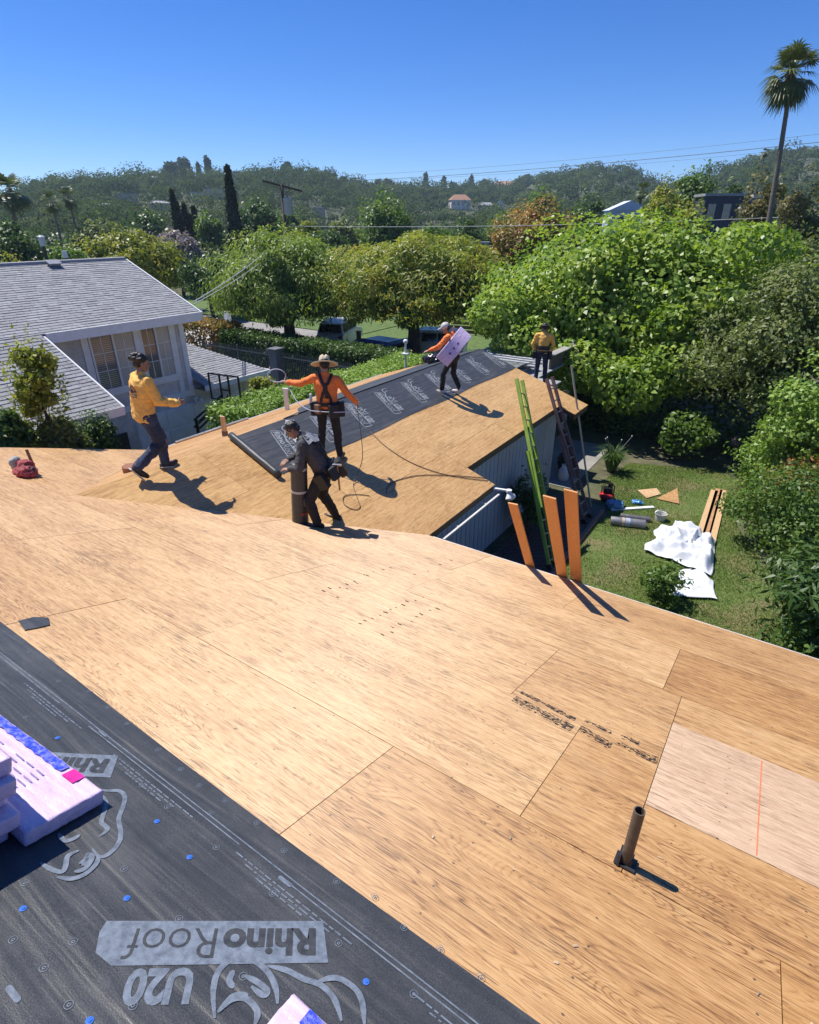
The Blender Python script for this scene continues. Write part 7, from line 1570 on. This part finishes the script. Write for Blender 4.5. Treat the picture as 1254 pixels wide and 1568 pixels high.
    sh = link('shirt', voxel(c, 'shirt', 0.0125, 4, wr, 9.0, (1, 1, 0.6)), shirt, root)
    # trousers
    t = MB(); t.ell(g('pel') - sp_ * 0.06, (0.172, 0.128, 0.125), T)
    for s in 'LR':
        t.cap(g('hip' + s), g('kn' + s), 0.094 * baggy, 0.070 * baggy); t.cap(g('kn' + s), g('kn' + s).lerp(g('an' + s), 0.95), 0.070 * baggy, 0.058 * baggy); t.cap(g('pel') - sp_ * 0.1, g('hip' + s) - V3(0, 0, 0.04), 0.09, 0.085)
    link('trousers', voxel(t, 'trousers', 0.0125, 4, wr * 0.8, 10.0, (1, 1, 0.6)), trousers, root)
    for s in 'LR':
        m = MB(); a, e = g('an' + s), g('toe' + s); f = (e - a).normalized(); u2 = V3(0, 0, 1)
        m.cap(a - f * 0.05 - V3(0, 0, 0.045), a.lerp(e, 0.6) - V3(0, 0, 0.030), 0.043, 0.043); m.cap(a.lerp(e, 0.5) - V3(0, 0, 0.028), e + f * 0.01, 0.045, 0.036); m.cap(a + V3(0, 0, 0.03), a - V3(0, 0, 0.03), 0.048, 0.046)
        so_ = link('shoe', voxel(m, 'shoe', 0.010, 2), shoe, root)
        k = MB(); 
        fl = V3(f.x, f.y, f.z); sd = fl.cross(V3(0, 0, 1)).normalized(); up2 = sd.cross(fl); cc = a.lerp(e, 0.42) - up2 * 0.072; k.box(cc, (0.29, 0.088, 0.022), Matrix((fl, sd, up2)).transposed(), ch=0.006); k.build('sole', J.get('solem', M_DARK), so_)
    # eyes and brows
    for s in (-1, 1): MB().ell(h + HM @ V3(s * 0.031, 0.080, 0.006), (0.012, 0.007, 0.007), HM, 10, 6).build('eye', M_BLACKIRON, root)
    if hair:
        hm = MB(); hm.ell(h + HM @ V3(0, -0.022, 0.045), (0.083, 0.094, 0.083), HM); hm.ell(h + HM @ V3(0, -0.055, 0.0), (0.074, 0.056, 0.07), HM)
        if hair == 'curly':
            rr = np.random.default_rng(3)
            for k in range(42):
                v = Vector(rr.normal(0, 1, 3)).normalized(); v.z = abs(v.z) * 0.9; v.y = v.y - 0.25; hm.ell(h + HM @ (V3(0, -0.02, 0.05) + Vector((v.x * 0.085, v.y * 0.095, v.z * 0.085))), (0.026,) * 3, None, 8, 6)
        link('hair', voxel(hm, 'hair', 0.011, 2, 0.01, 26), HAIRM, root)
    hm4 = Matrix.Translation(h) @ HM.to_4x4()
    if hat == 'straw':
        st = plain('straw', (0.55, 0.47, 0.33), 0.85, 0.15, 30, 0.4)
        q = MB(); n = 40; prof = [(0.0, 0.165), (0.045, 0.168), (0.07, 0.150), (0.082, 0.12), (0.09, 0.06), (0.094, 0.045), (0.15, 0.036), (0.205, 0.022), (0.222, 0.030), (0.222, 0.024), (0.205, 0.015), (0.15, 0.03), (0.09, 0.038), (0.0, 0.04)]
        q.lathe(prof, n); q.V = [(x, y, z - 0.018 * (abs(x) / 0.22) ** 2 * (1 if abs(x) > 0.1 else 0) - (0.02 if abs(x) < 0.02 and z > 0.15 else 0)) for x, y, z in q.V]
        o = q.build('hat', st, root, hm4 @ Matrix.Translation((0, -0.01, 0.0)), smooth=True); MB().lathe([(0.093, 0.048), (0.096, 0.05), (0.093, 0.075), (0.09, 0.076)], n).build('hat_band', plain('hat_band', (0.10, 0.10, 0.085), 0.8, 0.2, 30, 0.2), o)
    elif hat == 'cap':
        cm = plain('cap_white', (0.60, 0.57, 0.53), 0.8, 0.12, 12, 0.2); q = MB(); q.ell((0, -0.01, 0.045), (0.094, 0.106, 0.088)); q.cap((-0.05, 0.085, 0.04), (0.05, 0.085, 0.04), 0.016, 0.016); q.box((0, 0.13, 0.036), (0.13, 0.10, 0.012)); link('cap', voxel(q, 'cap', 0.01, 2), cm, root, hm4)
    elif hat == 'bucket':
        q = MB(); q.lathe([(0.0, 0.145), (0.06, 0.14), (0.085, 0.12), (0.098, 0.05), (0.16, 0.012), (0.162, 0.004), (0.096, 0.036), (0.0, 0.04)], 26); q.build('hat', plain('black_hat', (0.022, 0.022, 0.02), 0.8, 0.3, 20, 0.2), root, hm4, smooth=True)
    return root, sh, T, mid, fwd, sp_
def belt(root, c, T, rx, ry, mat, h=0.045, pouches=()):
    q = MB(); n = 30; V = []
    for k in range(n):
        a = 2 * pi * k / n
        for dz in (-h / 2, h / 2):
            for e in (0.0, 0.008): V.append(c + T @ V3((rx + e) * cos(a), (ry + e) * sin(a), dz))
    F = []
    for k in range(n):
        i, j = 4 * k, 4 * ((k + 1) % n); F += [(i + 1, j + 1, j + 3, i + 3), (i, i + 2, j + 2, j), (i + 2, i + 3, j + 3, j + 2), (i, j, j + 1, i + 1)]
    q.add(V, F); bl = q.build('tool_belt', mat, root)
    for a, w, d, hh, m in pouches:
        p = c + T @ V3((rx + d / 2) * cos(a), (ry + d / 2) * sin(a), -hh * 0.45); Mx = T @ Matrix.Rotation(a, 3, 'Z'); MB().box(p, (d, w, hh), Mx, ch=0.015).build('pouch', m, bl)
    return bl
def strap(root, pts, w, mat, fwd, shirt=None):
    """flat webbing following the garment"""
    from mathutils.bvhtree import BVHTree
    P = [Vector(p) for p in pts]; Q = []
    for i in range(len(P) - 1):
        for k in range(6): Q.append(P[i].lerp(P[i + 1], k / 6))
    Q.append(P[-1])
    if shirt is not None:
        bt = BVHTree.FromPolygons([v.co for v in shirt.data.vertices], [p.vertices for p in shirt.data.polygons]); R = []
        for q in Q:
            l, n, i, d = bt.find_nearest(q); R.append((l + n * 0.008, n))
    else: R = [(q, -fwd) for q in Q]
    V = []; F = []
    for i, (p, n) in enumerate(R):
        d = (R[min(i + 1, len(R) - 1)][0] - R[max(i - 1, 0)][0]).normalized(); s = d.cross(n).normalized() * w / 2; V += [p - s, p + s, p + s + n * 0.006, p - s + n * 0.006]
        if i: k = 4 * i; F += [(k - 2, k - 1, k + 3, k + 2), (k - 3, k - 2, k + 2, k + 1), (k - 1, k - 4, k, k + 3)]
    MB().add(V, F).build('harness_strap', mat, root)
M_WEB = plain('black_webbing', (0.014, 0.014, 0.015), 0.6, 0.3, 30, 0.2); M_LEATH = plain('leather', (0.20, 0.10, 0.05), 0.6, 0.3, 12, 0.2)
YEL = plain('yellow_shirt', (0.84, 0.47, 0.11), 0.85, 0.13, 7, 0.6, stretch=(1, 1, 0.45)); ORA = plain('orange_shirt', (0.86, 0.21, 0.045), 0.8, 0.14, 7, 0.6, stretch=(1, 1, 0.45)); CHA = plain('charcoal_shirt', (0.062, 0.062, 0.068), 0.85, 0.3, 7, 0.7, stretch=(1, 1, 0.45))
JEAN = plain('dark_jeans', (0.034, 0.05, 0.10), 0.85, 0.55, 7, 0.7, stretch=(1, 1, 0.45)); BLK = plain('black_trousers', (0.014, 0.013, 0.015), 0.8, 0.3, 9, 0.25); NAVY = plain('navy_trousers', (0.020, 0.022, 0.05), 0.85, 0.25, 9, 0.25)
SHB = plain('black_shoe', (0.014, 0.014, 0.016), 0.5, 0.3, 20, 0.1); SHW = plain('white_shoe', (0.62, 0.60, 0.57), 0.6, 0.12, 20, 0.1); SOLW = plain('pale_sole', (0.50, 0.47, 0.42), 0.7, 0.15, 20, 0.1)
RX = lambda x, y: 3.75 - (x - XR) / 3.0       # wing height towards the lawn
# ---- man in yellow walking along the ridge
def man_yellow():
    loc = V3(-7.40, 4.33, 3.70)
    J = dict(pel=(0.03, 0.05, 0.92), neck=(0.07, 0.10, 1.45), head=(0.085, 0.14, 1.60), shL=(-0.125, 0.14, 1.39), shR=(0.255, 0.06, 1.385), elR=(0.31, 0.14, 1.11), wrR=(0.33, 0.40, 1.03), elL=(-0.21, 0.22, 1.13), wrL=(-0.18, 0.42, 1.01),
             hipL=(-0.065, 0.07, 0.89), hipR=(0.125, 0.04, 0.89), knL=(-0.03, 0.27, 0.50), anL=(-0.03, 0.25, 0.105), toeL=(-0.03, 0.42, 0.06), knR=(0.12, 0.15, 0.47), anR=(0.06, -0.24, 0.20), toeR=(0.08, -0.14, 0.05), face=(0.30, 0.93, -0.16), hup=(0, 0.2, 1), hdR=(0.0, 1, -0.12), pnR=(-1, 0, -0.2), thR=(-0.2, 0.3, 1), curlR=1.0, solem=SOLW)
    root, sh, T, mid, fwd, sp_ = person('curly-haired man in a yellow long-sleeved shirt and ripped jeans walking along the ridge', loc, 0.0, J, YEL, JEAN, SHB, hair='curly', cl=1.12, baggy=1.2, wr=0.02, hem=-0.03)
    # print on the back: arch and lines of lettering, dark violet
    from mathutils.bvhtree import BVHTree
    bt = BVHTree.FromPolygons([v.co for v in sh.data.vertices], [p.vertices for p in sh.data.polygons]); mb = MB()
    def dec(poly):
        V = []
        for x, z in poly:
            hit = bt.ray_cast(V3(x + 0.06, -1.0, z), V3(0, 1, 0)); p = hit[0]
            if p is None: return
            V.append(p - V3(0, 0.006, 0))
        mb.add(V, [tuple(range(len(V)))])
    for k in range(10):
        a0 = pi * k / 10; a1 = pi * (k + 0.8) / 10
        dec([(0.085 * cos(a0), 1.25 + 0.10 * sin(a0)), (0.085 * cos(a1), 1.25 + 0.10 * sin(a1)), (0.05 * cos(a1), 1.25 + 0.06 * sin(a1)), (0.05 * cos(a0), 1.25 + 0.06 * sin(a0))])
    for k in range(5): x = -0.04 + k * 0.02; dec([(x - 0.008, 1.235), (x + 0.008, 1.235), (x + 0.008, 1.295 - abs(k - 2) * 0.012), (x - 0.008, 1.295 - abs(k - 2) * 0.012)])
    for r_, z in enumerate((1.215, 1.185)):
        for k in range(7): x = -0.078 + k * 0.026; dec([(x - 0.009, z - 0.009), (x + 0.009, z - 0.009), (x + 0.007, z + 0.009), (x - 0.009, z + 0.009)])
    mb.build('back_print', plain('violet_print', (0.05, 0.022, 0.07), 0.8, 0.25, 20, 0), sh)
    pass
    MB().ell(V3(0.13, 0.215, 0.47), (0.045, 0.03, 0.06)).build('torn_knee', SKIN, root)
man_yellow()
# ---- worker with the straw hat
def man_hat():
    x, y = -6.28, 6.98; loc = V3(x, y, RX(x, y) + 0.01); s = -1 / 3
    J = dict(pel=(0, 0.0, 0.92), neck=(-0.01, 0.03, 1.43), head=(-0.02, 0.075, 1.575), shL=(-0.19, 0.03, 1.385), shR=(0.19, 0.0, 1.365), elL=(-0.44, 0.10, 1.265), wrL=(-0.67, 0.20, 1.265), elR=(0.34, 0.02, 1.13), wrR=(0.475, 0.13, 0.94),
             hipL=(-0.095, 0, 0.88), hipR=(0.095, 0, 0.88), knL=(-0.13, 0.05, 0.49), anL=(-0.15, 0.0, 0.125), toeL=(-0.20, 0.16, 0.075), knR=(0.13, 0.03, 0.43), anR=(0.16, -0.03, 0.055), toeR=(0.20, 0.13, 0.02), face=(-0.25, 0.9, -0.42), hup=(0, 0.3, 1), hdL=(-0.9, 0.3, 0.1), pnL=(0, 0, -1), thL=(0, 1, 0.3), curlL=1.1, hdR=(0.2, 0.1, -1), pnR=(-1, 0, 0), thR=(0, 1, 0), curlR=0.7)
    root, sh, T, mid, fwd, sp_ = person('worker in an orange shirt, harness and wide straw hat holding a white rope loop', loc, radians(33), J, ORA, BLK, SHB, SKIN2, hat='straw', hair=True, cl=1.06, wr=0.012)
    strap(root, [(-0.12, 0.05, 1.50), (-0.06, -0.16, 1.36), (0.03, -0.18, 1.2), (0.10, -0.16, 1.0)], 0.05, M_WEB, fwd, sh); strap(root, [(0.12, 0.05, 1.49), (0.06, -0.16, 1.36), (-0.03, -0.18, 1.2), (-0.12, -0.16, 1.0)], 0.05, M_WEB, fwd, sh)
    strap(root, [(0.02, -0.2, 1.38), (0.02, -0.2, 1.1)], 0.06, M_WEB, fwd, sh)
    belt(root, V3(0, 0, 0.97), T, 0.182, 0.142, M_WEB, 0.06, ((-pi / 2 - 0.7, 0.12, 0.06, 0.16, M_LEATH), (-pi / 2 + 0.6, 0.16, 0.08, 0.22, M_WEB), (pi - 0.1, 0.16, 0.09, 0.22, M_WEB), (0.2, 0.16, 0.10, 0.24, M_WEB)))
    R = Matrix.Rotation(radians(33), 3, 'Z'); L = lambda *p: loc + R @ Vector(p)
    pts = [L(-0.72, 0.24, 1.27)] + [L(-0.86 + 0.15 * cos(t), 0.26, 1.36 + 0.11 * sin(t)) for t in np.linspace(-0.6, 2 * pi - 0.9, 14)] + [L(-0.70, 0.22, 1.26), L(-0.52, 0.0, 1.02), L(-0.3, -0.15, 0.90), L(-0.05, -0.2, 0.88), L(0.2, -0.19, 0.87), L(0.42, -0.1, 0.86)]
    cord('white rope looped in the straw hat worker hand and trailing behind his waist', pts, 0.008, plain('rope_white', (0.55, 0.56, 0.66), 0.7, 0.1, 30, 0), 'rope', 'rope')
    h = L(0.48, 0.14, 0.86); pts = [h, W_(553, 668, 0.55), W_(555, 700, 0.32), W_(549, 722, 0.12), W_(541, 742), W_(548, 765), W_(551, 777), W_(541, 780), W_(527, 772), W_(527, 760), W_(545, 757), W_(566, 759)]
    cord('thin hose hanging from the straw hat worker right hand and coiling on the plywood', pts, 0.006, M_HOSE)
man_hat()
# ---- man in black with the roll
def man_black():
    x, y = -5.20, 5.52; loc = V3(x, y, RX(x, y)); 
    J = dict(pel=(0.02, -0.06, 0.90), neck=(0.0, 0.20, 1.385), head=(0.0, 0.335, 1.475), shL=(-0.19, 0.17, 1.325), shR=(0.19, 0.17, 1.325), elL=(-0.29, 0.20, 1.02), wrL=(-0.22, 0.36, 0.98), elR=(0.25, 0.30, 1.05), wrR=(-0.02, 0.43, 1.04),
             hipL=(-0.09, -0.05, 0.86), hipR=(0.10, -0.06, 0.87), knL=(-0.20, 0.13, 0.48), anL=(-0.22, 0.02, 0.145), toeL=(-0.24, 0.19, 0.115), knR=(0.16, 0.02, 0.44), anR=(0.26, -0.13, 0.05), toeR=(0.27, 0.03, 0.03), face=(-0.22, 0.72, -0.66), hup=(0, 0.6, 0.8), hdL=(0.2, 0.9, -0.1), pnL=(0.2, 0.1, -1), thL=(1, 0, 0.2), curlL=0.9, hdR=(-0.9, 0.4, -0.1), pnR=(0, 0, -1), thR=(0, 1, 0.2), curlR=0.9)
    root, sh, T, mid, fwd, sp_ = person('man in black work clothes and harness bending over an upright roll', loc, radians(118), J, CHA, BLK, SHB, cl=1.1, baggy=1.12, wr=0.014)
    M_GREYV = plain('grey_vest', (0.22, 0.235, 0.27), 0.8, 0.15, 9, 0.2)
    strap(root, [(-0.10, 0.30, 1.40), (-0.10, 0.05, 1.40), (-0.06, -0.12, 1.2), (0.05, -0.2, 1.0)], 0.055, M_WEB, fwd, sh); strap(root, [(0.10, 0.30, 1.40), (0.10, 0.05, 1.40), (0.05, -0.12, 1.2), (-0.06, -0.2, 1.0)], 0.055, M_WEB, fwd, sh)
    strap(root, [(-0.16, 0.14, 1.38), (0.0, 0.04, 1.38), (0.16, 0.14, 1.38)], 0.17, M_GREYV, fwd, sh); strap(root, [(0.19, 0.12, 1.3), (0.18, 0.05, 1.15), (0.16, 0.0, 1.0)], 0.10, M_GREYV, fwd, sh)
    b = belt(root, V3(0.02, -0.07, 0.93), T, 0.186, 0.146, M_WEB, 0.07, ((-pi / 2 + 0.2, 0.20, 0.10, 0.26, M_WEB), (pi - 0.3, 0.16, 0.09, 0.24, M_WEB), (-0.1, 0.16, 0.09, 0.24, M_WEB), (-pi / 2 - 0.8, 0.12, 0.08, 0.2, M_WEB)))
    MB().tube([(-0.05, -0.27, 0.98), (-0.06, -0.29, 0.62)], 0.014, 8).build('hammer_handle', plain('hammer_wood', (0.45, 0.24, 0.10), 0.6, 0.15, 9, 0.1), root); MB().box((-0.05, -0.27, 1.0), (0.03, 0.13, 0.03), ch=0.005).build('hammer_head', M_METAL, root)
    for k in ('knL', 'knR'): MB().ell(Vector(J[k]) + V3(0, 0.045, 0), (0.062, 0.045, 0.085)).build('knee_pad', plain('knee_pad', (0.035, 0.035, 0.038), 0.5, 0.2, 12, 0.1), root, smooth=True)
    MB().tube([h_ for h_ in (V3(0.095, 0.30, 1.46), V3(0.06, 0.43, 1.50), V3(-0.06, 0.43, 1.50), V3(-0.095, 0.30, 1.46))], 0.006, 5).build('glasses_strap', M_BLACKIRON, root)
man_black()
# ---- worker carrying a bundle on the shoulder
def carrier():
    x, y = -6.47, 11.52; loc = V3(x, y, RX(x, y) + 0.015)
    J = dict(pel=(0, -0.02, 0.88), neck=(0.0, 0.10, 1.345), head=(0.0, 0.19, 1.47), shL=(-0.17, 0.09, 1.30), shR=(0.17, 0.07, 1.31), elL=(-0.25, 0.27, 1.10), wrL=(-0.22, 0.50, 1.00), elR=(0.27, 0.02, 1.15), wrR=(0.22, 0.05, 1.36),
             hipL=(-0.085, 0.0, 0.84), hipR=(0.085, -0.02, 0.84), knL=(-0.09, 0.19, 0.46), anL=(-0.10, 0.21, 0.10), toeL=(-0.11, 0.37, 0.06), knR=(0.09, 0.0, 0.46), anR=(0.10, -0.17, 0.10), toeR=(0.11, -0.02, 0.05), face=(-0.15, 0.9, -0.35), hup=(0, 0.3, 1), hdL=(0.1, 0.9, -0.3), curlL=0.6, hdR=(-0.3, 0.2, 0.9), pnR=(0, -1, 0), thR=(-1, 0.3, 0), curlR=1.2, solem=SOLW)
    root, sh, T, mid, fwd, sp_ = person('worker in an orange shirt and white cap carrying a lilac bundle on the shoulder', loc, radians(104), J, ORA, BLK, SHW, SKIN2, hat='cap', baggy=0.92, vox=0.01)
    R = Matrix.Rotation(radians(104), 4, 'Z')
    # bundle draped over back and shoulder, bent
    me = BM[1].copy(); n = len(me.vertices); co = np.empty(n * 3, np.float32); me.vertices.foreach_get('co', co); co = co.reshape(-1, 3).copy(); k = 1.7; th_ = co[:, 0] * k; rad = 1 / k; z = co[:, 2]
    co2 = co.copy(); co2[:, 0] = np.sin(th_) * (rad + z); co2[:, 2] = np.cos(th_) * (rad + z) - rad; me.vertices.foreach_set('co', co2.ravel()); me.update(); me.materials.clear(); me.materials.append(M_WRAP)
    # x axis of the bundle runs over the shoulder, tilted down the back
    ax = frame(-FV * 0.78 + UP * 0.5 + RV * 0.25, -RV * 0.62 - UP * 0.76); M = Matrix.Translation(loc + V3(0, 0, 1.16) - FV * 0.13 + RV * 0.06) @ ax.to_4x4()
    r = thing('shingle_bundle', 'lilac wrapped shingle bundle draped over the white-capped worker shoulder', 'shingle bundle', group='wrapped shingle bundles', M=M); link('wrapper', me, None, r, smooth=True)
    dots = MB().lathe([(0.0, 0.0), (0.028, 0.0), (0.022, 0.003), (0.0, 0.003)], 12).mesh('print_dot'); dots.materials.append(plain('dot_violet', (0.12, 0.06, 0.28), 0.5, 0.2, 9, 0))
    for i in range(3):
        a = (0.02 + i * 0.12); link('print_dot', dots, None, r, Matrix.Translation((sin(a * k) * (rad + 0.104), 0.02, cos(a * k) * (rad + 0.104) - rad)) @ Matrix.Rotation(a * k, 4, 'Y'))
carrier()
# ---- worker on the patio cover
def far_man():
    loc = V3(-6.12, 16.2, 2.725)
    J = dict(pel=(0, 0, 0.92), neck=(0, 0.04, 1.43), head=(0.0, 0.10, 1.565), shL=(-0.19, 0.03, 1.38), shR=(0.19, 0.03, 1.38), elL=(-0.30, 0.04, 1.12), wrL=(-0.24, 0.20, 0.95), elR=(0.30, 0.04, 1.12), wrR=(0.26, 0.16, 0.93),
             hipL=(-0.095, 0, 0.88), hipR=(0.095, 0, 0.88), knL=(-0.11, 0.05, 0.48), anL=(-0.12, 0.0, 0.095), toeL=(-0.15, 0.16, 0.05), knR=(0.12, 0.03, 0.48), anR=(0.14, -0.03, 0.095), toeR=(0.18, 0.12, 0.05), face=(0.1, 0.9, -0.5), hup=(0, 0.4, 1))
    root, sh, T, mid, fwd, sp_ = person('worker in a yellow shirt and black brimmed hat seen from behind at the wing end', loc, radians(22), J, YEL, NAVY, SHB, hat='bucket', vox=0.011)
    belt(root, V3(0, 0, 1.03), T, 0.186, 0.146, M_WEB, 0.11); belt(root, V3(0, 0, 0.92), T, 0.186, 0.146, M_WEB, 0.05, ((pi, 0.16, 0.09, 0.22, M_WEB), (0, 0.16, 0.09, 0.22, M_WEB)))
far_man()
